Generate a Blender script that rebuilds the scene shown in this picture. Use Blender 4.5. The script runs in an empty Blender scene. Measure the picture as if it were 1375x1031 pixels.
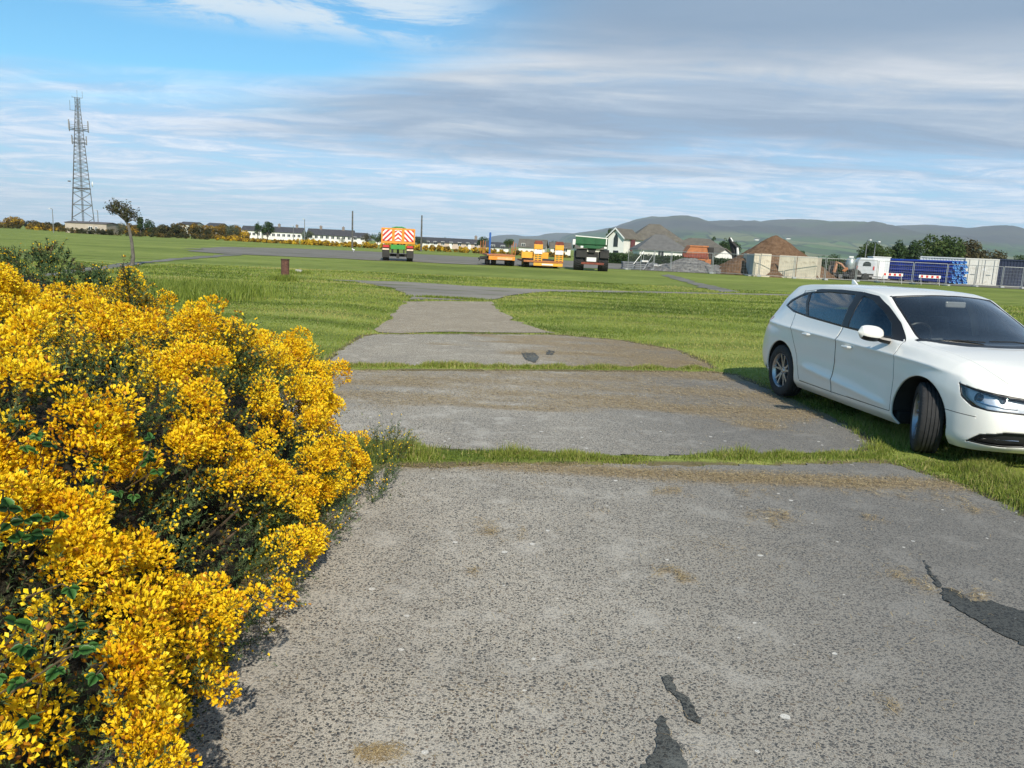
import bpy, bmesh, math, random
import numpy as np
from mathutils import Vector, Matrix

SC = bpy.context.scene
COL = SC.collection
R = math.radians
PI = math.pi
random.seed(7)
RNG = np.random.default_rng(7)

# ------------------------------------------------------------------ camera
CAM_H, PITCH, ROLL, FPX, PW, PH = 1.68, R(10.0), R(2.69), 1045.0, 1375.0, 1031.0
cam = bpy.data.cameras.new('camera')
cam.sensor_width = 36.0
cam.sensor_fit = 'HORIZONTAL'
cam.lens = 36.0 * FPX / PW
cam.clip_start = 0.05
cam.clip_end = 40000
camo = bpy.data.objects.new('camera', cam)
COL.objects.link(camo)
_X = Vector((1, 0, 0))
_Z = Vector((0, math.sin(PITCH), math.cos(PITCH)))
_F = Vector((0, math.cos(PITCH), -math.sin(PITCH)))
_Rt = _X * math.cos(ROLL) + _Z * math.sin(ROLL)
_Up = -_X * math.sin(ROLL) + _Z * math.cos(ROLL)
m4 = Matrix.Identity(4)
for i in range(3):
    m4[i][0], m4[i][1], m4[i][2] = _Rt[i], _Up[i], -_F[i]
m4[2][3] = CAM_H
camo.matrix_world = m4
SC.camera = camo

# ------------------------------------------------------------------ light
SUN_EL, SUN_AZ = R(37), R(169)            # azimuth clockwise from +Y: low sun behind the viewer, a little to the right
SUN_DIR = Vector((math.sin(SUN_AZ) * math.cos(SUN_EL), math.cos(SUN_AZ) * math.cos(SUN_EL), math.sin(SUN_EL)))
sl = bpy.data.lights.new('sun', 'SUN')
sl.energy = 4.4
sl.angle = R(0.6)
sl.color = (1.0, 0.93, 0.80)
so = bpy.data.objects.new('sun', sl)
COL.objects.link(so)
so.rotation_euler = SUN_DIR.to_track_quat('Z', 'Y').to_euler()
so.location = (0, 0, 60)

SC.view_settings.view_transform = 'Standard'
SC.view_settings.look = 'None'
SC.view_settings.gamma = 1.0
SC.view_settings.exposure = 0.28

# ------------------------------------------------------------------ node helper
class NT:
    def __init__(s, tree):
        s.t = tree
        s.n = tree.nodes
        s.l = tree.links
    def add(s, typ, **kw):
        nd = s.n.new(typ)
        for k, v in kw.items():
            setattr(nd, k, v)
        return nd
    def put(s, sock, v):
        if v is None:
            return
        if isinstance(v, bpy.types.NodeSocket):
            s.l.new(v, sock)
        else:
            if isinstance(v, (tuple, list)) and len(v) == 3 and len(getattr(sock, 'default_value', (0,))) == 4:
                v = (*v, 1.0)
            sock.default_value = v
    def math(s, op, a, b=None, c=None, clamp=False):
        nd = s.add('ShaderNodeMath', operation=op)
        nd.use_clamp = clamp
        s.put(nd.inputs[0], a)
        s.put(nd.inputs[1], b)
        s.put(nd.inputs[2], c)
        return nd.outputs[0]
    def mix(s, f, a, b, mode='MIX'):
        nd = s.add('ShaderNodeMix', data_type='RGBA', blend_type=mode)
        s.put(nd.inputs['Factor'], f)
        s.put([i for i in nd.inputs if i.name == 'A' and i.type == 'RGBA'][0], a)
        s.put([i for i in nd.inputs if i.name == 'B' and i.type == 'RGBA'][0], b)
        return [o for o in nd.outputs if o.type == 'RGBA'][0]
    def rng(s, v, a, b, c=0.0, d=1.0, smooth=True):
        nd = s.add('ShaderNodeMapRange')
        nd.interpolation_type = 'SMOOTHSTEP' if smooth else 'LINEAR'
        for i, x in enumerate((v, a, b, c, d)):
            s.put(nd.inputs[i], x)
        return nd.outputs[0]
    def ramp(s, f, stops, interp='LINEAR'):
        nd = s.add('ShaderNodeValToRGB')
        cr = nd.color_ramp
        cr.interpolation = interp
        while len(cr.elements) < len(stops):
            cr.elements.new(0.5)
        for e, (p, c) in zip(cr.elements, stops):
            e.position = p
            e.color = (*c, 1.0) if len(c) == 3 else c
        s.put(nd.inputs[0], f)
        return nd.outputs[0]
    def noise(s, vec, scale, detail=3.0, rough=0.55, dist=0.0, out=0):
        nd = s.add('ShaderNodeTexNoise')
        s.put(nd.inputs['Vector'], vec)
        s.put(nd.inputs['Scale'], scale)
        s.put(nd.inputs['Detail'], detail)
        s.put(nd.inputs['Roughness'], rough)
        s.put(nd.inputs['Distortion'], dist)
        return nd.outputs[out]
    def voro(s, vec, scale, feature='F1', rnd=1.0):
        nd = s.add('ShaderNodeTexVoronoi', feature=feature)
        s.put(nd.inputs['Vector'], vec)
        s.put(nd.inputs['Scale'], scale)
        s.put(nd.inputs['Randomness'], rnd)
        return nd
    def mapping(s, vec, loc=(0, 0, 0), rot=(0, 0, 0), scale=(1, 1, 1)):
        nd = s.add('ShaderNodeMapping')
        s.put(nd.inputs[0], vec)
        nd.inputs[1].default_value = loc
        nd.inputs[2].default_value = rot
        nd.inputs[3].default_value = scale
        return nd.outputs[0]

# ------------------------------------------------------------------ sky (Nishita + procedural cloud)
world = bpy.data.worlds.new('World')
SC.world = world
world.use_nodes = True
w = NT(world.node_tree)
w.n.clear()
sky = w.add('ShaderNodeTexSky', sky_type='NISHITA')
sky.sun_disc = False
sky.sun_elevation = SUN_EL
sky.sun_rotation = SUN_AZ
sky.altitude = 0
sky.air_density = 1.0
sky.dust_density = 0.6
sky.ozone_density = 2.5
tc = w.add('ShaderNodeTexCoord').outputs['Generated']
sep = w.add('ShaderNodeSeparateXYZ')
w.put(sep.inputs[0], tc)
dx, dy, dz = sep.outputs
az = w.math('ARCTAN2', dx, dy)                       # 0 ahead, + right
el = w.math('ARCSINE', dz)
cv = w.add('ShaderNodeCombineXYZ')
inv = w.math('DIVIDE', 1.0, w.math('ADD', w.math('MAXIMUM', dz, 0.0), 0.055))
w.put(cv.inputs[0], w.math('MULTIPLY', dx, inv))
w.put(cv.inputs[1], w.math('MULTIPLY', dy, inv))
pc = cv.outputs[0]                                   # flat cloud-deck coordinates
# warp a little so streaks wave
wn = w.noise(pc, 0.35, 2.0, 0.5, 0, 1)
pcw = w.add('ShaderNodeVectorMath', operation='MULTIPLY_ADD')
w.put(pcw.inputs[0], wn); pcw.inputs[1].default_value = (1.3, 1.3, 0); w.put(pcw.inputs[2], pc)
pcw = pcw.outputs[0]
streak = w.noise(w.mapping(pcw, rot=(0, 0, R(8)), scale=(0.28, 0.95, 1)), 1.0, 7.0, 0.58, 0.3)
fine = w.noise(w.mapping(pcw, loc=(3, 1, 0), rot=(0, 0, R(14)), scale=(0.75, 2.6, 1)), 1.0, 6.0, 0.6, 0.4)
soft = w.noise(w.mapping(pcw, loc=(9, 4, 0), rot=(0, 0, R(5)), scale=(0.16, 0.42, 1)), 1.0, 4.0, 0.5, 0.2)
skyc = w.mix(1.0, sky.outputs[0], (0.58, 1.05, 1.15), 'MULTIPLY')
# noises used as soft edges
bank_n = w.math('MULTIPLY', w.math('SUBTRACT', soft, 0.5), 0.30)
fine_n = w.math('MULTIPLY', w.math('SUBTRACT', streak, 0.5), 0.22)
rip = w.noise(w.mapping(pc, loc=(2, 7, 0), rot=(0, 0, R(10)), scale=(1.3, 1.7, 1)), 1.0, 9.0, 0.72, 0.8)
mixn = w.math('ADD', w.math('MULTIPLY', fine, 0.28), w.math('ADD', w.math('MULTIPLY', streak, 0.22), w.math('MULTIPLY', rip, 0.50)))
# pale rippled deck low down, climbing towards the right
e1 = w.math('SUBTRACT', w.math('ADD', el, w.math('ADD', fine_n, bank_n)), w.math('MULTIPLY', az, 0.12))
m1 = w.rng(e1, 0.235, 0.135)
d1 = w.mix(w.rng(mixn, 0.43, 0.60), (3.3, 4.8, 6.9), (6.8, 7.3, 8.1))
c1 = w.mix(w.math('MULTIPLY', m1, w.rng(mixn, 0.38, 0.55, 0.62, 0.96)), skyc, d1)
# broad streaked grey deck across the middle and right
a2 = w.math('ADD', az, w.math('MULTIPLY', fine_n, 3.2))
m2 = w.math('MULTIPLY', w.rng(a2, -0.46, -0.08), w.rng(w.math('ADD', el, w.math('MULTIPLY', fine_n, 0.6)), 0.085, 0.135))
top2 = w.math('SUBTRACT', w.math('ADD', el, w.math('ADD', bank_n, fine_n)), w.math('MULTIPLY', az, 0.35))
m2 = w.math('MULTIPLY', m2, w.rng(top2, 0.315, 0.235))
mx2 = w.math('ADD', w.math('MULTIPLY', streak, 0.5), w.math('ADD', w.math('MULTIPLY', fine, 0.3), w.math('MULTIPLY', rip, 0.2)))
hi2 = w.rng(w.math('ADD', el, bank_n), 0.15, 0.22, -0.07, 0.06, smooth=False)
d2 = w.ramp(w.math('ADD', mx2, hi2), [(0.40, (2.35, 3.15, 4.3)), (0.48, (3.3, 4.1, 5.15)), (0.57, (5.0, 5.4, 5.9)), (0.64, (6.6, 6.7, 6.9))])
c1 = w.mix(w.math('MULTIPLY', m2, w.rng(mixn, 0.36, 0.50, 0.78, 0.98)), c1, d2)
# heavy blue-grey bank top right
eb = w.math('ADD', w.math('ADD', el, w.math('MULTIPLY', bank_n, 0.5)), w.math('MULTIPLY', fine_n, 0.5))
bank = w.math('MULTIPLY', w.rng(eb, 0.200, 0.285), w.rng(w.math('ADD', az, w.math('ADD', w.math('MULTIPLY', bank_n, 2.0), w.math('MULTIPLY', fine_n, 2.5))), -0.16, 0.22))
c1 = w.mix(w.math('MULTIPLY', bank, 0.95), c1, w.mix(w.rng(w.math('ADD', w.math('MULTIPLY', soft, .6), w.math('MULTIPLY', streak, .4)), .38, .62), (1.15, 1.95, 3.15), (2.1, 2.95, 4.1)))
# small bright puffs in the blue at upper left
pf = w.math('MULTIPLY', w.rng(w.math('ADD', w.math('MULTIPLY', fine, 0.45), w.math('MULTIPLY', rip, 0.55)), 0.445, 0.54), w.rng(el, 0.215, 0.250))
pf = w.math('MULTIPLY', pf, w.math('MULTIPLY', w.rng(az, 0.0, -0.14), w.rng(az, -0.56, -0.42)))
c1 = w.mix(w.math('MULTIPLY', pf, 0.8), c1, (6.0, 6.6, 7.0))
bg = w.add('ShaderNodeBackground')
w.put(bg.inputs[0], c1)
bg.inputs[1].default_value = 0.11
wo = w.add('ShaderNodeOutputWorld')
w.l.new(bg.outputs[0], wo.inputs[0])

# ------------------------------------------------------------------ pixel -> place
def ray(u, v):
    a, b = u - PW / 2, v - PH / 2
    cr, sr = math.cos(ROLL), math.sin(ROLL)
    x = a * cr + b * sr
    y = -a * sr + b * cr
    c, s = math.cos(PITCH), math.sin(PITCH)
    X, Y, Z = x / FPX, 1.0, -y / FPX
    return Vector((X, Y * c + Z * s, -Y * s + Z * c))
def G(u, v, z=0.0):                     # the point of height z seen at that pixel
    d = ray(u, v)
    t = (z - CAM_H) / d.z
    return Vector((d.x * t, d.y * t, z))
def P(u, v, Y):                         # the point at depth Y seen at that pixel
    d = ray(u, v)
    t = Y / d.y
    return Vector((d.x * t, Y, CAM_H + d.z * t))
def base(u, v, Y):
    p = P(u, v, Y)
    return Vector((p.x, Y, 0.0))
# ------------------------------------------------------------------ materials
def new_mat(name):
    m = bpy.data.materials.new(name)
    m.use_nodes = True
    n = NT(m.node_tree)
    n.n.clear()
    out = n.add('ShaderNodeOutputMaterial')
    return m, n, out
def princ(n, out, col, rough=0.6, metal=0.0, spec=None, coat=0.0, nrm=None, **kw):
    p = n.add('ShaderNodeBsdfPrincipled')
    n.put(p.inputs['Base Color'], col)
    n.put(p.inputs['Roughness'], rough)
    n.put(p.inputs['Metallic'], metal)
    if spec is not None:
        n.put(p.inputs['Specular IOR Level'], spec)
    if coat:
        n.put(p.inputs['Coat Weight'], coat)
        n.put(p.inputs['Coat Roughness'], 0.04)
    if nrm is not None:
        n.put(p.inputs['Normal'], nrm)
    for k, v in kw.items():
        n.put(p.inputs[k], v)
    n.l.new(p.outputs[0], out.inputs[0])
    return p
def bump(n, h, strength=0.3, dist=0.02):
    b = n.add('ShaderNodeBump')
    n.put(b.inputs['Height'], h)
    b.inputs['Strength'].default_value = strength
    b.inputs['Distance'].default_value = dist
    return b.outputs[0]
MATS = {}
def pm(name, col, rough=0.6, var=0.18, scale=3.0, metal=0.0, bmp=0.0, coat=0.0, dirt=None):
    """plain painted or raw surface with uneven tone and optional dirt colour"""
    if name in MATS:
        return MATS[name]
    m, n, out = new_mat(name)
    oc = n.add('ShaderNodeTexCoord').outputs['Object']
    ns = n.noise(oc, scale, 5.0, 0.6)
    lo = tuple(c * (1 - var) for c in col)
    hi = tuple(min(1, c * (1 + var)) for c in col)
    c = n.mix(n.rng(ns, 0.3, 0.7), lo, hi)
    if dirt:
        d = n.noise(oc, scale * 2.3, 6.0, 0.65, 0.4)
        c = n.mix(n.rng(d, 0.52, 0.72, 0, 0.75), c, dirt)
    nr = bump(n, n.noise(oc, scale * 12, 4.0, 0.6), bmp, 0.02) if bmp else None
    princ(n, out, c, n.math('ADD', rough - 0.05, n.math('MULTIPLY', ns, 0.12)), metal, coat=coat, nrm=nr)
    MATS[name] = m
    return m
def leafmat(name, stops, rough=0.55, trans=0.25):
    if name in MATS:
        return MATS[name]
    m, n, out = new_mat(name)
    a = n.add('ShaderNodeAttribute', attribute_name='rnd')
    k = len(stops)
    c = n.ramp(a.outputs['Fac'], [(i / (k - 1), s) for i, s in enumerate(stops)])
    p = n.add('ShaderNodeBsdfPrincipled')
    n.put(p.inputs['Base Color'], c)
    n.put(p.inputs['Roughness'], rough)
    n.put(p.inputs['Specular IOR Level'], 0.25)
    t = n.add('ShaderNodeBsdfTranslucent')
    n.put(t.inputs[0], c)
    mx = n.add('ShaderNodeMixShader')
    mx.inputs[0].default_value = trans
    n.l.new(p.outputs[0], mx.inputs[1])
    n.l.new(t.outputs[0], mx.inputs[2])
    n.l.new(mx.outputs[0], out.inputs[0])
    MATS[name] = m
    return m

# ------------------------------------------------------------------ objects
def link(o, parent=None):
    COL.objects.link(o)
    if parent is not None:
        o.parent = parent
    return o
def tag(o, label=None, cat=None, group=None, kind=None):
    if label: o['label'] = label
    if cat: o['category'] = cat
    if group: o['group'] = group
    if kind: o['kind'] = kind
    return o
def empty(name, loc=(0, 0, 0), rz=0.0, label=None, cat=None, group=None):
    o = bpy.data.objects.new(name, None)
    o.empty_display_size = 0.2
    o.location = loc
    o.rotation_euler = (0, 0, rz)
    link(o)
    return tag(o, label, cat, group)
def np_mesh(name, verts, faces, mats, parent=None, rnd=None, smooth=False, fmat=None):
    """verts (n,3), faces (m,k) of one size -> one object"""
    verts = np.asarray(verts, np.float32)
    faces = np.asarray(faces, np.int32)
    me = bpy.data.meshes.new(name)
    k = faces.shape[1]
    me.vertices.add(len(verts))
    me.vertices.foreach_set('co', verts.ravel())
    me.loops.add(faces.size)
    me.loops.foreach_set('vertex_index', faces.ravel())
    me.polygons.add(len(faces))
    me.polygons.foreach_set('loop_start', np.arange(0, faces.size, k, dtype=np.int32))
    if fmat is not None:
        me.polygons.foreach_set('material_index', np.asarray(fmat, np.int32))
    if smooth:
        me.polygons.foreach_set('use_smooth', np.ones(len(faces), bool))
    me.update(calc_edges=True)
    me.validate()
    for m in (mats if isinstance(mats, (list, tuple)) else [mats]):
        me.materials.append(m)
    if rnd is not None:
        at = me.attributes.new('rnd', 'FLOAT', 'POINT')
        at.data.foreach_set('value', np.asarray(rnd, np.float32))
    return link(bpy.data.objects.new(name, me), parent)

class MB:
    """collects shapes, builds them as one mesh object"""
    def __init__(s, M=None):
        s.v, s.f, s.m = [], [], []
        s.mi = 0
        s.M = M or Matrix.Identity(4)
    def _add(s, vs, fs):
        b = len(s.v)
        s.v += [s.M @ Vector(v) for v in vs]
        for f in fs:
            s.f.append([i + b for i in f])
            s.m.append(s.mi)
        return s
    def box(s, c, d, rz=0.0, rot=None):
        hx, hy, hz = d[0] / 2, d[1] / 2, d[2] / 2
        m = Matrix.Translation(c) @ (rot.to_4x4() if rot else Matrix.Rotation(rz, 4, 'Z'))
        vs = [m @ Vector((x * hx, y * hy, z * hz)) for x in (-1, 1) for y in (-1, 1) for z in (-1, 1)]
        return s._add(vs, [(0, 1, 3, 2), (4, 6, 7, 5), (0, 4, 5, 1), (2, 3, 7, 6), (0, 2, 6, 4), (1, 5, 7, 3)])
    def bb(s, x0, x1, y0, y1, z0, z1):
        return s.box(((x0 + x1) / 2, (y0 + y1) / 2, (z0 + z1) / 2), (abs(x1 - x0), abs(y1 - y0), abs(z1 - z0)))
    def tube(s, pts, r, n=6, cap=True):
        pts = [Vector(p) for p in pts]
        rs = r if isinstance(r, (list, tuple)) else [r] * len(pts)
        vs, fs = [], []
        ref = Vector((0, 0, 1)) if abs((pts[-1] - pts[0]).normalized().z) < 0.9 else Vector((1, 0, 0))
        for i, p in enumerate(pts):
            t = (pts[min(i + 1, len(pts) - 1)] - pts[max(i - 1, 0)]).normalized()
            a = t.cross(ref).normalized()
            b = t.cross(a)
            for k in range(n):
                an = 2 * PI * k / n
                vs.append(p + (a * math.cos(an) + b * math.sin(an)) * rs[i])
        for i in range(len(pts) - 1):
            for k in range(n):
                k2 = (k + 1) % n
                fs.append((i * n + k, (i + 1) * n + k, (i + 1) * n + k2, i * n + k2))
        if cap:
            fs.append(tuple(range(n)))
            fs.append(tuple((len(pts) - 1) * n + k for k in reversed(range(n))))
        return s._add(vs, fs)
    def prism(s, poly, vec):
        """closed 3-D polygon swept along vec"""
        vec = Vector(vec)
        n = len(poly)
        a = [Vector(p) for p in poly]
        nn = Vector((0, 0, 0))
        for i in range(n):
            nn += a[i].cross(a[(i + 1) % n])
        if nn.dot(vec) > 0:
            a = a[::-1]
        vs = a + [p + vec for p in a]
        fs = [tuple(range(n)), tuple(range(2 * n - 1, n - 1, -1))]
        fs += [(i, n + i, n + (i + 1) % n, (i + 1) % n) for i in range(n)]
        fs[2:] = [tuple(reversed(f)) for f in fs[2:]]
        return s._add(vs, fs)
    def face(s, poly):
        return s._add(poly, [tuple(range(len(poly)))])
    def lathe(s, prof, n=24, axis='Z', c=(0, 0, 0), close=False):
        vs, fs = [], []
        c = Vector(c)
        for (r, z) in prof:
            for k in range(n):
                a = 2 * PI * k / n
                p = (r * math.cos(a), r * math.sin(a), z)
                if axis == 'Y': p = (p[0], p[2], p[1])
                if axis == 'X': p = (p[2], p[0], p[1])
                vs.append(c + Vector(p))
        m = len(prof)
        for i in range(m if close else m - 1):
            for k in range(n):
                k2, j = (k + 1) % n, (i + 1) % m
                fs.append((i * n + k, i * n + k2, j * n + k2, j * n + k))
        return s._add(vs, fs)
    def build(s, name, mats, parent=None, smooth=False, bevel=0.0, angle=35):
        me = bpy.data.meshes.new(name)
        me.from_pydata([tuple(v) for v in s.v], [], s.f)
        for m in (mats if isinstance(mats, (list, tuple)) else [mats]):
            me.materials.append(m)
        me.polygons.foreach_set('material_index', s.m)
        if smooth:
            me.polygons.foreach_set('use_smooth', [True] * len(me.polygons))
        me.update()
        bm = bmesh.new()
        bm.from_mesh(me)
        bmesh.ops.recalc_face_normals(bm, faces=bm.faces)
        bm.to_mesh(me)
        bm.free()
        if smooth:
            try:
                me.set_sharp_from_angle(angle=R(angle))
            except Exception:
                pass
        o = link(bpy.data.objects.new(name, me), parent)
        if bevel:
            b = o.modifiers.new('bevel', 'BEVEL')
            b.width = bevel
            b.segments = 2
            b.limit_method = 'ANGLE'
            b.angle_limit = R(40)
        return o
def copy_tree(o, parent=None):
    kids = [c for c in COL.objects if c.parent is o]
    c = o.copy()
    COL.objects.link(c)
    c.parent = parent
    for k in kids:
        copy_tree(k, c)
    return c

# ------------------------------------------------------------------ value noise for placement
def _h(ix, iy, iz, seed):
    n = (ix * 374761393 + iy * 668265263 + iz * 2147483647 + seed * 974711) & 0xffffffff
    n = ((n ^ (n >> 13)) * 1274126177) & 0xffffffff
    n = n ^ (n >> 16)
    return (n & 0xffffff) / float(0xffffff)
def vnoise(p, scale=1.0, seed=0, octaves=1):
    p = np.asarray(p, float)
    if p.shape[1] == 2:
        p = np.column_stack([p, np.zeros(len(p))])
    tot, amp, s = 0.0, 1.0, 0.0
    for o in range(octaves):
        q = p * scale * (2 ** o)
        i = np.floor(q).astype(np.int64)
        f = q - i
        f = f * f * (3 - 2 * f)
        r = 0.0
        for a in (0, 1):
            for b in (0, 1):
                for c in (0, 1):
                    wgt = (f[:, 0] if a else 1 - f[:, 0]) * (f[:, 1] if b else 1 - f[:, 1]) * (f[:, 2] if c else 1 - f[:, 2])
                    r = r + wgt * _h(i[:, 0] + a, i[:, 1] + b, i[:, 2] + c, seed + o)
        tot = tot + r * amp
        s += amp
        amp *= 0.5
    return tot / s
def sdf_poly(x, y, poly):
    """signed distance, negative inside"""
    x = np.asarray(x, float); y = np.asarray(y, float)
    d = np.full(x.shape, 1e18)
    inside = np.zeros(x.shape, bool)
    n = len(poly)
    for i in range(n):
        ax, ay = poly[i]; bx, by = poly[(i + 1) % n]
        ex, ey = bx - ax, by - ay
        wx, wy = x - ax, y - ay
        t = np.clip((wx * ex + wy * ey) / (ex * ex + ey * ey + 1e-12), 0, 1)
        d = np.minimum(d, (wx - ex * t) ** 2 + (wy - ey * t) ** 2)
        c = ((ay <= y) & (by > y)) | ((by <= y) & (ay > y))
        xi = ax + (y - ay) / np.where(ey == 0, 1e-12, ey) * ex
        inside ^= c & (x < xi)
    d = np.sqrt(d)
    return np.where(inside, -d, d)
def sstep(v, a, b):
    t = np.clip((v - a) / (b - a), 0, 1)
    return t * t * (3 - 2 * t)
# ------------------------------------------------------------------ ground layout (metres, seen from 1.68 m up)
def GP(*px): return [tuple(G(u, v).xy) for u, v in px]
SLAB1 = [(-1.5, -4), (-1.5, 1.5), (-1.15, 3.8), (-1.0, 5.2)] + GP((523, 628), (640, 627), (850, 626), (1040, 627), (1190, 623), (1290, 655), (1375, 695)) + [(4.0, 3.2), (4.6, -4)]
SLAB2 = [(-2.5, 8.0), (-2.1, 6.4)] + GP((500, 592), (600, 602), (850, 609), (1060, 607), (1175, 604), (1150, 580), (1100, 556), (1025, 521), (985, 504), (955, 500.5), (700, 498.5), (455, 498))
SLAB3 = GP((440, 491), (700, 492), (955, 495), (940, 485), (905, 470), (830, 457), (745, 449.5), (640, 449), (508, 449), (490, 451), (452, 478))
SLAB4 = GP((508, 446.5), (640, 446.5), (745, 447.3), (718, 441), (690, 430), (668, 415), (660, 405.5), (600, 404.5), (545, 405), (538, 412), (524, 426), (510, 440))
CROSS = GP((548, 402.5), (600, 402.5), (662, 403), (676, 399), (700, 395), (735, 391.5), (900, 394), (1060, 397), (1200, 402), (1200, 400.5), (1060, 395.6), (900, 392.3), (735, 389), (700, 388), (620, 383.5), (550, 379), (480, 376.6), (440, 375.6), (440, 376.4), (480, 378.6), (520, 386), (545, 394), (556, 399))
RSTRIP = GP((886, 369), (900, 368.5), (940, 380), (992, 392), (975, 392.5), (940, 386))
LTRACK = GP((60, 368), (140, 357), (200, 350.5), (262, 344.5), (330, 340), (330, 342.5), (268, 347), (200, 353), (140, 361), (60, 373))
APRON = GP((268, 338), (300, 341), (400, 345), (500, 349.5), (640, 355.5), (830, 361.5), (1000, 369.5), (1200, 379.5), (1375, 388.5), (1500, 395), (1500, 376), (1375, 371.5), (1100, 359), (830, 352.5), (640, 345.5), (500, 338), (400, 333.8), (300, 331.5), (262, 334))

def jag(poly, step, amp, seed):
    rg = np.random.default_rng(seed)
    out = []
    n = len(poly)
    for i in range(n):
        a, b = Vector(poly[i]), Vector(poly[(i + 1) % n])
        k = max(1, int((b - a).length / step))
        for j in range(k):
            p = a.lerp(b, j / k)
            out.append((p.x + rg.normal(0, amp), p.y + rg.normal(0, amp * 1.3)))
    return out
CROSSJ = jag(CROSS, 0.7, 0.09, 1)
SLAB4J = jag(SLAB4, 0.4, 0.06, 2)
RSTRIPJ = jag(RSTRIP, 1.0, 0.12, 3)
LTRACKJ = jag(LTRACK, 1.2, 0.16, 4)
APRONJ = jag(APRON, 2.5, 0.5, 5)

def near_sdf(x, y):
    return np.minimum(np.minimum(sdf_poly(x, y, SLAB1), sdf_poly(x, y, SLAB2)), sdf_poly(x, y, SLAB3))
def pave_sdf(x, y):
    d = near_sdf(x, y)
    for p in (SLAB4J, CROSSJ, RSTRIPJ, LTRACKJ):
        d = np.minimum(d, sdf_poly(x, y, p))
    return d
def H(x, y):
    x = np.asarray(x, float); y = np.asarray(y, float)
    sh = x.shape
    x = x.ravel(); y = y.ravel()
    p = np.column_stack([x, y])
    z = np.zeros(len(x))
    near = (y < 20) & (np.abs(x) < 20)
    d = np.full(len(x), 9.0)
    d[near] = near_sdf(x[near], y[near])
    nz = (vnoise(p, 6.0, 3, 3) - 0.5) * 0.22 + (vnoise(p, 1.3, 8, 2) - 0.5) * 0.12
    z = -0.035 + 0.050 * sstep(d + nz, -0.04, 0.09) + 0.05 * sstep(d, 0.15, 2.2)
    z += (vnoise(p, 0.35, 21, 2) - 0.5) * 0.10 * sstep(d, 0.3, 3.0) * (1 - sstep(y, 22, 40))
    # far paving lies on level ground, so bring everything back to zero out there
    fl = sstep(y, 12.5, 14.1) * sstep(-pave_far(x, y), -1.6, -0.2) * sstep(d, .0, .15)
    z = z * (1 - fl)
    z = np.where(y > 40, z * 0.0, z)
    return z.reshape(sh)
def pave_far(x, y):
    d = np.full(x.shape, 9.0)
    m = (y > 12) & (y < 60)
    for p in (SLAB4J, CROSSJ, RSTRIPJ, LTRACKJ):
        d[m] = np.minimum(d[m], sdf_poly(x[m], y[m], p))
    return d
def Hz(x, y): return float(H(np.array([x]), np.array([y]))[0])

# ------------------------------------------------------------------ grass ground sheet
def grow(a, step, g, end):
    out = [a]
    while out[-1] < end:
        out.append(out[-1] + step)
        step *= g
    return out
gy = [-3000, -900, -250, -80, -25, -8, -3, 0, 0.8] + grow(1.2, 0.06, 1.0, 13.5) + grow(13.6, 0.09, 1.035, 14000)
xr = grow(0.0, 0.06, 1.0, 6.5)[1:]
xr += grow(xr[-1] + .07, 0.09, 1.05, 14000)
gx = [-v for v in reversed(xr)] + [0.0] + xr
GX, GY = np.meshgrid(np.array(gx), np.array(gy))
GZ = H(GX, GY)
nx, ny = len(gx), len(gy)
idx = np.arange(nx * ny).reshape(ny, nx)
fc = np.stack([idx[:-1, :-1], idx[:-1, 1:], idx[1:, 1:], idx[1:, :-1]], -1).reshape(-1, 4)

GREENS = dict(d=(0.074, 0.104, 0.017), m=(0.163, 0.212, 0.036), l=(0.29, 0.33, 0.08), y=(0.25, 0.22, 0.085))
def grass_mat():
    m, n, out = new_mat('grass_ground')
    pos = n.add('ShaderNodeNewGeometry').outputs['Position']
    big = n.noise(n.mapping(pos, scale=(0.045, 0.10, 1)), 1.0, 4.0, 0.55, 0.3)
    mid = n.noise(n.mapping(pos, scale=(0.5, 1.3, 1)), 1.0, 5.0, 0.6, 0.5)
    fin = n.noise(n.mapping(pos, scale=(7, 16, 7)), 1.0, 4.0, 0.7)
    vf = n.noise(pos, 70.0, 3.0, 0.7)
    # mown swathes
    wv = n.add('ShaderNodeTexWave', wave_type='BANDS', bands_direction='Y')
    n.put(wv.inputs['Vector'], n.mapping(pos, rot=(0, 0, R(4))))
    wv.inputs['Scale'].default_value = 0.17
    wv.inputs['Distortion'].default_value = 5.0
    wv.inputs['Detail'].default_value = 2.0
    wv.inputs['Detail Scale'].default_value = 0.35
    t = n.math('ADD', n.math('MULTIPLY', big, 0.34), n.math('MULTIPLY', mid, 0.30))
    t = n.math('ADD', t, n.math('MULTIPLY', fin, 0.25))
    t = n.math('ADD', t, n.math('MULTIPLY', wv.outputs['Fac'], 0.13))
    t = n.math('ADD', t, n.math('MULTIPLY', vf, 0.10))
    c = n.ramp(t, [(0.42, GREENS['d']), (0.54, GREENS['m']), (0.66, GREENS['l'])])
    yel = n.rng(n.noise(n.mapping(pos, loc=(5, 3, 0), scale=(0.25, 0.6, 1)), 1.0, 5.0, 0.7), 0.54, 0.72, 0, 0.55)
    c = n.mix(yel, c, GREENS['y'])
    so_ = n.add('ShaderNodeAttribute', attribute_name='soil').outputs['Fac']
    c = n.mix(n.rng(n.math('ADD', so_, n.math('MULTIPLY', n.math('SUBTRACT', vf, .5), 1.2)), .35, .7, 0, .9), c, n.mix(vf, (.06, .045, .028), (.20, .155, .10)))
    nr = bump(n, n.math('ADD', n.math('MULTIPLY', fin, 0.7), n.math('MULTIPLY', vf, 0.3)), 0.55, 0.06)
    princ(n, out, c, 0.85, 0, spec=0.15, nrm=nr)
    return m
M_GRASS = grass_mat()
ground = np_mesh('ground', np.column_stack([GX.ravel(), GY.ravel(), GZ.ravel()]), fc, M_GRASS, smooth=True)
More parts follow.
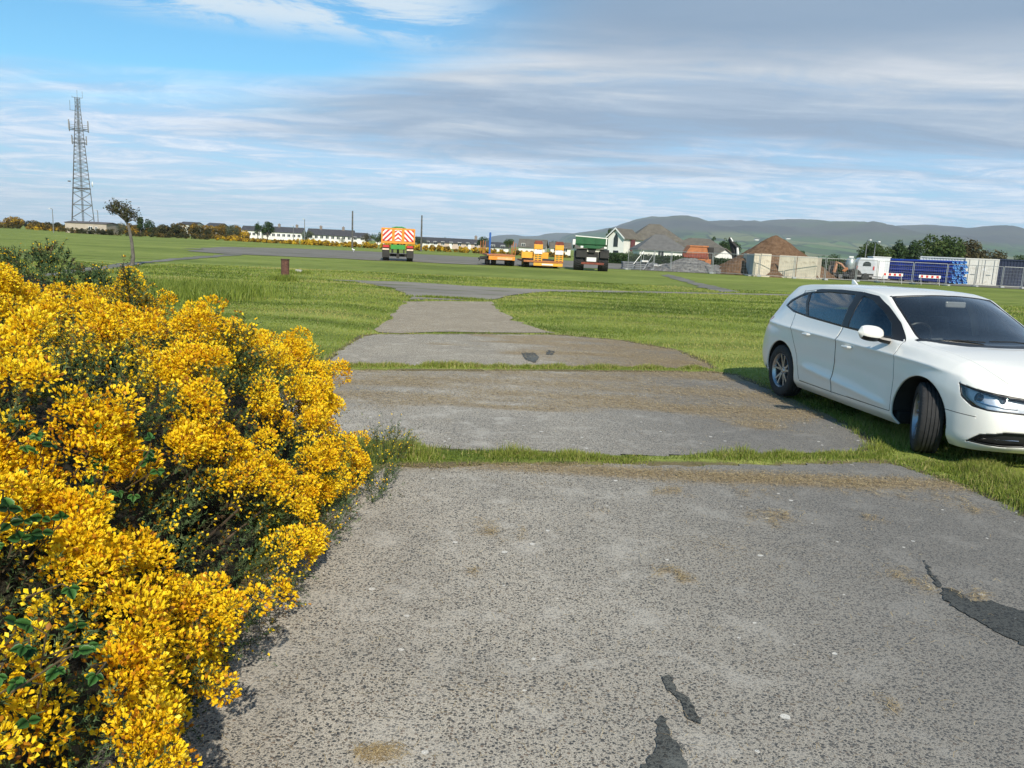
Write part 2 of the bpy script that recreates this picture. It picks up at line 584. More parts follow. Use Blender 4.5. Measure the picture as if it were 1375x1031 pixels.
_sd = np.full(GX.size, 9.0); _mk = (GY.ravel() < 17) & (GY.ravel() > -2) & (np.abs(GX.ravel()) < 9)
_sd[_mk] = near_sdf(GX.ravel()[_mk], GY.ravel()[_mk])
_at = ground.data.attributes.new('soil', 'FLOAT', 'POINT'); _at.data.foreach_set('value', (np.exp(-(np.maximum(_sd, 0) / .13) ** 2) * .95).astype(np.float32))
tag(ground, kind='structure')

# ------------------------------------------------------------------ exposed-aggregate concrete
def concrete_mat(name, tint=(1.03, 1.0, .95), straw=True, stain=0.5, stone_scale=64.0):
    m, n, out = new_mat(name)
    pos = n.add('ShaderNodeNewGeometry').outputs['Position']
    wrp = n.add('ShaderNodeVectorMath', operation='MULTIPLY_ADD')
    n.put(wrp.inputs[0], n.noise(pos, 55.0, 2.0, 0.6, 0, 1)); wrp.inputs[1].default_value = (0.012, 0.012, 0.012); n.put(wrp.inputs[2], pos)
    vz = n.voro(wrp.outputs[0], stone_scale)
    vz2 = n.voro(wrp.outputs[0], stone_scale * 1.9)
    sepc = n.add('ShaderNodeSeparateColor'); n.put(sepc.inputs[0], vz.outputs['Color'])
    sepd = n.add('ShaderNodeSeparateColor'); n.put(sepd.inputs[0], vz2.outputs['Color'])
    szr = n.math('MULTIPLY_ADD', sepc.outputs[2], 0.36, 0.20)
    st = n.math('MULTIPLY', n.rng(n.math('SUBTRACT', szr, vz.outputs['Distance']), -0.05, 0.05), n.rng(sepc.outputs[0], 0.22, 0.30))
    st2 = n.math('MULTIPLY', n.rng(n.math('SUBTRACT', 0.42, vz2.outputs['Distance']), -0.06, 0.06), n.rng(sepd.outputs[0], 0.35, 0.4))
    stone = n.ramp(sepc.outputs[1], [(0.0, (0.045, 0.05, 0.056)), (0.35, (0.085, 0.088, 0.09)), (0.6, (0.13, 0.128, 0.12)), (0.8, (0.20, 0.15, 0.115)), (1.0, (0.38, 0.36, 0.33))])
    stone2 = n.ramp(sepd.outputs[1], [(0.0, (0.05, 0.05, 0.055)), (0.6, (0.17, 0.165, 0.155)), (1.0, (0.42, 0.41, 0.39))])
    gr = n.noise(pos, 210.0, 3.0, 0.7)
    mort = n.mix(n.rng(gr, 0.35, 0.65), (0.24, 0.22, 0.185), (0.62, 0.58, 0.51))
    c = n.mix(st2, mort, stone2)
    c = n.mix(st, c, stone)
    # wear: broad lighter and darker areas, algae-dark staining
    b1 = n.noise(pos, 0.8, 6.0, 0.62, 0.4)
    b2 = n.noise(n.mapping(pos, loc=(4, 2, 0)), 3.1, 6.0, 0.65, 0.3)
    c = n.mix(n.rng(b1, 0.36, 0.64, 0.55 * stain, 0.0), c, (0.12, 0.12, 0.118))
    c = n.mix(n.rng(b2, 0.50, 0.68, 0, 0.5), c, (0.52, 0.50, 0.46))
    # broad change across the slab: newer, paler on the left, weathered dark on the right
    sx = n.add('ShaderNodeSeparateXYZ'); n.put(sx.inputs[0], pos)
    rgt = n.rng(n.math('ADD', sx.outputs[0], n.math('MULTIPLY', b1, 2.4)), 1.2, 3.7, 0, 0.62)
    c = n.mix(rgt, c, n.mix(b2, (0.075, 0.078, 0.085), (0.15, 0.15, 0.15)))
    # lichen and chips: irregular pale spots
    ls = n.voro(n.mapping(pos, loc=(1.3, 0, 0)), 7.5)
    lsc = n.add('ShaderNodeSeparateColor'); n.put(lsc.inputs[0], ls.outputs['Color'])
    lr = n.math('MULTIPLY_ADD', n.noise(pos, 40.0, 3.0, 0.6), 0.11, n.math('MULTIPLY_ADD', lsc.outputs[1], 0.12, -0.035))
    lich = n.math('MULTIPLY', n.rng(n.math('SUBTRACT', lr, ls.outputs['Distance']), -0.01, 0.012), n.rng(lsc.outputs[0], 0.5, 0.55))
    c = n.mix(n.math('MULTIPLY', lich, 0.9), c, (0.66, 0.65, 0.62))
    if straw:
        at = n.add('ShaderNodeAttribute', attribute_name='straw').outputs['Fac']
        fb = n.noise(n.mapping(pos, scale=(40, 70, 20)), 1.0, 6.0, 0.8)
        sm = n.rng(n.math('ADD', at, n.math('MULTIPLY', n.math('SUBTRACT', fb, 0.5), 2.8)), 0.40, 0.66, 0, 0.62)
        c = n.mix(sm, c, n.mix(n.rng(gr, 0.3, 0.7), (0.16, 0.115, 0.06), (0.46, 0.35, 0.19)))
    c = n.mix(1.0, c, tint, 'MULTIPLY')
    hgt = n.math('ADD', n.math('MULTIPLY', st, 0.6), n.math('MULTIPLY', gr, 0.5))
    hgt = n.math('ADD', hgt, n.math('MULTIPLY', st2, 0.3))
    princ(n, out, c, 0.82, 0, spec=0.3, nrm=bump(n, hgt, 0.75, 0.006))
    return m
M_CONC = concrete_mat('aggregate_concrete')
M_CONC_FAR = concrete_mat('aggregate_concrete_far', straw=True, stain=0.4, tint=(1.02, 0.96, 0.86))

def straw_amount(x, y):
    """dry clippings lying along the far side of each bay and at its edges"""
    p = np.column_stack([x, y])
    nz = (vnoise(p * np.array([0.6, 2.0]), 1.3, 40, 3) - 0.5)
    s = np.zeros(len(x))
    j1, j2, j3 = G(700, 622).y, G(700, 497).y, G(700, 449).y
    s = np.maximum(s, 0.85 * np.exp(-((y - (j1 - 0.10)) / 0.22) ** 2))          # just this side of the first joint
    s = np.maximum(s, 0.52 * sstep(y + nz * 2, 7.4, 8.4) * (y < j2))               # far half of slab two
    s = np.maximum(s, 0.62 * (y > j2) * sstep(x + nz * 3, -0.9, 0.4) * (y < j3))
    s = np.maximum(s, 0.70 * (y > j3))
    s = s + nz * 0.75
    # separate heaps on the first slab
    for (u, v, rr, k) in [(655, 715, .16, .8), (660, 700, .12, .6), (895, 662, .16, .7), (910, 775, .09, .85), (1035, 695, .22, .7), (1020, 690, .15, .6), (820, 703, .10, .5),
                          (1180, 700, .14, .85), (1215, 778, .16, .7), (1190, 945, .09, .7), (1310, 800, .15, .7), (1255, 675, .25, .6), (1300, 683, .2, .7), (1010, 660, .25, .5),
                          (1050, 760, .12, .4), (1145, 658, .3, .6), (630, 768, .06, .7), (520, 1020, .10, .8), (800, 690, .15, .4), (940, 640, .5, .45), (700, 640, .5, .4)]:
        q = G(u, v)
        jx = (vnoise(p, 9.0, 44, 2) - .5) * rr * 2.2; jy = (vnoise(p, 9.0, 47, 2) - .5) * rr * 2.2
        s = np.maximum(s, k * .92 * np.exp(-(((x - q.x + jx) / rr) ** 2 + ((y - q.y + jy) / (rr * .8)) ** 2)) + nz * 0.25)
    return s
def slab(name, poly, step, mat, z=0.0, grow_=0.10):
    xs = [p[0] for p in poly]; ys = [p[1] for p in poly]
    X, Y = np.meshgrid(np.arange(min(xs) - .2, max(xs) + .2, step), np.arange(min(ys) - .2, max(ys) + .2, step))
    sh = X.shape
    p = np.column_stack([X.ravel(), Y.ravel()])
    Zs = z + (vnoise(p, 1.1, 60, 2) - 0.5) * 0.004
    d = sdf_poly(X.ravel(), Y.ravel(), poly)
    ii = np.arange(len(p)).reshape(sh)
    f = np.stack([ii[:-1, :-1], ii[:-1, 1:], ii[1:, 1:], ii[1:, :-1]], -1).reshape(-1, 4)
    f = f[(d[f] < grow_).all(1)]
    used = np.unique(f)
    mp = np.full(len(p), -1); mp[used] = np.arange(len(used))
    o = np_mesh(name, np.column_stack([p, Zs])[used], mp[f], mat, smooth=True)
    at = o.data.attributes.new('straw', 'FLOAT', 'POINT')
    at.data.foreach_set('value', straw_amount(p[used, 0], p[used, 1]).astype(np.float32))
    return tag(o, kind='structure')
slab('path', SLAB1, 0.06, M_CONC)
slab('path', SLAB2, 0.07, M_CONC)
slab('path', SLAB3, 0.09, M_CONC_FAR, z=-0.002)
def sheet(name, poly, mat, z, straw=0.6):
    bm = bmesh.new()
    vs = [bm.verts.new((x, y, z)) for x, y in poly]
    f = bm.faces.new(vs)
    if f.normal.z < 0: f.normal_flip()
    f.normal_update()
    if f.normal.z < 0: f.normal_flip()
    bmesh.ops.triangulate(bm, faces=bm.faces)
    me = bpy.data.meshes.new(name)
    bm.to_mesh(me); bm.free()
    at = me.attributes.new('straw', 'FLOAT', 'POINT')
    at.data.foreach_set('value', np.full(len(me.vertices), straw, np.float32))
    me.materials.append(mat)
    return tag(link(bpy.data.objects.new(name, me)), kind='structure')
def tarmac_mat(name, a, b, straw=0.0):
    m, n, out = new_mat(name)
    pos = n.add('ShaderNodeNewGeometry').outputs['Position']
    b1 = n.noise(n.mapping(pos, scale=(0.08, 0.3, 1)), 1.0, 6.0, 0.6, 0.4)
    b2 = n.noise(n.mapping(pos, scale=(0.8, 3.0, 1)), 1.0, 5.0, 0.65)
    g = n.noise(pos, 40.0, 3.0, 0.7)
    t = n.math('ADD', n.math('MULTIPLY', b1, 0.5), n.math('ADD', n.math('MULTIPLY', b2, 0.35), n.math('MULTIPLY', g, 0.15)))
    c = n.ramp(t, [(0.36, a), (0.64, b)])
    weeds = n.rng(n.noise(n.mapping(pos, loc=(7, 7, 0), scale=(0.25, 1.1, 1)), 1.0, 6.0, 0.7), 0.53, 0.62, 0, 0.9)
    c = n.mix(n.math('MULTIPLY', weeds, 0.9), c, (0.11, 0.12, 0.045))
    princ(n, out, c, 0.85, 0, spec=0.25, nrm=bump(n, g, 0.4, 0.01))
    return m
M_TARM = tarmac_mat('old_tarmac', (0.13, 0.118, 0.10), (0.25, 0.23, 0.20))
M_TRACK = tarmac_mat('track_gravel', (0.12, 0.115, 0.10), (0.24, 0.23, 0.20))
sheet('path', SLAB4J, M_CONC_FAR, 0.012, 0.50)
sheet('path', CROSSJ, tarmac_mat('cross_path_grit', (0.18, 0.165, 0.14), (0.31, 0.28, 0.235)), 0.016)
sheet('path', RSTRIPJ, M_TRACK, 0.02)
sheet('path', LTRACKJ, M_TRACK, 0.02)
sheet('apron', APRONJ, M_TARM, 0.03)

# tar patches laid over cracks
M_TAR = concrete_mat('tar_patch', tint=(.34, .37, .375), straw=False, stain=1.0)
def tar(px, seed, z=0.006):
    poly = jag(GP(*px), 0.022, 0.007, seed)
    return sheet('tar_patch', poly, M_TAR, z)
tar([(862, 1031), (880, 1000), (884, 965), (892, 962), (900, 990), (912, 1003), (921, 1018), (920, 1045), (850, 1045)], 11)
tar([(889, 912), (897, 908), (912, 930), (924, 940), (941, 966), (938, 971), (922, 966), (915, 945), (898, 930)], 12)
tar([(1266, 788), (1290, 797), (1300, 806), (1330, 809), (1375, 822), (1460, 845), (1470, 900), (1375, 869), (1340, 850), (1300, 828), (1268, 808)], 13)
tar([(1240, 752), (1248, 765), (1256, 775), (1265, 790), (1260, 790), (1248, 772)], 14)
tar([(700, 474), (718, 474), (724, 480), (718, 487), (706, 483)], 15)
tar([(735, 470), (745, 472), (742, 477), (733, 476)], 16)

# ------------------------------------------------------------------ real grass blades
def blades(name, x, y, z, h, wd, rnd, mat, lean=0.55, seed=1, kind='stuff', label=None):
    rg = np.random.default_rng(seed)
    n = len(x)
    a = rg.uniform(0, 2 * PI, n)
    la = rg.uniform(0, 2 * PI, n)
    lm = np.abs(rg.normal(0, lean, n)) * h
    dxw, dyw = np.cos(a) * wd / 2, np.sin(a) * wd / 2
    b = np.stack([x, y, z - 0.01], 1)
    mid = b + np.stack([np.cos(la) * lm * .35, np.sin(la) * lm * .35, h * .6], 1)
    tip = b + np.stack([np.cos(la) * lm, np.sin(la) * lm, h * np.clip(1 - .25 * (lm / h) ** 2, .3, 1)], 1)
    ww = np.stack([dxw, dyw, np.zeros(n)], 1)
    V = np.stack([b - ww, b + ww, mid + ww * .8, mid - ww * .8, tip], 1).reshape(-1, 3)
    k = np.arange(n)[:, None] * 5
    F = np.concatenate([k + np.array([0, 1, 2]), k + np.array([0, 2, 3]), k + np.array([3, 2, 4])])
    o = np_mesh(name, V, F, mat, rnd=np.repeat(rnd, 5))
    return tag(o, kind=kind, label=label)
M_BLADE = leafmat('grass_blade', [(0.066, 0.102, 0.016), (0.150, 0.205, 0.030), (0.245, 0.298, 0.052), (0.33, 0.35, 0.085), (0.42, 0.34, 0.16)], 0.5, 0.3)
M_STRAW = leafmat('dry_straw', [(0.18, 0.125, 0.065), (0.38, 0.28, 0.14), (0.58, 0.46, 0.25)], 0.8, 0.1)

def scatter(n, d0, d1, power, seed, half=R(37)):
    rg = np.random.default_rng(seed)
    u = rg.random(n)
    if power == 1: d = d0 * (d1 / d0) ** u                 # density ~ 1/d^2
    else: d = d0 + (d1 - d0) * u
    th = rg.uniform(-half, half, n)
    return d * np.sin(th), d * np.cos(th), d, rg
BUSH_FOOT = [(-1.0, -1), (-1.0, 3.8), (-.93, 5.2), (-1.25, 6.2), (-2.2, 6.7), (-4.6, 6.2), (-5, -1)]
# lawn
x, y, d, rg = scatter(470000, 3.2, 42, 1, 5)
s = pave_sdf(x, y)
nz = vnoise(np.column_stack([x, y]), 1.6, 31, 2)
edge = s + (vnoise(np.column_stack([x, y]), 5.0, 3, 2) - .5) * .12
ok = (edge > -0.015) & (rg.random(len(x)) < np.clip(.35 + s * 4, 0, 1)) & (sdf_poly(x, y, BUSH_FOOT) > -.5)
# joints between slabs: patchy, only tufts
jz = vnoise(np.column_stack([x, y]), 2.2, 55, 2)
ok &= ~((s < 0.16) & (y > 5.6) & (y < 7.0) & (np.abs(x + .1) < 3.1) & (vnoise(np.column_stack([x, y * .3]), 1.7, 57, 2) + vnoise(np.column_stack([x, y]), 9.0, 58) * .25 < .64))
ok &= ~((s < 0.09) & (y > 7.5) & (np.abs(x) < 2.3) & (jz < .5))
x, y, d, s, nz = x[ok], y[ok], d[ok], s[ok], nz[ok]
n = len(x)
patch = vnoise(np.column_stack([x * .5, y * 1.3]), 0.5, 32, 3)
hh = (0.018 + 0.020 * nz) * rg.uniform(.6, 1.5, n) * (1 + 0.25 * np.exp(-(s / .25) ** 2)) * np.clip(0.7 + d / 26, .9, 1.9)
wd = np.clip(0.0035 * (d / 4.0), .0035, .05) * rg.uniform(.7, 1.3, n)
rn = np.clip(0.46 + 1.5 * (patch - .5) + rg.normal(0, .11, n), 0.03, .86)
dry = rg.random(n) < np.where(s < .12, .28, .05)
rn = np.where(dry, rg.uniform(.8, 1, n), rn)
blades('grass', x, y, H(x, y), hh, wd, rn, M_BLADE, .8, 6)

# taller verge grass: first joint, right-hand verge, foot of the gorse, tufts
def tufts(name, pts, n, spread, hr, seed, dryf=.12, wd=.005, lean=.55):
    rg = np.random.default_rng(seed)
    P0 = np.array(pts, float)
    c = P0[rg.integers(0, len(P0), n)]
    x = c[:, 0] + rg.normal(0, spread[0], n)
    y = c[:, 1] + rg.normal(0, spread[1], n)
    sd = near_sdf(x, y)
    ok = (sd > -0.07) | (rg.random(n) < .04)
    x, y = x[ok], y[ok]
    n = len(x)
    cl = vnoise(np.column_stack([x, y]), 3.0, seed, 2)
    ok = cl > .36
    x, y, cl = x[ok], y[ok], cl[ok]
    n = len(x)
    h = rg.uniform(hr[0], hr[1], n) * (0.35 + 1.3 * np.clip((cl - .34) * 2.2, 0, 1))
    rn = np.clip(rg.normal(.42, .16, n) + (cl - .5) * .5, 0, .85)
    rn = np.where(rg.random(n) < dryf, rg.uniform(.85, 1, n), rn)
    return blades(name, x, y, H(x, y), h, rg.uniform(.6, 1.4, n) * wd, rn, M_BLADE, lean, seed + 1)
def line(a, b, n): return [(a[0] + (b[0] - a[0]) * i / (n - 1), a[1] + (b[1] - a[1]) * i / (n - 1)) for i in range(n)]
jl = []
for a, b in [((495, 606), (560, 613)), ((560, 613), (760, 616)), ((760, 616), (860, 618)), ((925, 617), (1040, 616)), ((1040, 616), (1190, 614))]:
    jl += line(tuple(G(*a).xy), tuple(G(*b).xy), 30)
tufts('grass', jl, 17000, (.06, .055), (.02, .06), 71)
tufts('grass', line(tuple(G(600, 615).xy), tuple(G(735, 615).xy), 20) + line(tuple(G(960, 616).xy), tuple(G(1100, 614).xy), 12), 5500, (.09, .05), (.04, .09), 77)
tufts('grass', line(tuple(G(480, 600).xy), tuple(G(545, 616).xy), 20), 5000, (.14, .08), (.03, .09), 72)
rv = line(tuple(G(1190, 612).xy), tuple(G(1300, 640).xy), 20) + line(tuple(G(1300, 640).xy), tuple(G(1460, 715).xy), 24)
rv = [(a + .22, b + .1) for a, b in rv]
tufts('grass', rv, 34000, (.22, .22), (.03, .085), 73)
tufts('grass', [(3.9 + .02 * i, 6.9 + .12 * i) for i in range(30)], 22000, (.45, .3), (.03, .08), 74)
tufts('grass', line(tuple(G(430, 492).xy), tuple(G(950, 496).xy), 60), 12000, (.12, .06), (.02, .07), 75, .25, .008)
tufts('grass', [(-3.3, 9.6), (-2.9, 9.5), (-3.1, 10.2), (-3.6, 9.2), (-2.6, 9.4)], 5000, (.35, .22), (.04, .12), 76, .1, .008)
tufts('grass', line((-1.0, 6.0), (-1.7, 7.4), 10), 5000, (.2, .2), (.03, .09), 78, .12, .006)
# the unmown clump left of the path and those at the post and stone
def clump(c, n, sp, hr, seed, w=.02):
    rg = np.random.default_rng(seed)
    x = rg.normal(c[0], sp[0], n); y = rg.normal(c[1], sp[1], n)
    h = rg.uniform(hr[0], hr[1], n)
    blades('grass', x, y, H(x, y), h, np.full(n, w), np.clip(rg.normal(.34, .15, n), 0, .95), M_BLADE, .4, seed)
c = G(225, 398); clump((c.x, c.y), 9000, (1.1, 1.3), (.15, .42), 81, .018)
c = G(383, 379); clump((c.x, c.y - .1), 900, (.22, .18), (.08, .30), 82, .02)
c = G(402, 369); clump((c.x, c.y - .1), 500, (.28, .14), (.08, .20), 83, .02)
c = G(600, 401); clump((c.x, c.y), 1500, (.7, .10), (.04, .12), 84, .02)

# dry clippings: loose straws lying on the concrete
def straws():
    rg = np.random.default_rng(91)
    x, y, d, _ = scatter(620000, 2.3, 16, 1, 92, R(34))
    s_ = straw_amount(x, y)
    k = (near_sdf(x, y) < .05) & (rg.random(len(x)) < np.clip((s_ - .30) * 1.1, 0.0035, .8)) & (sdf_poly(x, y, BUSH_FOOT) > 0)
    x, y, d = x[k], y[k], d[k]
    n = len(x)
    a = rg.uniform(0, 2 * PI, n)
    L = rg.uniform(.015, .06, n)
    wd = np.clip(.0014 * d / 3, .0014, .006)
    z = .012 + rg.uniform(0, .012, n)
    dxy = np.stack([np.cos(a), np.sin(a)], 1)
    nr = np.stack([-dxy[:, 1], dxy[:, 0]], 1)
    c = np.stack([x, y], 1)
    b = rg.uniform(-.25, .25, n)[:, None]
    p0 = c - dxy * L[:, None] / 2; p2 = c + dxy * L[:, None] / 2; p1 = c + nr * L[:, None] * b
    def v(p, zz, sgn): return np.column_stack([p + nr * (wd * sgn / 2)[:, None], zz])
    V = np.stack([v(p0, z, -1), v(p0, z, 1), v(p1, z + .004, -1), v(p1, z + .004, 1), v(p2, z, -1), v(p2, z, 1)], 1).reshape(-1, 3)
    kk = np.arange(n)[:, None] * 6
    F = np.concatenate([kk + np.array([0, 2, 3, 1]), kk + np.array([2, 4, 5, 3])])
    tag(np_mesh('dry_clippings', V, F, M_STRAW, rnd=np.repeat(rg.random(n), 6)), kind='stuff')
straws()
# ------------------------------------------------------------------ gorse
M_FLOWER = leafmat('gorse_petals', [(0.20, 0.075, 0.018), (0.66, 0.29, 0.012), (0.90, 0.59, 0.012), (0.95, 0.72, 0.022), (0.96, 0.80, 0.09)], 0.55, 0.22)
M_SPINE = leafmat('gorse_spines', [(0.09, 0.055, 0.030), (0.045, 0.060, 0.020), (0.045, 0.085, 0.028), (0.080, 0.130, 0.050), (0.13, 0.17, 0.075)], 0.6, 0.12)
M_BARK = pm('gorse_wood', (0.07, 0.048, 0.030), 0.9, 0.4, 12.0)
M_OCCLUDER = pm('occluder_dark', (0.022, 0.020, 0.011), 0.95, 0.6, 14.0, bmp=0.9)  # dark solid core added inside the foliage to block light

def unit(v): return v / (np.linalg.norm(v, axis=1, keepdims=True) + 1e-9)
def basis(d):
    ref = np.where(np.abs(d[:, 2:3]) < .9, np.array([[0, 0, 1.0]]), np.array([[1.0, 0, 0]]))
    a = unit(np.cross(d, ref)); b = np.cross(d, a)
    return a, b
def lump_surface(E, n, rg):
    """points on the union of ellipsoids, with normals; E rows = cx,cy,cz,rx,ry,rz"""
    E = np.array(E, float)
    area = (E[:, 3] * E[:, 4] + E[:, 3] * E[:, 5] + E[:, 4] * E[:, 5])
    k = rg.choice(len(E), n, p=area / area.sum())
    u = unit(rg.normal(size=(n, 3)))
    e = E[k]
    p = e[:, :3] + u * e[:, 3:]
    nr = unit(u / e[:, 3:])
    keep = p[:, 2] > 0.03
    for i in range(len(E)):
        q = (p - E[i, :3]) / E[i, 3:]
        keep &= ~(((q ** 2).sum(1) < 0.93) & (k != i))
    return p[keep], nr[keep]
def add_sublumps(E, n, r, rg, sink=.5):
    p, nr = lump_surface(E, n * 4, rg)
    p, nr = p[:n], nr[:n]
    rr = rg.uniform(r[0], r[1], len(p))
    return list(E) + [(*(p[i] - nr[i] * rr[i] * sink), rr[i] * rg.uniform(.8, 1.3), rr[i] * rg.uniform(.8, 1.3), rr[i] * rg.uniform(.8, 1.2)) for i in range(len(p))]
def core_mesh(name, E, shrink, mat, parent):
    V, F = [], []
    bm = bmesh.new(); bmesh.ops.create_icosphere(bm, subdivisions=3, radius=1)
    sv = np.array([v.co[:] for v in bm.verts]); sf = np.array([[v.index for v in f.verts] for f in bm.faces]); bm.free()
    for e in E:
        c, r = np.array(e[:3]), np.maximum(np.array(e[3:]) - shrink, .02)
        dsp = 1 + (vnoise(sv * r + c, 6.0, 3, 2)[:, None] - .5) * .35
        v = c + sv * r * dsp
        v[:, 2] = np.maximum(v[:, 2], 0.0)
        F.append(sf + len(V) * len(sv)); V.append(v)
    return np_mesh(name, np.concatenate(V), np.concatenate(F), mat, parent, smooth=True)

def shoots_to_needles(p, d, L, per, rg, nl=(.010, .024), w=.0022):
    """needle leaves all along each shoot"""
    n = len(p)
    k = np.repeat(np.arange(n), per)
    t = rg.random(len(k)) ** .8
    o = p[k] + d[k] * (L[k] * t)[:, None]
    a, b = basis(d[k])
    an = rg.uniform(0, 2 * PI, len(k))
    side = a * np.cos(an)[:, None] + b * np.sin(an)[:, None]
    nd = unit(side + d[k] * rg.uniform(.3, 1.1, len(k))[:, None])
    ln = rg.uniform(nl[0], nl[1], len(k))[:, None]
    wv = unit(np.cross(nd, side + .3)) * w
    V = np.stack([o - wv, o + wv, o + nd * ln], 1).reshape(-1, 3)
    F = (np.arange(len(k)) * 3)[:, None] + np.array([0, 1, 2])
    return V, F, np.repeat(k, 3)
def flowers(o, ax, size, rg):
    """each flower: a folded standard petal standing behind two cupped wings"""
    n = len(o)
    ax = unit(ax)
    a, b = basis(ax)
    an = rg.uniform(0, 2 * PI, n)
    s1 = a * np.cos(an)[:, None] + b * np.sin(an)[:, None]
    s2 = np.cross(ax, s1)
    sz = size[:, None]
    op = rg.uniform(.25, .8, n)[:, None]
    # standard
    v0 = o
    v1 = o + (ax * .62 + s1 * .34 + s2 * .10 * op) * sz
    v2 = o + (ax * 1.0 + s2 * .48 * op) * sz
    v3 = o + (ax * .62 - s1 * .34 + s2 * .10 * op) * sz
    vm = o + (ax * .55 + s2 * .34 * op) * sz
    # keel and wings
    w0 = o - s2 * .04 * sz
    w1 = o + (ax * .55 + s1 * .24 - s2 * .22 * op) * sz
    w2 = o + (ax * .95 - s2 * .40 * op) * sz
    w3 = o + (ax * .55 - s1 * .24 - s2 * .22 * op) * sz
    V = np.stack([v0, v1, v2, v3, vm, w0, w1, w2, w3], 1).reshape(-1, 3)
    k = (np.arange(n) * 9)[:, None]
    F = np.concatenate([k + np.array(t) for t in ((0, 1, 4), (1, 2, 4), (2, 3, 4), (3, 0, 4), (5, 7, 6), (5, 8, 7))])
    return V, F
def gorse(root, E, nshoot, bloom, rg, fsize=(.011, .017), head_r=.10, nheads=120, needles=26, face=None, shade=0.0, seed=3, nflow=11, nl=(.010, .024), nw=.0022):
    p, nr = lump_surface(E, nshoot, rg)
    if face is not None:
        toc = unit(np.array(face) - p)
        k = ((nr * toc).sum(1) > -0.25) | (rg.random(len(p)) < .15)
        p, nr = p[k], nr[k]
    n = len(p)
    up = np.array([[0, 0, 1.0]])
    d = unit(nr * .8 + up * .65 + rg.normal(0, .28, (n, 3)))
    deep = rg.random(n) < .35
    p = np.where(deep[:, None], p - nr * rg.uniform(.08, .22, n)[:, None], p)
    L = rg.uniform(.07, .15, n)
    # a few long shoots that break the outline
    lg = rg.random(n) < .05
    L = np.where(lg, L * 1.7, L)
    p0 = p - nr * .10 + rg.normal(0, .012, (n, 3))
    # bloom field: dense heads + patchy sparse bloom
    bl = (vnoise(p, 2.6, seed, 2) - .5) * .9 + (vnoise(p, 7.0, seed + 5, 2) - .5) * 2.2 + bloom
    V, F, K = shoots_to_needles(p0, d, L, needles, rg, nl, nw)
    rn = np.clip(.45 + (vnoise(p, 5.0, seed + 9, 2) - .5) * 1.2 + rg.normal(0, .15, n), 0, 1)[K]
    o = np_mesh('foliage', V, F, M_SPINE, root, rnd=np.clip(rn + rg.normal(0, .08, len(rn) // 3).repeat(3), 0, 1))
    # flowers of the loose shoots
    cnt = np.clip(np.round(np.clip(bl, 0, 1.2) * nflow + rg.normal(0, 1.2, n)), 0, nflow * 1.3).astype(int)
    k = np.repeat(np.arange(n), cnt)
    t = rg.uniform(.45, 1.05, len(k))
    a, b = basis(d[k]); an = rg.uniform(0, 2 * PI, len(k))
    side = a * np.cos(an)[:, None] + b * np.sin(an)[:, None]
    fo = p0[k] + d[k] * (L[k] * t)[:, None] + side * .006
    fa = side + d[k] * rg.uniform(.2, 1.2, len(k))[:, None]
    # dense heads: domes of packed flower spikes
    hp, hn = lump_surface(E, nheads * 12, rg)
    if face is not None:
        toc = unit(np.array(face) - hp)
        kk = ((hn * toc).sum(1) > -0.1)
        hp, hn = hp[kk], hn[kk]
    hw = vnoise(hp, 2.4, seed + 30, 2)
    kk = (hw + rg.normal(0, .11, len(hp)) > .445) & (hp[:, 2] > .10)
    hp, hn = hp[kk][:nheads], hn[kk][:nheads]
    HO, HA = [], []
    for i in range(len(hp)):
        r = head_r * rg.uniform(.45, 1.25)
        lob = [np.zeros(3)] + [rg.normal(0, .55, 3) * r for _ in range(rg.integers(1, 5))]
        for lo in lob:
            rr = r * rg.uniform(.5, .95)
            m = int(680 * (rr / .1) ** 2 * rg.uniform(.7, 1.1))
            u = unit(rg.normal(size=(m, 3)))
            u = u[(u @ (hn[i] + np.array([0, 0, .5]))) > -.35]
            q = hp[i] + lo + hn[i] * r * .05 + u * rr * np.array([1, 1, 1.0]) * (rg.uniform(.72, 1.06, len(u)) + .10 * np.sin(u[:, 0] * 19 + i) * np.cos(u[:, 1] * 17))[:, None]
            HO.append(q); HA.append(u + np.array([0, 0, .35]) + rg.normal(0, .35, u.shape))
    if HO:
        fo = np.concatenate([fo] + HO); fa = np.concatenate([fa] + HA)
    nf = len(fo)
    # colour: mostly clear yellow, older ones orange, dry calyces brown
    fr = .62 + (vnoise(fo, 9.0, seed + 50, 2) - .5) * .55 + rg.normal(0, .14, nf)
    old = rg.random(nf) < .13
    fr = np.clip(np.where(old, rg.uniform(0, .3, nf), fr), 0, 1)
    V, F = flowers(fo, fa, rg.uniform(fsize[0], fsize[1], nf), rg)
    np_mesh('blossom', V, F, M_FLOWER, root, rnd=np.repeat(fr, 9))
    return len(p), nf

rg = np.random.default_rng(17)
E0 = [(-1.72, 1.75, .30, .80, .95, .72), (-2.3, 3.0, .45, 1.15, 1.3, .90), (-1.88, 4.2, .35, .80, 1.1, .80), (-1.90, 5.25, .28, .66, .85, .74),
      (-2.65, 4.9, .5, 1.0, 1.1, .64), (-3.5, 3.6, .6, 1.3, 1.6, .92), (-1.36, 3.4, .14, .42, .8, .46), (-1.36, 4.9, .12, .38, .6, .34), (-1.38, 2.2, .14, .42, .6, .50), (-1.30, 1.6, .14, .38, .5, .46),
      (-3.2, 5.2, .5, .9, .9, .70), (-4.4, 4.6, .6, .9, 1.0, .85)]
E1 = add_sublumps(E0, 46, (.20, .36), rg, .55)
E1 = add_sublumps(E1, 90, (.10, .18), rg, .4)
gb = empty('gorse_bush', (-2.2, 3.4, 0), 0, 'big gorse bush thick with yellow blossom beside the concrete path', 'gorse bush')
holder = gb
def shiftE(E, c): return [(e[0] - c[0], e[1] - c[1], e[2] - c[2], e[3], e[4], e[5]) for e in E]
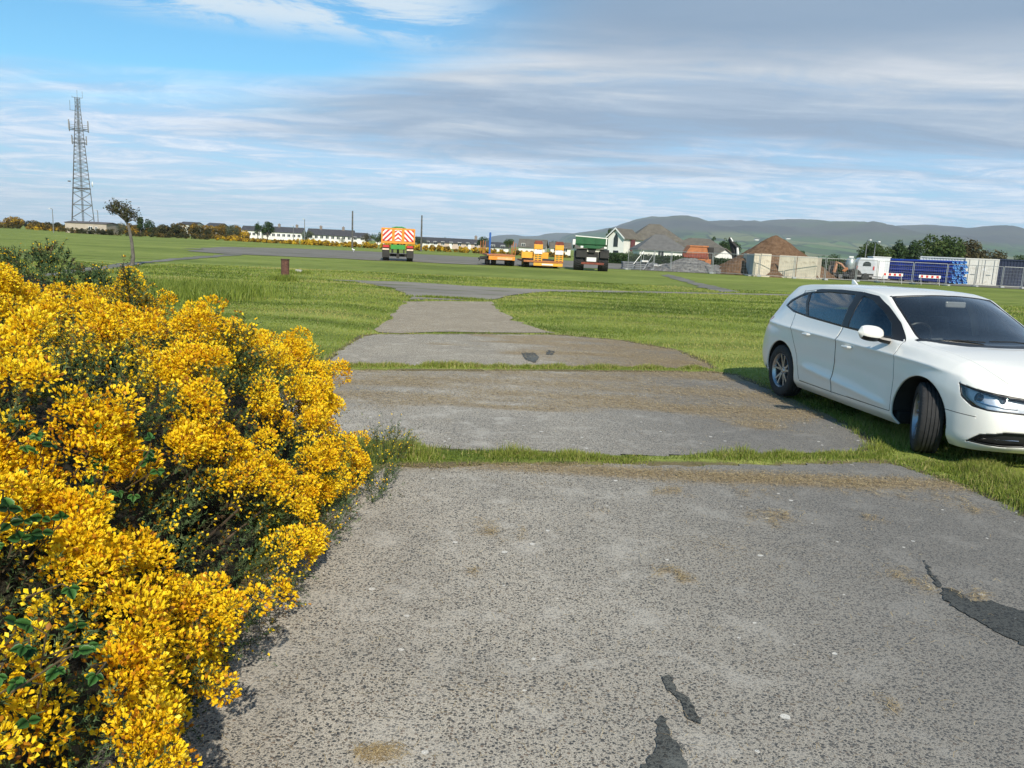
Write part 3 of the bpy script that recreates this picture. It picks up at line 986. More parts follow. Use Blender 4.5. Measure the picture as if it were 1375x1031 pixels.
c0 = (-2.2, 3.4, 0)
E1s = shiftE(E1, c0)
core_mesh('occluder_core', shiftE(E0, c0), .30, M_OCCLUDER, gb)
ns, nf = gorse(gb, E1s, 76000, .22, rg, face=(2.2, -3.4, 1.7), nheads=600, head_r=.078, needles=26, seed=3, nflow=10, fsize=(.012, .019))
print('gorse shoots', ns, 'flowers', nf)
# woody stems showing low down and inside
mb = MB()
rs = random.Random(5)
for i in range(70):
    a = rs.uniform(0, 2 * PI)
    bx_, by_ = rs.uniform(-.6, .9), rs.uniform(-2.2, 2.4)
    pts = [(bx_ * .6, by_ * .8, 0)]
    q = Vector(pts[0]); dd = Vector((rs.uniform(.1, .9), rs.uniform(-.5, .5), rs.uniform(.5, 1.0))).normalized()
    for s_ in range(4):
        q = q + dd * rs.uniform(.18, .3); dd = (dd + Vector((rs.uniform(-.3, .3), rs.uniform(-.3, .3), rs.uniform(-.1, .3)))).normalized()
        pts.append(tuple(q))
    mb.tube(pts, [.012, .010, .008, .006, .004], 5)
mb.build('stem', M_BARK, gb, smooth=True)
# the tall plume standing clear of the bush top
pl = P(170, 356, 4.9)
c1 = (pl.x, 4.9, 0)
sp = empty('gorse_bush', c1, 0, 'upright pointed gorse plume tipped with yellow, standing above the big bush', 'gorse bush')
rg2 = np.random.default_rng(23)
Ep = [(0, 0, .55, .34, .34, .6), (.03, 0, 1.05, .17, .17, .30), (.0, 0, 1.28, .10, .10, .17), (-.09, .0, 1.12, .10, .1, .16), (.10, 0, .95, .13, .13, .2)]
gorse(sp, Ep, 3600, .40, rg2, face=(3, -5, 1.7), nheads=0, needles=30, seed=41, nflow=8)
q, hn_ = lump_surface([(.02, 0, 1.27, .085, .085, .17), (-.02, 0, 1.12, .12, .10, .12), (-.14, 0, 1.08, .05, .05, .08), (.12, 0, 1.0, .06, .06, .09)], 1500, rg2)
Vv, Ff = flowers(q, hn_ + np.array([0, 0, .4]), rg2.uniform(.011, .017, len(q)), rg2)
np_mesh('blossom', Vv, Ff, M_FLOWER, sp, rnd=np.repeat(np.clip(rg2.normal(.62, .2, len(q)), 0, 1), 9))
core_mesh('occluder_core', [Ep[0], Ep[1]], .12, M_OCCLUDER, sp)
# darker, mostly gone-over bush behind to the left
Ed = [(0, 0, .45, 1.5, 1.3, .95), (-1.1, .4, .5, 1.4, 1.2, 1.05), (.8, -.3, .25, .95, .9, .72), (1.5, -.2, .1, .6, .6, .45), (-2.6, .5, .5, 1.4, 1.2, 1.1)]
c2 = (-5.75, 8.6, 0)
db = empty('gorse_bush', c2, 0, 'darker green gorse bush with few flowers, behind the big yellow bush', 'gorse bush')
rg3 = np.random.default_rng(29)
Ed2 = add_sublumps(Ed, 60, (.14, .30), rg3, .45)
core_mesh('occluder_core', Ed, .26, M_OCCLUDER, db)
gorse(db, Ed2, 26000, .10, rg3, face=(5.7, -8.6, 1.7), nheads=0, needles=22, fsize=(.016, .024), seed=61, nflow=5, nl=(.02, .05), nw=.0055)
# low sprawling edge growth where the bush meets the path
el_ = [(-.90, 5.35, .03, .18, .30, .10), (-.86, 5.0, .03, .12, .25, .08), (-1.0, 4.3, .05, .16, .45, .14), (-.95, 5.9, .06, .25, .4, .18), (-1.05, 3.2, .05, .14, .6, .14), (-1.08, 2.2, .05, .12, .6, .12)]
gorse(gb, shiftE(el_, c0), 1700, -.05, rg3, nheads=0, needles=20, seed=71, nflow=5)

# ------------------------------------------------------------------ brambles growing through the gorse
M_BRAM = leafmat('bramble_leaf', [(0.02, 0.05, 0.014), (0.035, 0.10, 0.022), (0.06, 0.16, 0.035), (0.10, 0.22, 0.06)], 0.4, 0.2)
def leaf_fan(V, F, rn, base_, d, up_, size, val):
    """one toothed oval leaf with a folded midrib"""
    d = d.normalized(); s_ = d.cross(up_).normalized(); n_ = s_.cross(d)
    prof = [(0, 0), (.16, .26), (.34, .40), (.45, .36), (.58, .36), (.74, .24), (.86, .16), (1.0, 0)]
    b0 = len(V)
    for t, w_ in prof: V.append(base_ + d * (t * size) - n_ * (.16 * t * t * size))
    for sg in (1, -1):
        for t, w_ in prof[1:-1]: V.append(base_ + d * (t * size) + s_ * (sg * w_ * size) + n_ * (.12 * w_ * size - .16 * t * t * size))
    m = len(prof)
    for si in (0, 1):
        o_ = b0 + m + si * (m - 2)
        for i in range(m - 1):
            a_ = b0 + i; c_ = b0 + i + 1
            l0 = a_ if i == 0 else o_ + i - 1
            l1 = c_ if i == m - 2 else o_ + i
            if l0 == a_: F.append((a_, l1, c_))
            elif l1 == c_: F.append((a_, l0, c_))
            else: F += [(a_, l0, l1), (a_, l1, c_)]
    rn += [val] * (len(V) - b0)
def bramble(loc, n, spread, label, seed, size=(.05, .075)):
    rs = random.Random(seed)
    e = empty('bramble', loc, 0, label, 'bramble')
    V, F, rn = [], [], []
    st = MB()
    for i in range(n):
        q = Vector((rs.gauss(0, spread[0]), rs.gauss(0, spread[1]), rs.gauss(0, spread[2])))
        dr = Vector((rs.uniform(-.3, 1), rs.uniform(-1, .1), rs.uniform(-.1, .8))).normalized()
        st.tube([q - dr * .10 - Vector((.06, 0, .05)), q - dr * .04, q], [.0022, .0018, .0014], 4)
        val = min(1, max(0, rs.gauss(.5, .22)))
        side = dr.cross(Vector((0, 0, 1))).normalized()
        nrm = (Vector((.5, -.7, .8)) + Vector((rs.uniform(-.4, .4), rs.uniform(-.4, .4), 0))).normalized()
        for k, an in enumerate((0, 1.1, -1.1)):
            dd = dr * math.cos(an) + side * math.sin(an)
            dd = (dd - nrm * dd.dot(nrm) * .8).normalized()
            leaf_fan(V, F, rn, q, dd, nrm, rs.uniform(*size) * (1 if k == 0 else .8), min(1, max(0, val + rs.uniform(-.1, .1))))
    np_mesh('foliage', [tuple(v) for v in V], F, M_BRAM, e, rnd=rn)
    st.build('stem', pm('bramble_stem', (.10, .07, .035), .7), e, smooth=True)
bramble(P(12, 715, 1.72), 16, (.05, .07, .06), 'green bramble leaves in the gorse at the left edge, about halfway down', 1, (.022, .036))
bramble(P(25, 865, 1.35), 22, (.06, .07, .05), 'lowest clump of green bramble leaves at the left edge of the gorse', 2, (.018, .030))
bramble(P(155, 645, 2.42), 16, (.08, .08, .09), 'bramble sprig of small leaves growing up through the middle of the gorse', 3, (.022, .036))
bramble(P(38, 600, 2.2), 8, (.06, .06, .04), 'faint pale bramble leaves above the other clumps in the gorse', 4, (.02, .03))
# ------------------------------------------------------------------ white hatchback
def interp(xk, yk, x):
    """monotone-ish cubic through keys"""
    xk = np.asarray(xk, float); yk = np.asarray(yk, float); x = np.asarray(x, float)
    h = np.diff(xk); d = np.diff(yk) / h
    m = np.zeros(len(xk)); m[0], m[-1] = d[0], d[-1]
    for i in range(1, len(xk) - 1):
        m[i] = 0 if d[i - 1] * d[i] <= 0 else 2 / (1 / d[i - 1] + 1 / d[i]) if abs(d[i-1]*d[i]) > 1e-12 else 0
    i = np.clip(np.searchsorted(xk, x) - 1, 0, len(h) - 1)
    t = (x - xk[i]) / h[i]
    return ((2*t**3-3*t**2+1)*yk[i] + (t**3-2*t**2+t)*h[i]*m[i] + (-2*t**3+3*t**2)*yk[i+1] + (t**3-t**2)*h[i]*m[i+1])
# keys along the body, x = 0 at front axle, forward positive
XK = [-3.44, -3.25, -2.95, -2.60, -2.20, -1.50, -1.13, -.90, -.66, -.45, -.20, .10, .45, .65, .80]
LZ = [  # level heights
 [.27, .24, .20, .19, .18, .18, .18, .18, .18, .18, .18, .18, .175, .18, .19],
 [.36, .33, .30, .28, .27, .265, .265, .265, .265, .265, .265, .265, .255, .25, .25],
 [.50, .485, .465, .45, .435, .42, .41, .405, .40, .395, .39, .38, .37, .36, .36],
 [.63, .625, .62, .615, .61, .60, .595, .59, .58, .575, .565, .55, .52, .50, .485],
 [.765, .765, .76, .755, .75, .74, .735, .73, .725, .72, .71, .695, .655, .62, .585],
 [.905, .90, .895, .885, .875, .862, .855, .85, .845, .84, .832, .818, .775, .72, .665],
 [1.03, 1.03, 1.03, 1.015, .995, .965, .952, .945, .938, .93, .915, .888, .828, .765, .70],
 [1.17, 1.19, 1.205, 1.20, 1.19, 1.18, 1.155, 1.095, 1.02, .955, .935, .905, .845, .782, .715],
 [1.29, 1.33, 1.365, 1.385, 1.398, 1.398, 1.355, 1.235, 1.105, .985, .95, .922, .860, .80, .735]]
LY = [
 [.66, .74, .79, .80, .80, .80, .80, .80, .80, .80, .80, .80, .795, .76, .68],
 [.70, .80, .855, .87, .872, .872, .872, .872, .872, .872, .872, .87, .85, .80, .71],
 [.72, .825, .875, .887, .886, .884, .884, .884, .884, .884, .886, .885, .864, .81, .72],
 [.72, .83, .882, .893, .882, .874, .873, .873, .875, .880, .888, .892, .868, .815, .72],
 [.715, .82, .876, .890, .884, .878, .877, .877, .878, .881, .886, .888, .862, .805, .71],
 [.69, .785, .845, .868, .872, .872, .871, .871, .871, .869, .866, .858, .83, .77, .68],
 [.64, .715, .770, .798, .813, .822, .823, .822, .818, .812, .800, .785, .75, .70, .625],
 [.585, .650, .690, .712, .728, .740, .738, .733, .745, .765, .755, .735, .70, .65, .58],
 [.52, .565, .585, .595, .600, .600, .590, .625, .665, .705, .700, .685, .65, .61, .545]]
XR = [-3.36, -3.42, -3.445, -3.43, -3.40, -3.37, -3.30, -3.21, -3.10]      # where each level ends at the rear corner
XF = [.66, .735, .75, .745, .725, .70, .665, .645, .625]                     # ... and at the front corner
BF = [.12, .125, .125, .125, .12, .11, .10, .09, .075]                          # nose bulge towards the centre
BR = [.05, .05, .05, .05, .05, .05, .06, .07, .06]
ZC_X = [-3.2, -3.0, -2.6, -2.2, -1.5, -1.2, -.97, -.60, -.45, -.25, -.15, .10, .45, .62, .75]
ZC_Z = [1.325, 1.365, 1.40, 1.42, 1.427, 1.417, 1.378, 1.195, 1.118, 1.012, .975, .952, .892, .845, .79]
def zc(x): return interp(ZC_X, ZC_Z, np.clip(x, -3.2, .75))
def xmap(x, k):
    """squeeze the key range onto the level's own rear and front end"""
    x = np.asarray(x, float)
    lo, hi = -2.6, .30
    xr = np.where(x < lo, lo + (x - lo) * (XR[k] - lo) / (-3.44 - lo), x)
    return np.where(x > hi, hi + (x - hi) * (XF[k] - hi) / (.80 - hi), xr)
NU = 150
us = np.concatenate([np.linspace(-3.44, -3.0, 24, endpoint=False), np.linspace(-3.0, -.4, 120, endpoint=False), np.linspace(-.4, .2, 36, endpoint=False), np.linspace(.2, .80, 50)])
NE = 34                                     # samples round the end to the centre line
def level_curve(k):
    z = interp(XK, LZ[k], us); y = interp(XK, LY[k], us); x = xmap(us, k)
    a = np.array(us)
    yr = y[0] * (1 - np.linspace(0, 1, NE + 1)[1:]) ; yf = y[-1] * (1 - np.linspace(0, 1, NE + 1)[1:])
    xr = x[0] - BR[k] * (1 - (yr / y[0]) ** 2); xf = x[-1] + BF[k] * (1 - (yf / y[-1]) ** 2)
    # round the corner itself
    zr = np.full(NE, z[0]); zf = np.full(NE, z[-1])
    if k == 8:
        zr = z[0] + (zc(x[0]) - z[0]) * (1 - (yr / y[0]) ** 2); zf = z[-1] + (zc(.72) - z[-1]) * (1 - (yf / y[-1]) ** 2)
    if k == 7:
        zf = z[-1] + .6 * (zc(.72) - interp(XK, LZ[8], np.array([.8]))[0]) * (1 - (yf / y[-1]) ** 2)
    ar = us[0] - (y[0] - yr); af = us[-1] + (y[-1] - yf)
    return np.column_stack([np.concatenate([xr[::-1], x, xf]), np.concatenate([yr[::-1], y, yf]), np.concatenate([zr[::-1], z, zf]), np.concatenate([ar[::-1], a, af])])
LC = np.stack([level_curve(k) for k in range(9)])          # 9 x N x 4
def smooth_corner(A):
    B = A.copy()
    n = A.shape[1]
    for _ in range(26):
        B[:, 1:-1, :2] = .5 * B[:, 1:-1, :2] + .25 * (B[:, :-2, :2] + B[:, 2:, :2])
    wgt = np.zeros(n)
    ir, jf = NE, n - NE - 1
    wgt[max(0, ir - 22):ir + 22] = 1; wgt[jf - 14:jf + 14] = 1
    wgt = np.convolve(wgt, np.ones(7) / 7, 'same')[None, :, None]
    A[:, :, :2] = A[:, :, :2] * (1 - wgt) + B[:, :, :2] * wgt
    return A
LC = smooth_corner(LC)
def cr_rows(A, sub):
    """Catmull-Rom between levels; corners kept soft but crease at shoulder"""
    out = []
    n = len(A)
    for i in range(n - 1):
        p0, p1, p2, p3 = A[max(i - 1, 0)], A[i], A[i + 1], A[min(i + 2, n - 1)]
        if i == 5: p0 = p1 - (p2 - p1) * .35 - (p1 - p0) * .2     # shoulder line reads as an edge
        for s in range(sub):
            t = s / sub
            out.append(.5 * ((2 * p1) + (-p0 + p2) * t + (2 * p0 - 5 * p1 + 4 * p2 - p3) * t * t + (-p0 + 3 * p1 - 3 * p2 + p3) * t ** 3))
    out.append(A[-1])
    return np.stack(out)
WR = cr_rows(LC, 9)
_x, _z, _a = WR[:, :, 0], WR[:, :, 2], WR[:, :, 3]
_ls = interp([-2.3, -.4], [.475, .335], _x)
_wt = sstep(_x, -2.25, -1.9) * (1 - sstep(_x, -.55, -.40))
WR[:, :, 1] += .022 * np.exp(-np.abs(_z - _ls) / .035) * _wt
_sh = interp(XK, LZ[5], np.clip(_a, -3.44, .8)) - .012
_wt = sstep(_x, -3.4, -3.0) * (1 - sstep(_x, .1, .45))
WR[:, :, 1] += .017 * np.exp(-np.abs(_z - _sh) / .020) * _wt * (WR[:, :, 1] > .6)
class Surf:
    def __init__(s, V, F): s.V = [tuple(v) for v in V]; s.F = [tuple(f) for f in F]
    def cut(s, fn, region=None):
        A = np.array(s.V)
        ph = fn(A)
        ph = np.where(np.abs(ph) < 1e-6, 1e-6, ph)
        cache, out = {}, []
        for f in s.F:
            p = [ph[i] for i in f]
            if region is not None and not region(A[list(f)].mean(0)):
                out.append(f); continue
            if min(p) > 0 or max(p) < 0:
                out.append(f); continue
            pos, neg = [], []
            for a in range(len(f)):
                i, j = f[a], f[(a + 1) % len(f)]
                (pos if ph[i] > 0 else neg).append(i)
                if ph[i] * ph[j] < 0:
                    key = (min(i, j), max(i, j))
                    if key not in cache:
                        t = ph[i] / (ph[i] - ph[j])
                        cache[key] = len(s.V)
                        s.V.append(tuple(A[i] + (A[j] - A[i]) * t))
                    pos.append(cache[key]); neg.append(cache[key])
            if len(pos) > 2: out.append(tuple(pos))
            if len(neg) > 2: out.append(tuple(neg))
        s.F = out
    def cent(s):
        A = np.array(s.V)
        return np.array([A[list(f)].mean(0) for f in s.F])
def grid_faces(nr, nc):
    i = np.arange(nr * nc).reshape(nr, nc)
    return np.stack([i[:-1, :-1], i[:-1, 1:], i[1:, 1:], i[1:, :-1]], -1).reshape(-1, 4)
wrap = Surf(WR.reshape(-1, 4), grid_faces(*WR.shape[:2]))
# cap: between the two level-8 sides
L8 = WR[-1]
ir, jf = NE, len(L8) - NE - 1
side = L8[ir:jf + 1]
NB = 26
rows = []
rear_edge, front_edge = L8[:ir + 1], L8[jf:]               # centre->corner, corner->centre
rl = np.linspace(0, 1, NB)
def resamp(E, f):                                           # along y fraction 0 (centre) .. 1 (corner)
    yy = E[:, 1] / max(E[:, 1].max(), 1e-6)
    o = np.argsort(yy)
    return np.column_stack([np.interp(f, yy[o], E[o, c]) for c in range(3)])
RE, FE = resamp(rear_edge, rl), resamp(front_edge, rl)
ns_ = len(side)
sx = side[:, 0]
capV = np.zeros((ns_, NB, 4))
tt = (sx - sx[0]) / (sx[-1] - sx[0])
for j in range(NB):
    # centre-line x spread blends with edge x spread
    xe0, xe1 = RE[j, 0], FE[j, 0]
    x = xe0 + (xe1 - xe0) * tt
    # keep side stations: add side deviation weight
    capV[:, j, 0] = x
    capV[:, j, 1] = side[:, 1] * rl[j]
    r = rl[j]
    zcen = zc(x)
    z = side[:, 2] + (zcen - side[:, 2]) * (1 - r ** 2.2)
    # blend to the exact edges
    wr = np.clip(1 - np.arange(ns_) / 5, 0, 1); wf = wr[::-1]
    z = z * (1 - wr) + RE[j, 2] * wr
    z = z * (1 - wf) + FE[j, 2] * wf
    capV[:, j, 2] = z
    capV[:, j, 3] = x
capV[:, -1, :3] = side[:, :3]
cap = Surf(capV.reshape(-1, 4), grid_faces(ns_, NB))

def P2(poly, ix, iy):
    return lambda A: sdf_poly(A[:, ix], A[:, iy], poly)
is_side = lambda c: c[3] > -3.44 and c[3] < .80
# outlines in (x, z) on the flank
DLO = [(-.48, .955), (-.95, .966), (-1.5, .985), (-2.2, 1.015), (-2.62, 1.045), (-2.93, 1.105), (-2.86, 1.18), (-2.62, 1.285), (-2.30, 1.330), (-1.9, 1.348), (-1.5, 1.348), (-1.22, 1.322), (-1.00, 1.232), (-.72, 1.09)]
def inset(poly, d):
    c = Vector((sum(p[0] for p in poly) / len(poly), sum(p[1] for p in poly) / len(poly)))
    out = []
    n = len(poly)
    for i in range(n):
        a, b, e = Vector(poly[i - 1]), Vector(poly[i]), Vector(poly[(i + 1) % n])
        n1 = Vector((-(b - a).y, (b - a).x)).normalized(); n2 = Vector((-(e - b).y, (e - b).x)).normalized()
        m = (n1 + n2).normalized()
        if m.dot(c - b) < 0: m = -m
        out.append(tuple(b + m * d / max(.35, abs(m.dot(n1)))))
    return out
WF = [(-.66, .980), (-1.38, 1.002), (-1.395, 1.15), (-1.42, 1.325), (-1.27, 1.305), (-1.03, 1.222), (-.80, 1.100)]
WRr = [(-1.50, 1.006), (-2.24, 1.040), (-2.38, 1.18), (-2.46, 1.29), (-2.1, 1.322), (-1.56, 1.328), (-1.525, 1.15)]
WQ = [(-2.30, 1.042), (-2.60, 1.065), (-2.87, 1.112), (-2.80, 1.17), (-2.66, 1.235), (-2.52, 1.278), (-2.44, 1.17)]
ARCH_F = lambda A: np.hypot(A[:, 0] - 0.0, (A[:, 2] - .325)) - .375
ARCH_R = lambda A: np.hypot(A[:, 0] + 2.637, (A[:, 2] - .325)) - .368
DOORF = [(-.395, .30), (-.40, .62), (-.44, .86), (-.455, .95), (-.70, 1.112), (-.98, 1.252), (-1.20, 1.340), (-1.47, 1.364), (-1.455, .95), (-1.44, .55), (-1.43, .285)]
DOORR = [(-1.436, .285), (-1.446, .55), (-1.461, .95), (-1.476, 1.364), (-1.9, 1.364), (-2.30, 1.346), (-2.64, 1.300), (-2.60, 1.12), (-2.50, .93), (-2.36, .74), (-2.235, .55), (-2.18, .40), (-2.14, .285)]
# headlamp in (unrolled length, z)
HL = [(.46, .722), (.60, .700), (.80, .672), (1.05, .645), (1.14, .60), (1.13, .538), (1.02, .522), (.86, .530), (.74, .532), (.62, .550), (.51, .615)]
INT = [(.60, .255), (.70, .335), (.88, .378), (1.10, .378), (1.10, .265), (.86, .248)]
GRILLE = [(1.16, .70), (1.65, .70), (1.65, .255), (1.27, .255), (1.13, .38)]
TAIL = [(-3.13, .935), (-3.35, .965), (-3.70, .965), (-3.72, .84), (-3.42, .80), (-3.25, .83)]
RGL = [(-3.52, 1.02), (-3.98, 1.02), (-3.98, 1.29), (-3.56, 1.28)]
hl_r = lambda c: c[3] > .25
re_r = lambda c: c[3] < -2.95
for fn in (ARCH_F, ARCH_R): wrap.cut(fn, is_side)
for q in (DLO, WF, WRr, WQ): wrap.cut(P2(q, 0, 2), lambda c: is_side(c) and c[2] > .85)
for q in (DOORF, DOORR):
    for dd in (-.003, .003):
        wrap.cut(lambda A, q=q, dd=dd: P2(q, 0, 2)(A) + dd, is_side)
for q, dd in ((HL, 0), (HL, .014), (INT, 0), (INT, .012), (GRILLE, 0), (GRILLE, .02)):
    wrap.cut(lambda A, q=q, dd=dd: P2(q, 3, 2)(A) + dd, hl_r)
for q, dd in ((TAIL, 0), (RGL, 0), (RGL, .02)):
    wrap.cut(lambda A, q=q, dd=dd: P2(q, 3, 2)(A) + dd, re_r)
# bumper seam: from the arch to the headlamp; washer cover
seam = lambda A: A[:, 2] - (.478 - .02 * (A[:, 3] - .3))
for dd in (-.003, .003):
    wrap.cut(lambda A, dd=dd: seam(A) + dd, lambda c: .30 < c[3] < .66)
WASH = [(.90, .445), (1.03, .443), (1.035, .49), (.905, .493)]
# bonnet shut line just below level 8 and fuel flap
C = wrap.cent()
sideC = (C[:, 3] > -3.44) & (C[:, 3] < .80)
def S(q, ix=0): return sdf_poly(C[:, ix], C[:, 2], q)
cls = np.zeros(len(C), int)      # 0 body
dF, dR = S(DOORF), S(DOORR)
lower = S(DLO) > 0
cls[sideC & (dF < -.003) & lower] = 1
cls[sideC & (dR < -.003) & lower] = 2
cls[sideC & (np.abs(dF) < .003) & lower] = 3
cls[sideC & (np.abs(dR) < .003) & lower] = 3
cls[sideC & ((S(DLO) < 0) | (((dF < .001) | (dR < .001)) & ((C[:, 2] > 1.10) | ((C[:, 0] > -.95) & (C[:, 2] > .975))) & (S(DLO) < .045) & (C[:, 0] > -2.4))) & (C[:, 2] > .9)] = 4
for q in (WF, WRr, WQ): cls[sideC & (S(q) < 0)] = 5
rmv = sideC & ((ARCH_F(C) < 0) | (ARCH_R(C) < 0))
fr = C[:, 3] > .25
cls[fr & (S(HL, 3) < 0)] = 6
cls[fr & (S(HL, 3) < -.014)] = 7
cls[fr & (S(INT, 3) < 0)] = 8
cls[fr & (S(INT, 3) < -.012)] = 9
cls[fr & (S(GRILLE, 3) < 0)] = 8
cls[fr & (S(GRILLE, 3) < -.02)] = 9
sm_ = np.abs(C[:, 2] - (.478 - .02 * (C[:, 3] - .3))) < .003
cls[sm_ & (C[:, 3] > .30) & (C[:, 3] < .66) & (cls == 0)] = 3
wq = S(WASH, 3)
rr_ = C[:, 3] < -2.95
cls[rr_ & (S(TAIL, 3) < 0)] = 10
cls[rr_ & (S(RGL, 3) < 0)] = 4
cls[rr_ & (S(RGL, 3) < -.02)] = 5
cls[rmv] = -1
# cap classes: windscreen
WS = [(-.13, -.05), (-.14, .15), (-.18, .38), (-.28, .56), (-.39, .668), (-.66, .632), (-.92, .590), (-1.085, .560), (-1.055, .45), (-1.01, .25), (-.99, 0), (-.99, -.05)]
cap.cut(P2(WS, 0, 1)); cap.cut(lambda A: P2(WS, 0, 1)(A) + .022)
hb = lambda A: A[:, 0] - np.interp(A[:, 1], [0, .15, .38, .56, .668, .9], [-.06, -.07, -.12, -.23, -.36, -.5])
for dd in (-.004, .004): cap.cut(lambda A, dd=dd: hb(A) + dd, lambda c: -.6 < c[0] < .2)
CC = cap.cent()
dW = sdf_poly(CC[:, 0], CC[:, 1], WS)
ccl = np.zeros(len(CC), int)
HB = hb(CC)
ccl[(HB > .004)] = 20            # bonnet
ccl[(np.abs(HB) < .004) & (CC[:, 0] > -.6)] = 3
ccl[(HB < -.004) & (dW > 0) & (CC[:, 0] > -.42) & (CC[:, 1] < .70)] = 4   # cowl
ccl[(dW < 0)] = 4
ccl[(dW < -.022)] = 21

M_PAINT = pm('white_car_paint', (.82, .80, .745), .30, .012, 1.2, coat=.8)
M_BLACK = pm('black_trim', (.012, .012, .013), .35, .1, 6.0)
M_GAP = pm('panel_gap', (.02, .02, .02), .8, .1, 6.0)
M_TYRE = pm('tyre_rubber', (.020, .020, .021), .78, .35, 14.0, bmp=.25)
M_ALLOY = pm('alloy_wheel', (.42, .42, .44), .32, .1, 9.0, metal=.85)
M_CHROME = pm('bright_metal', (.75, .75, .77), .14, .05, 5.0, metal=1.0)
M_CABIN = pm('dark_cabin_cloth', (.045, .046, .05), .8, .3, 12.0)
def glass_mat(name, tint, alpha, rough=.02):
    m, n, out = new_mat(name)
    g = n.add('ShaderNodeBsdfGlossy'); n.put(g.inputs[0], (1, 1, 1, 1)); n.put(g.inputs['Roughness'], rough)
    t = n.add('ShaderNodeBsdfTransparent'); n.put(t.inputs[0], tint)
    lw = n.add('ShaderNodeFresnel'); lw.inputs[0].default_value = 1.5
    d = n.add('ShaderNodeBsdfDiffuse'); n.put(d.inputs[0], (.012, .016, .018, 1))
    mx0 = n.add('ShaderNodeMixShader'); mx0.inputs[0].default_value = alpha
    n.l.new(t.outputs[0], mx0.inputs[1]); n.l.new(d.outputs[0], mx0.inputs[2])
    mx = n.add('ShaderNodeMixShader'); n.l.new(n.math('MULTIPLY', lw.outputs[0], 2.0, clamp=True), mx.inputs[0])
    n.l.new(mx0.outputs[0], mx.inputs[1]); n.l.new(g.outputs[0], mx.inputs[2])
    n.l.new(mx.outputs[0], out.inputs[0])
    return m
M_GLASS = glass_mat('car_glass', (.88, .93, .91, 1), .02)
M_LENS = glass_mat('headlamp_lens', (.93, .95, .97, 1), .02)
M_RED = pm('red_lens', (.35, .01, .012), .15, .1, 5.0, coat=.5)

car = empty('parked_car', (0, 0, 0), 0, 'white five-door hatchback parked on the grass beside the path, front wheels turned', 'car')
ACC = {}
def emit(surf, classes, skip=()):
    A = np.array(surf.V)[:, :3]
    for f, c in zip(surf.F, classes):
        if c < 0: continue
        for sgn in (1, -1):
            ACC.setdefault((c, sgn), []).append((A[list(f)] * np.array([1, sgn, 1]), sgn, surf is cap))
emit(wrap, cls); emit(cap, ccl)
def patch(name, keys, mats, solid=.0, parent=None, merge=True, off=0.0, fm=None):
    me = bpy.data.meshes.new(name)
    V, F, MI = [], [], []
    for k in keys:
        for pts, sgn, iscap in ACC.get(k, []):
            b = len(V)
            V += [tuple(p) for p in pts]
            idx_ = list(range(b, b + len(pts)))
            # outward orientation
            if sgn == 1: idx_.reverse()
            F.append(idx_); MI.append((fm or {}).get(k[0], 0))
    me.from_pydata(V, [], F)
    me.polygons.foreach_set('material_index', MI)
    for m in mats: me.materials.append(m)
    bm = bmesh.new(); bm.from_mesh(me)
    bmesh.ops.remove_doubles(bm, verts=bm.verts, dist=2e-4)
    bmesh.ops.dissolve_degenerate(bm, edges=bm.edges, dist=1e-4)
    # centroid test for outwards
    c0_ = Vector((-1.3, 0, .6))
    s_ = sum(f.normal.dot(f.calc_center_median() - c0_) * f.calc_area() for f in bm.faces)
    if s_ < 0: bmesh.ops.reverse_faces(bm, faces=bm.faces)
    if off:
        bm.normal_update()
        for v in bm.verts: v.co += v.normal * off
    bm.to_mesh(me); bm.free()
    me.polygons.foreach_set('use_smooth', [True] * len(me.polygons))
    o = link(bpy.data.objects.new(name, me), parent or car)
    if solid:
        s = o.modifiers.new('thick', 'SOLIDIFY'); s.thickness = solid; s.offset = -1
        s.material_offset = len(mats) - 1; s.material_offset_rim = 0
    return o
both = lambda *c: [(k, s) for k in c for s in (1, -1)]
body = patch('body', both(0, 3, 4), [M_PAINT, M_GAP, M_BLACK, M_CABIN], .018, fm={0: 0, 3: 1, 4: 2})
body.modifiers['thick'].material_offset = 3
patch('bonnet', both(20), [M_PAINT, M_CABIN], .012)
for s in (-1, 1):
    for k, hx, hz in ((1, -1.22, .80), (2, -2.06, .835)):
        dr = patch('door', [(k, s)], [M_PAINT, M_CABIN], .018)
        hb_ = MB()
        yb = .876
        pts = [(hx - .085, s * (yb + .004), hz - .004), (hx - .06, s * (yb + .028), hz), (hx + .05, s * (yb + .030), hz + .003), (hx + .085, s * (yb + .004), hz + .004)]
        hb_.tube(pts, [.012, .015, .015, .012], 8)
        hb_.build('handle', M_PAINT, dr, smooth=True)
for s in (-1, 1):
    for xr_ in ((-1.45, 0), (-2.42, -1.45), (-3.1, -2.36)):
        pass
for s in (-1, 1):
    allp = ACC[(5, s)]
    for wi, (a0, a1) in enumerate(((-1.44, 9), (-2.42, -1.44), (-3.05, -2.42), (-9, -3.05))):
        sub = []
        for it_ in allp:
            c_ = it_[0].mean(0)
            xx = c_[0] + (.22 * (c_[2] - 1.04) if -2.6 < c_[0] < -2.15 else 0) + (.08 if -2.6 < c_[0] < -2.15 else 0)
            if a0 < xx <= a1: sub.append(it_)
        if wi == 3 and s == -1:
            continue
        if wi == 3: sub = sub + [t_ for t_ in ACC[(5, -1)] if t_[0].mean(0)[0] < -3.05]
        ACC[(50 + wi, s)] = sub
        if sub: patch('rear_window' if wi == 3 else 'side_window', [(50 + wi, s)], [M_GLASS], off=-.004)
patch('windscreen', both(21), [M_GLASS], off=-.003)
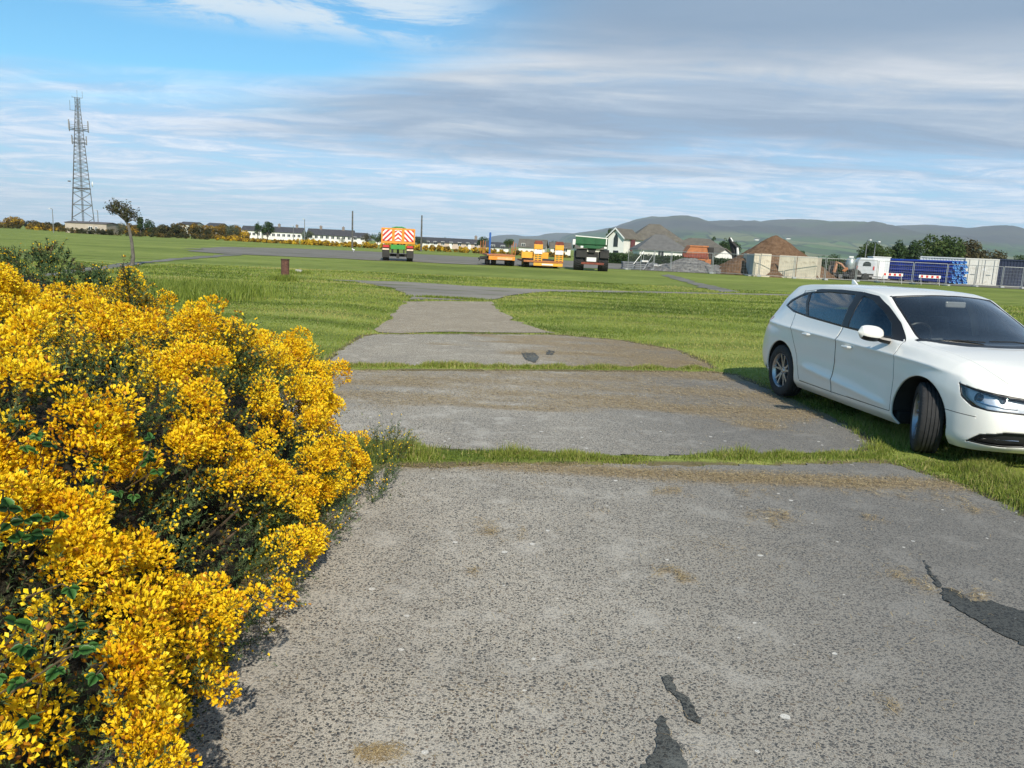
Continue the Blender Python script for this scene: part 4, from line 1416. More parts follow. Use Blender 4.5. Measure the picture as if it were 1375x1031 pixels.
for s in (-1, 1):
    hl = patch('headlight', [(7, s)], [M_LENS], off=-.002)
    patch('lamp_rim', [(6, s)], [M_BLACK], .02, parent=hl)
    hg = patch('reflector', [(7, s)], [pm('lamp_bowl', (.62, .64, .67), .3, .12, 20.0, metal=.4)], parent=hl, off=-.055)
    for (x_, y_, z_, r_) in ((.565, .735, .615, .040), (.66, .62, .605, .036)):
        lb = MB()
        lb.lathe([(.002, .03), (r_ * .7, .022), (r_, .0), (r_ * 1.15, .0), (r_ * 1.2, -.02)], 16, 'X', (x_, s * y_, z_))
        lb.build('projector', pm('projector_glass', (.05, .06, .08), .05, .1, 5.0, coat=1.0), hl, smooth=True)
    lb = MB()
    lb.tube([(.56, s * .775, .59), (.64, s * .72, .573), (.70, s * .63, .562), (.73, s * .53, .558)], .007, 6)
    lb.build('light_strip', M_CHROME, hl, smooth=True)
    patch('tail_light', [(10, s)], [M_RED])
    it = patch('air_intake', [(9, s)], [M_BLACK], off=-.03)
    patch('intake_rim', [(8, s)], [M_BLACK, M_BLACK], .01, parent=it)
    bl = MB()
    bl.tube([(.64, s * .765, .300), (.72, s * .67, .304), (.78, s * .52, .306)], .005, 5)
    bl.build('chrome_bar', M_CHROME, it, smooth=True)
    bl = MB()
    bl.tube([(.655, s * .735, .335), (.70, s * .68, .340)], .014, 8)
    bl.build('fog_lamp', M_CHROME, it, smooth=True)
# grille bars on the nose
gm = MB()
for i in range(7):
    z_ = .31 + i * .055
    gm.tube([(.825 - max(0, z_ - .45) * .30, -.24, z_), (.868 - max(0, z_ - .45) * .30, 0, z_), (.825 - max(0, z_ - .45) * .30, .24, z_)], .006, 5)
gm.build('grille', M_CHROME, car, smooth=True)
pb = MB(); pb.box((.885, 0, .40), (.012, .50, .11)); pb.build('number_plate', pm('plate_white', (.75, .75, .72), .4), car, bevel=.004)
# door mirrors
for s in (-1, 1):
    mb = MB()
    c_ = Vector((-.66, s * 1.000, 1.005))
    prof = []
    n_ = 14
    vs, fs = [], []
    for i in range(9):
        t = -1 + 2 * i / 8
        r = math.sqrt(max(0, 1 - abs(t) ** 2.6))
        for j in range(n_):
            an = 2 * PI * j / n_
            vs.append(c_ + Vector((math.cos(an) * .062 * r * (1.15 if math.cos(an) > 0 else .6), s * t * .138, math.sin(an) * .078 * r + (.012 * t))))
    for i in range(8):
        for j in range(n_): fs.append((i * n_ + j, (i + 1) * n_ + j, (i + 1) * n_ + (j + 1) % n_, i * n_ + (j + 1) % n_))
    lowf = []
    mb._add(vs, fs)
    mi = mb.build('mirror', [M_PAINT, M_BLACK], car, smooth=True)
    for p in mi.data.polygons:
        if p.center.z < c_.z - .022 or p.center.x < c_.x - .028: p.material_index = 1
    ar = MB(); ar.tube([(-.60, s * .83, .945), (-.625, s * .90, .955), (-.64, s * .96, .975)], [.036, .034, .030], 10)
    ar.build('mirror_arm', M_BLACK, mi, smooth=True)
# roof aerial fin
fin = MB(); fin.prism([(-2.72, -.012, 1.405), (-2.60, -.012, 1.408), (-2.70, -.004, 1.46), (-2.735, -.004, 1.465)], (0, .022, 0))
fin.build('aerial', M_PAINT, car, bevel=.004)
# sill and belly so nothing shows through underneath
bl = MB()
bl.bb(-3.30, -3.02, -.66, .66, .26, .60); bl.bb(-2.26, -.38, -.80, .80, .175, .30); bl.bb(-3.02, .40, -.48, .48, .22, .55); bl.bb(.38, .66, -.60, .60, .20, .50)
bl.build('underbody', M_GAP, car, bevel=.02)
# wheel wells
for x_, r_ in ((0, .395), (-2.637, .39)):
    for s in (-1, 1):
        ww = MB(); prof = []
        vs, fs = [], []
        for j in range(21):
            a = -.05 + (PI + .1) * j / 20
            for y_ in (.50, .858):
                vs.append((x_ + math.cos(a) * r_, s * y_, .325 + math.sin(a) * r_))
        for j in range(20): fs.append((2 * j, 2 * j + 1, 2 * j + 3, 2 * j + 2))
        ww._add(vs, fs)
        ww.build('wheel_arch_liner', M_GAP, car, smooth=True)
# interior: dash, seats, wheel
ci = MB()
ci.bb(-.95, -.30, -.72, .72, .62, .90); ci.bb(-.62, -.36, -.69, .69, .88, .945); ci.bb(-3.0, -.5, -.76, .76, .35, .45)
ci.build('dashboard', M_CABIN, car, bevel=.04)
M_SEAT = pm('seat_cloth', (.075, .078, .085), .85, .3, 30.0)
for (sx_, sy_) in ((-1.45, -.36), (-1.45, .36)):
    st = MB()
    st.bb(sx_ - .25, sx_ + .25, sy_ - .25, sy_ + .25, .45, .60)
    st.prism([(sx_ - .22, sy_ - .24, .55), (sx_ - .10, sy_ - .24, .55), (sx_ - .26, sy_ - .22, 1.12), (sx_ - .35, sy_ - .22, 1.12)], (0, .47, 0))
    st.prism([(sx_ - .29, sy_ - .12, 1.14), (sx_ - .20, sy_ - .12, 1.14), (sx_ - .22, sy_ - .11, 1.31), (sx_ - .30, sy_ - .11, 1.31)], (0, .24, 0))
    st.build('seat', M_SEAT, car, bevel=.03)
st = MB(); st.prism([(-2.55, -.62, .55), (-2.42, -.62, .55), (-2.60, -.60, 1.10), (-2.68, -.60, 1.10)], (0, 1.22, 0)); st.bb(-2.5, -2.0, -.62, .62, .45, .62)
st.build('seat', M_SEAT, car, bevel=.03)
sw = MB(); 
sw.tube([(-.92 + .17 * math.sin(a) * .42, -.36 + .175 * math.cos(a), .93 + .175 * math.sin(a)) for a in [2 * PI * i / 24 for i in range(25)]], .013, 6, cap=False)
sw.box((-.90, -.36, .92), (.04, .30, .04))
sw.build('steering_wheel', M_BLACK, car, smooth=True)
rm = MB(); rm.box((-.86, 0, 1.30), (.03, .22, .06)); rm.build('rear_view_mirror', pm('mirror_back', (.25, .25, .26), .3), car, bevel=.012)
# pillars inside, pale lining
for s in (-1, 1):
    pil = MB()
    pil.tube([(-1.46, s * .76, .95), (-1.46, s * .70, 1.15), (-1.47, s * .58, 1.36)], .035, 8)
    pil.build('pillar_lining', pm('pale_lining', (.42, .42, .40), .8), car, smooth=True)
# wipers
wp = MB(); wp.tube([(-.20, -.15, 1.0), (-.26, -.40, 1.005), (-.33, -.60, .985)], .007, 5); wp.tube([(-.155, .42, .99), (-.165, .10, 1.015), (-.18, -.12, 1.01)], .007, 5)
wp.build('wiper', M_BLACK, car, smooth=True)

def wheel(x_, s, steer):
    """axis along y; outer face towards s"""
    root = MB(); R_, W_ = .316, .205
    prof = [(.205, -.09), (.235, -.100), (.285, -.098), (.306, -.088), (.314, -.075)]
    for g in (-.048, -.016, .016, .048):
        prof += [(R_, g - .006), (R_ - .008, g - .004), (R_ - .008, g + .004), (R_, g + .006)]
    prof += [(.314, .075), (.306, .088), (.285, .098), (.235, .100), (.205, .09)]
    root.lathe(prof, 72, 'Y')
    # fine lateral sipes on the shoulders
    for i in range(64):
        a = 2 * PI * i / 64
        for sg in (-1, 1):
            root.box((math.cos(a) * .3085, sg * .080, math.sin(a) * .3085), (.008, .016, .006), rot=Matrix.Rotation(-a, 3, 'Y'))
    M = Matrix.Translation((x_, s * .775, .325)) @ Matrix.Rotation(steer, 4, 'Z')
    e = root.build('wheel', M_TYRE, car, smooth=True, angle=40)
    e.matrix_local = M
    rim = MB()
    o_ = s * 1
    rim.lathe([(.208, -.09 * o_), (.200, -.05 * o_), (.195, .04 * o_), (.203, .075 * o_), (.212, .084 * o_), (.206, .092 * o_), (.196, .080 * o_), (.188, .05 * o_)], 48, 'Y')
    for k in range(5):
        for dl in (-.17, .17):
            a0 = 2 * PI * k / 5 + PI / 2
            a1 = a0 + dl
            p0 = Vector((math.cos(a0 + dl * .7) * .045, .058 * o_, math.sin(a0 + dl * .7) * .045)); p1 = Vector((math.cos(a1 + dl * .35) * .197, .072 * o_, math.sin(a1 + dl * .35) * .197))
            dv = (p1 - p0).normalized(); sd_ = dv.cross(Vector((0, 1, 0)))
            rim.prism([p0 - sd_ * .014, p0 + sd_ * .014, p1 + sd_ * .010, p1 - sd_ * .010], (0, -.03 * o_, 0))
    rim.lathe([(.0, .064 * o_), (.030, .062 * o_), (.036, .052 * o_), (.060, .048 * o_), (.064, .02 * o_)], 20, 'Y')
    rim.build('rim', M_ALLOY, e, smooth=True, angle=30)
    dk = MB(); dk.lathe([(.001, .01 * o_), (.14, .012 * o_), (.142, -.012 * o_), (.001, -.014 * o_)], 28, 'Y')
    dk.build('brake_disc', pm('brake_iron', (.16, .15, .14), .4, .2, 10.0, metal=.8), e, smooth=True)
    return e
STEER = R(-29)
wheel(0, -1, STEER); wheel(0, 1, STEER); wheel(-2.637, -1, 0); wheel(-2.637, 1, 0)
CARPOS = (4.52, 7.00, .012); CARYAW = R(-81.8)
car.location = CARPOS
car.rotation_euler = (0, 0, CARYAW)
# ------------------------------------------------------------------ hills
def hills_mat(name, a, b, c_, fields=False):
    m, n, out = new_mat(name)
    pos = n.add('ShaderNodeNewGeometry').outputs['Position']
    big = n.noise(n.mapping(pos, scale=(.0010, .0010, .004)), 1.0, 6.0, .6, .3)
    col = n.ramp(big, [(.36, a), (.5, b), (.64, c_)])
    if fields:
        v = n.voro(n.mapping(pos, rot=(0, 0, .4), scale=(.0042, .0022, .004)), 1.0)
        sc_ = n.add('ShaderNodeSeparateColor'); n.put(sc_.inputs[0], v.outputs['Color'])
        fcol = n.ramp(sc_.outputs[0], [(0, (.055, .11, .03)), (.3, (.10, .17, .045)), (.55, (.075, .13, .035)), (.75, (.17, .19, .075)), (1, (.12, .20, .05))], 'CONSTANT')
        ve = n.voro(n.mapping(pos, rot=(0, 0, .4), scale=(.0042, .0022, .004)), 1.0, 'DISTANCE_TO_EDGE')
        hed = n.rng(ve.outputs['Distance'], .04, .015)
        fcol = n.mix(hed, fcol, (.025, .045, .02))
        wd = n.noise(n.mapping(pos, loc=(3, 3, 3), scale=(.0028, .0016, .006)), 1.0, 5.0, .6)
        fcol = n.mix(n.rng(wd, .55, .60), fcol, (.022, .045, .020))
        sx = n.add('ShaderNodeSeparateXYZ'); n.put(sx.inputs[0], pos)
        hi = n.rng(n.math('ADD', sx.outputs[2], n.math('MULTIPLY', big, 120)), 175, 235)
        col = n.mix(hi, fcol, col)
    fn = n.noise(n.mapping(pos, scale=(.012, .012, .02)), 1.0, 5.0, .65)
    col = n.mix(n.rng(fn, .35, .7, 0, .35), col, (.05, .06, .03))
    princ(n, out, col, .95, 0, spec=.05)
    return m
def hill_range(name, prof, D, depth, mat, seed, wob=.05, ext=0):
    """ridge through picture points at distance D, falling towards the viewer over 'depth'"""
    pts = [P(u, v, D) for u, v in prof]
    xs = np.array([p.x for p in pts]); zs = np.array([p.z for p in pts])
    nx_, ny_ = 260, 46
    X = np.linspace(xs[0], xs[-1], nx_)
    Z = interp(xs, zs, X)
    V = []
    for j in range(ny_):
        t = j / (ny_ - 1)                    # 0 foot (near) .. .7 crest .. 1 behind
        if t < .75:
            q = t / .75; hfac = q * q * (3 - 2 * q) * .55 + q * .45; y = D - depth * (1 - q)
        else:
            q = (t - .75) / .25; hfac = 1 - .5 * q * q; y = D + depth * .5 * q
        p = np.column_stack([X * .0011, np.full(nx_, y * .0009)])
        w_ = (vnoise(p, 2.2, seed, 4) - .5) * 2
        amp = math.sin(min(1, t / .75) * PI) if t < .75 else 0
        V.append(np.column_stack([X, np.full(nx_, y) , np.maximum(Z * hfac * (1 + w_ * .30 * amp), -2) + (vnoise(p, 14, seed, 3) - .5) * Z * wob]))
    V = np.concatenate(V)
    return tag(np_mesh(name, V, grid_faces(ny_, nx_), mat, smooth=True), kind='structure')
M_MOOR = hills_mat('heather_moor', (.045, .042, .045), (.075, .068, .062), (.085, .105, .05), True)
M_MOOR2 = hills_mat('far_hill', (.05, .048, .05), (.075, .07, .062), (.08, .10, .055), False)
hill_range('hills', [(735, 345), (760, 316), (800, 309), (830, 303), (850, 296), (880, 290.5), (900, 291.5), (925, 296), (950, 297), (975, 295.5), (1010, 298), (1050, 294.5), (1085, 295), (1110, 300), (1140, 305), (1170, 306.5), (1195, 304), (1215, 302.5), (1250, 301.5), (1275, 305), (1300, 312), (1330, 318), (1375, 322), (1450, 330), (1560, 350), (1700, 380)], 7200, 4300, M_MOOR, 5)
hill_range('hills', [(640, 335), (652, 321), (668, 316), (690, 315), (705, 317), (722, 316.5), (735, 313.5), (755, 313), (775, 314.5), (800, 315), (840, 318), (900, 330), (960, 345)], 9000, 3000, M_MOOR2, 9, .02)
hill_range('hills', [(1180, 352), (1220, 335), (1262, 322), (1300, 311.5), (1335, 310.5), (1375, 311.5), (1450, 316), (1600, 330), (1900, 380)], 8200, 3500, M_MOOR, 15, .03)

# ------------------------------------------------------------------ trees and scrub
M_TREE = [leafmat('leaf_dark', [(.014, .030, .010), (.028, .055, .016), (.045, .085, .022), (.07, .11, .03)], .6, .2),
          leafmat('leaf_mid', [(.025, .045, .012), (.05, .085, .02), (.085, .125, .03), (.13, .155, .045)], .6, .25),
          leafmat('leaf_bronze', [(.035, .030, .014), (.07, .060, .025), (.10, .085, .035), (.12, .12, .05)], .6, .2),
          leafmat('leaf_grey', [(.05, .06, .04), (.09, .11, .07), (.13, .15, .09), (.17, .18, .12)], .6, .25)]
M_TRUNK = pm('tree_bark', (.10, .085, .068), .9, .35, 4.0, bmp=.5)
M_GREYBARK = pm('grey_bark', (.13, .118, .10), .9, .3, 6.0, bmp=.5)
M_GORSEFAR = leafmat('gorse_far', [(.030, .032, .012), (.055, .055, .016), (.13, .085, .020), (.42, .24, .018), (.66, .45, .022)], .7, .15)
def leafcloud(name, C_, rad, n, size, mat, parent, seed, val=None, flat=1.0):
    """leaf faces spread through lumpy clumps: C_ centres, rad per centre"""
    rg = np.random.default_rng(seed)
    C_ = np.array(C_, float); rad = np.array(rad, float)
    k = rg.choice(len(C_), n, p=rad ** 2 / (rad ** 2).sum())
    u = unit(rg.normal(size=(n, 3)))
    r = rad[k] * rg.uniform(.45, 1.05, n) ** .6
    p = C_[k] + u * r[:, None] * np.array([1, 1, flat])
    nrm = unit(u + rg.normal(0, .7, (n, 3)))
    a, b = basis(nrm)
    s = size * rg.uniform(.5, 1.4, n)[:, None]
    an = rg.uniform(0, 2 * PI, n)[:, None]
    e1 = a * np.cos(an) + b * np.sin(an); e2 = np.cross(nrm, e1)
    V = np.stack([p - e1 * s * .5, p + e2 * s * .32, p + e1 * s * .5, p - e2 * s * .32], 1).reshape(-1, 3)
    F = (np.arange(n) * 4)[:, None] + np.array([0, 1, 2, 3])
    cv = rg.uniform(-.22, .22, len(C_))
    rn = np.clip((.5 if val is None else val) + cv[k] + rg.normal(0, .14, n), 0, 1)
    return np_mesh(name, V, F, mat, parent, rnd=np.repeat(rn, 4))
def tree(label, loc, h, w, seed, mat=0, n=2600, name='tree', clear=.22, leaf=None, cat='tree', group=None, lean=(0, 0), shape='round', bark=None):
    rs = random.Random(seed)
    e = empty(name, loc, 0, label, cat, group)
    top = h * .98
    C_, rad = [], []
    nc = 26
    for i in range(nc):
        for _ in range(30):
            x = rs.uniform(-1, 1); y = rs.uniform(-1, 1); z = rs.uniform(-1, 1)
            if x * x + y * y + z * z < 1: break
        zz = (z + 1) / 2
        wz = {'round': 1.0, 'cone': 1.15 - .8 * zz, 'flat': .6 + .6 * zz}[shape]
        rr = h * rs.uniform(.085, .15) * min(1.4, w / h + .35)
        C_.append((x * (w / 2 - rr * .6) * wz + lean[0] * h * (clear + zz * (1 - clear)), y * (w / 2 - rr * .6) * wz + lean[1] * h * zz, h * clear + rr + zz * (h * (1 - clear) - 2 * rr)))
        rad.append(rr)
    leafcloud('crown', C_, rad, n, leaf or h * .055, M_TREE[mat] if isinstance(mat, int) else mat, e, seed)
    t = MB()
    fork = (lean[0] * h * clear, lean[1] * h * clear, h * max(clear, .2))
    t.tube([(0, 0, -.1), (fork[0] * .5, fork[1] * .5, fork[2] * .5), fork, (lean[0] * h * .5, lean[1] * h * .5, h * .62)], [h * .03, h * .024, h * .02, h * .008], 7)
    for c in C_[:9]:
        t.tube([fork, tuple(Vector(fork).lerp(Vector(c), .55) + Vector((0, 0, h * .03))), c], [h * .013, h * .008, h * .003], 5)
    t.build('trunk', bark or M_TRUNK, e, smooth=True)
    return e
def T(u, vtop, D, wpx, label, seed, **kw):
    p = base(u, vtop, D); h = P(u, vtop, D).z
    return tree(label, (p.x, D, 0), h, wpx / FPX * D, seed, **kw)
def scrub(name, label, a, b, h, w, n, seed, ybloom, cat, kind=None, mat=None, size=.35, step=1.2, top=None):
    """a rough thicket running from a to b; ybloom = share of yellow"""
    rs = random.Random(seed); rg = np.random.default_rng(seed)
    a, b = Vector(a), Vector(b)
    L = (b - a).length
    k = max(3, int(L / step))
    C_, rad = [], []
    for i in range(k * 3):
        t = rs.random()
        hh = h(t) if callable(h) else h
        q = a.lerp(b, t)
        r = hh * rs.uniform(.28, .5)
        C_.append((q.x + rs.uniform(-w, w) * .5, q.y + rs.uniform(-w, w) * .5, rs.uniform(.2, 1) * (hh - r)))
        rad.append(r)
    val = .30 + .45 * ybloom
    e = empty(name, (a.x, a.y, 0), 0, label, cat)
    if kind: e['kind'] = kind
    C2 = [(c[0] - a.x, c[1] - a.y, max(c[2], rad[i] * .3)) for i, c in enumerate(C_)]
    o = leafcloud('foliage', C2, rad, n, size, mat or M_GORSEFAR, e, seed, val)
    return e
# far yellow gorse and scrub as masses nobody could count
def thicket(label_, segs, n, seed, bloom, size, h, w):
    rs = random.Random(seed)
    C_, rad, bl = [], [], []
    for (a, b, hh) in segs:
        a, b = Vector(a), Vector(b)
        for i in range(int((b - a).length / (hh * .16)) + 2):
            q = a.lerp(b, rs.random()); r = hh * rs.uniform(.16, .42)
            C_.append((q.x + rs.uniform(-w, w), q.y + rs.uniform(-w, w), max(.1, rs.uniform(.1, 1.0) * (hh - r)))); rad.append(r)
    o = leafcloud('gorse_thicket', C_, rad, n, size, M_GORSEFAR, None, seed, bloom)
    # yellow comes in drifts
    rn = np.zeros(len(o.data.vertices), np.float32); o.data.attributes['rnd'].data.foreach_get('value', rn)
    co = np.zeros(len(rn) * 3, np.float32); o.data.vertices.foreach_get('co', co); co = co.reshape(-1, 3)
    dr = vnoise(co * np.array([1, 1, 3.0]), .09, seed, 3)
    rn = np.clip(rn + (dr - .5) * 1.6, 0, 1)
    o.data.attributes['rnd'].data.foreach_set('value', rn)
    return tag(o, kind='stuff')
thicket('', [(base(-60, 300, 250), base(60, 300, 250), 4.2), (base(60, 300, 235), base(150, 305, 215), 2.8), (base(150, 305, 215), base(240, 310, 205), 3.2), (base(225, 310, 205), base(325, 312, 230), 4.3)], 80000, 101, .40, .34, 4, 3)
thicket('', [(base(150, 308, 178), base(330, 315, 190), 1.5), (base(90, 308, 190), base(150, 308, 180), 1.4)], 9000, 102, .30, .3, 2, 2)
thicket('', [(base(300, 316, 180), base(420, 320, 172), 1.0), (base(400, 320, 172), base(520, 325, 165), 1.35), (base(520, 325, 165), base(660, 330, 160), 1.35), (base(655, 330, 160), base(760, 335, 158), 1.1)], 42000, 103, .70, .26, 2, 1.6)

rs = random.Random(4)
T(188, 288, 205, 10, 'small dark tree just right of the bare leaning tree, on the hedge line', 201, mat=0, n=1400)
T(200, 291, 205, 14, 'low dark bush-like tree on the hedge line behind the leaning tree', 202, mat=0, n=1600, clear=.05)
T(163, 296, 200, 14, 'grey-green shrub beside the base of the mast building', 203, mat=3, n=1200, clear=.05, name='shrub', cat='shrub')
T(311, 300, 210, 20, 'rounded grey-green tree in the gorse left of the white cottages', 204, mat=3, n=2400, clear=.05)
T(346, 297, 300, 9, 'small dark round tree left of the tallest cottage tree', 205, mat=0, n=1200)
T(359, 296, 290, 20, 'tallest dark tree between the first two white cottages', 206, mat=0, n=2600)
T(414, 308, 240, 18, 'grey-green tree beside the tall lamp post in front of the cottages', 207, mat=3, n=2200, clear=.08)
T(464, 308, 310, 14, 'small tree behind the cottage roofs left of the wooden pole', 208, mat=1, n=900)
T(460, 318, 250, 12, 'grey shrub in front of the third white cottage', 209, mat=3, n=900, clear=.05, name='shrub', cat='shrub')
T(493, 312, 270, 18, 'brown-green tree right of the white cottages', 210, mat=2, n=1500, clear=.1)
T(507, 310, 260, 22, 'green tree just left of the striped orange trailer', 211, mat=1, n=2000, clear=.1)
T(562, 315, 280, 22, 'dark tree right of the striped orange trailer', 212, mat=0, n=1500, clear=.1)
T(597, 317, 330, 20, 'pale tree top showing over the pink terrace', 213, mat=1, n=1200)
T(648, 316, 260, 18, 'dark round tree behind the blue trailer post', 214, mat=0, n=1800, clear=.1)
T(684, 319, 185, 16, 'bare-stemmed green tree between the two orange trailers', 215, mat=1, n=1500, clear=.35)
T(745, 320, 300, 14, 'dark tree between the two grey-roofed houses', 216, mat=0, n=1200, clear=.1)
T(821, 305, 200, 16, 'yellow-green tree at the left end of the big white house', 217, mat=1, n=2200, clear=.1)
T(846, 335, 150, 16, 'garden bush in front of the big white house', 218, mat=1, n=1200, clear=.0, name='shrub', cat='shrub')
for i, (u, v, w_, lab) in enumerate([(925, 317, 14, 'flat dark tree top over the right-hand bungalow roof'), (944, 318, 16, 'dark conifer-like tree behind the bungalow roof, second from the left of its row'),
      (957, 316, 16, 'dark tree just left of the digger arm'), (975, 319, 22, 'broad dark tree behind the digger arm'), (988, 323, 16, 'dark tree just right of the digger arm')]):
    T(u, v, 190 + 6 * i, w_, lab, 220 + i, mat=0, n=1700, clear=.08, shape='flat' if i == 0 else 'round')
for i, (u, v, w_, m_, lab) in enumerate([(1066, 331, 14, 1, 'small light green tree right of the sand heap'), (1078, 335, 12, 0, 'small dark tree right of the sand heap'), (1098, 340, 30, 0, 'low dark tree line end right of the concrete bay'), (1122, 339, 20, 0, 'low dark tree above the small plant machines')]):
    T(u, v, 210, w_, lab, 230 + i, mat=m_, n=1100, clear=.02)
T(1174, 323, 150, 54, 'green broadleaf tree behind the two lamp posts', 240, mat=1, n=4200, clear=.08)
T(1207, 319, 150, 34, 'dark pointed evergreen, left one of the pair behind the blue pipes', 241, mat=0, n=3400, clear=.04, shape='cone')
T(1230, 321, 150, 30, 'dark pointed evergreen, right one of the pair behind the blue pipes', 242, mat=0, n=2800, clear=.04, shape='cone')
T(1266, 310, 135, 62, 'large olive-green tree behind the white containers', 243, mat=1, n=6500, clear=.1)
T(1303, 318, 140, 50, 'brown-leaved tree right of the large olive-green one', 244, mat=2, n=4200, clear=.05)
T(1335, 327, 150, 46, 'thin hazy brown tree above the navy container', 245, mat=2, n=2000, clear=.05)
T(1371, 339, 160, 18, 'light green tree at the right edge above the navy container', 246, mat=1, n=1600, clear=.05)
# wind-bent tree standing alone in the grass
def bent_tree():
    p = G(177, 356)
    D = p.y
    top = P(160, 268, D)
    e = empty('tree', p, 0, 'nearly bare grey-trunked tree leaning left, alone in the grass', 'tree')
    def L(u, v): q = P(u, v, D); return Vector((q.x - p.x, 0, q.z))
    t = MB()
    t.tube([(0, 0, -.05), L(179, 345), L(177, 325), L(173, 305), L(170, 298)], [.11, .08, .07, .065, .055], 9)
    rs = random.Random(9)
    ends = []
    for (u, v, r) in [(166, 288, .06), (174, 290, .05), (156, 281, .05), (184, 296, .035), (162, 274, .03), (180, 286, .03), (150, 279, .03), (160, 284, .05), (179, 292, .04), (155, 278, .03), (170, 280, .04), (153, 285, .03), (175, 280, .03)]:
        q = L(u, v) + Vector((0, rs.uniform(-.35, .35), 0)); m_ = L(170, 298).lerp(q, .5) + Vector((0, rs.uniform(-.1, .1), .06))
        t.tube([L(170, 298), m_, q], [r * 1.1, r * .8, r * .4], 6)
        ends.append(q)
        for _ in range(7):
            w_ = q.lerp(m_, rs.random() * .6)
            tw = w_ + Vector((rs.uniform(-.28, .16), rs.uniform(-.2, .2), rs.uniform(-.02, .30)))
            t.tube([w_, w_.lerp(tw, .5) + Vector((rs.uniform(-.04, .04), 0, .02)), tw], [.014, .009, .004], 4)
            ends.append(tw)
    t.build('trunk', M_GREYBARK, e, smooth=True)
    leafcloud('crown', [tuple(q) for q in ends], [rs.uniform(.06, .17) for _ in ends], 1500, .085, leafmat('sparse_leaf', [(.03, .022, .016), (.06, .05, .03), (.08, .085, .035), (.12, .11, .05)], .7, .2), e, 10)
bent_tree()

# ------------------------------------------------------------------ houses
M_WHITE = pm('white_render', (.74, .73, .69), .85, .06, .8)
M_CREAM = pm('cream_render', (.62, .58, .50), .85, .08, .8)
M_PINK = pm('pink_render', (.52, .41, .34), .85, .1, .8)
M_SLATE = pm('slate_roof', (.052, .052, .058), .8, .25, 1.5, bmp=.3)
M_GREYROOF = pm('weathered_tiles', (.125, .112, .092), .85, .22, 1.2, bmp=.4, dirt=(.17, .15, .075))
M_WIN = pm('window_glass', (.03, .035, .04), .12, .1, 1.0)
M_FRAME = pm('white_frame', (.75, .75, .74), .5, .03, 2.0)
M_BRICK = pm('chimney_stone', (.23, .19, .16), .9, .2, 3.0)
M_MAROON = pm('maroon_cladding', (.12, .03, .035), .6, .1, 3.0)
def house(label, loc, rz, W, D_, he, hr, wall=None, roof=None, hip=0.0, wins=(), doors=(), chims=(), name='house', cat='house', over=.35, group=None, wside=()):
    """front along -Y local, ridge along X"""
    e = empty(name, loc, rz, label, cat, group)
    m = MB()
    if hip >= W / 2 - .01 or hip > 0:
        m.bb(-W / 2, W / 2, -D_ / 2, D_ / 2, -.2, he)
    else:
        m.prism([(-W / 2, -D_ / 2, -.2), (-W / 2, D_ / 2, -.2), (-W / 2, D_ / 2, he), (-W / 2, 0, hr - .12), (-W / 2, -D_ / 2, he)], (W, 0, 0))
    m.build('wall', wall or M_WHITE, e)
    r = MB()
    o = over; t = .18
    x0, x1 = -W / 2 - o, W / 2 + o
    y0, y1 = -D_ / 2 - o, D_ / 2 + o
    zz = he - o * (hr - he) / (D_ / 2)
    h_ = min(hip, W / 2)
    A = [(x0, y0, zz), (x1, y0, zz), (x1, y1, zz), (x0, y1, zz), (x0 + h_ * 1.0, 0, hr), (x1 - h_ * 1.0, 0, hr)]
    B = [(a, b, c + t) for a, b, c in A]
    fs = [(0, 1, 5, 4), (2, 3, 4, 5), (1, 2, 5), (3, 0, 4)] if h_ > 0 else [(0, 1, 5, 4), (2, 3, 4, 5)]
    F = [tuple(reversed(f)) for f in fs] + [tuple(i + 6 for i in f) for f in fs]
    if h_ > 0:
        for i in range(4): F.append((i, (i + 1) % 4, (i + 1) % 4 + 6, i + 6))
    else:
        F += [(0, 1, 7, 6), (2, 3, 9, 8), (1, 5, 11, 7), (5, 2, 8, 11), (3, 4, 10, 9), (4, 0, 6, 10)]
    r._add(A + B, F)
    ro = r.build('roof', roof or M_SLATE, e)
    for (cx, cy) in chims:
        c = MB(); top = hr - abs(cy) * (hr - he) / (D_ / 2)
        c.bb(cx - .45, cx + .45, cy - .35, cy + .35, top - .6, top + 1.1); c.bb(cx - .52, cx + .52, cy - .42, cy + .42, top + 1.1, top + 1.25)
        c.lathe([(.13, top + 1.25), (.15, top + 1.6), (.11, top + 1.6)], 8, 'Z', (cx, cy, 0))
        c.build('chimney', M_BRICK, ro)
    for (x, z, w_, h2) in wins:
        f = MB(); y = -D_ / 2
        f.bb(x - w_ / 2 - .07, x + w_ / 2 + .07, y - .06, y + .01, z + h2 / 2, z + h2 / 2 + .08)
        f.bb(x - w_ / 2 - .10, x + w_ / 2 + .10, y - .10, y + .01, z - h2 / 2 - .10, z - h2 / 2)
        for sx in (-w_ / 2 - .035, 0, w_ / 2 + .035): f.bb(x + sx - .035, x + sx + .035, y - .055, y + .01, z - h2 / 2, z + h2 / 2)
        wo_ = f.build('window', M_FRAME, e)
        g = MB(); g.bb(x - w_ / 2, x + w_ / 2, y - .02, y + .0, z - h2 / 2, z + h2 / 2); g.build('pane', M_WIN, wo_)
    for (x, w_, h2, mt) in doors:
        d = MB(); d.bb(x - w_ / 2, x + w_ / 2, -D_ / 2 - .05, -D_ / 2 + .01, 0, h2); d.build('door', mt, e)
    return e
def HS(u, D, wpx, vE, vR, label, rz=0, dep=7.5, **kw):
    """house whose middle is at column u; eaves and ridge rows measured in the photo"""
    b = base(u, 330, D)
    he, hr = P(u, vE, D).z, P(u, vR, D).z
    return house(label, b, rz, wpx / FPX * D, dep, he, hr, **kw)
w4 = lambda W, z, n, s=1.1, h=1.0: [(-W / 2 + W * (i + .5) / n, z, s, h) for i in range(n)]
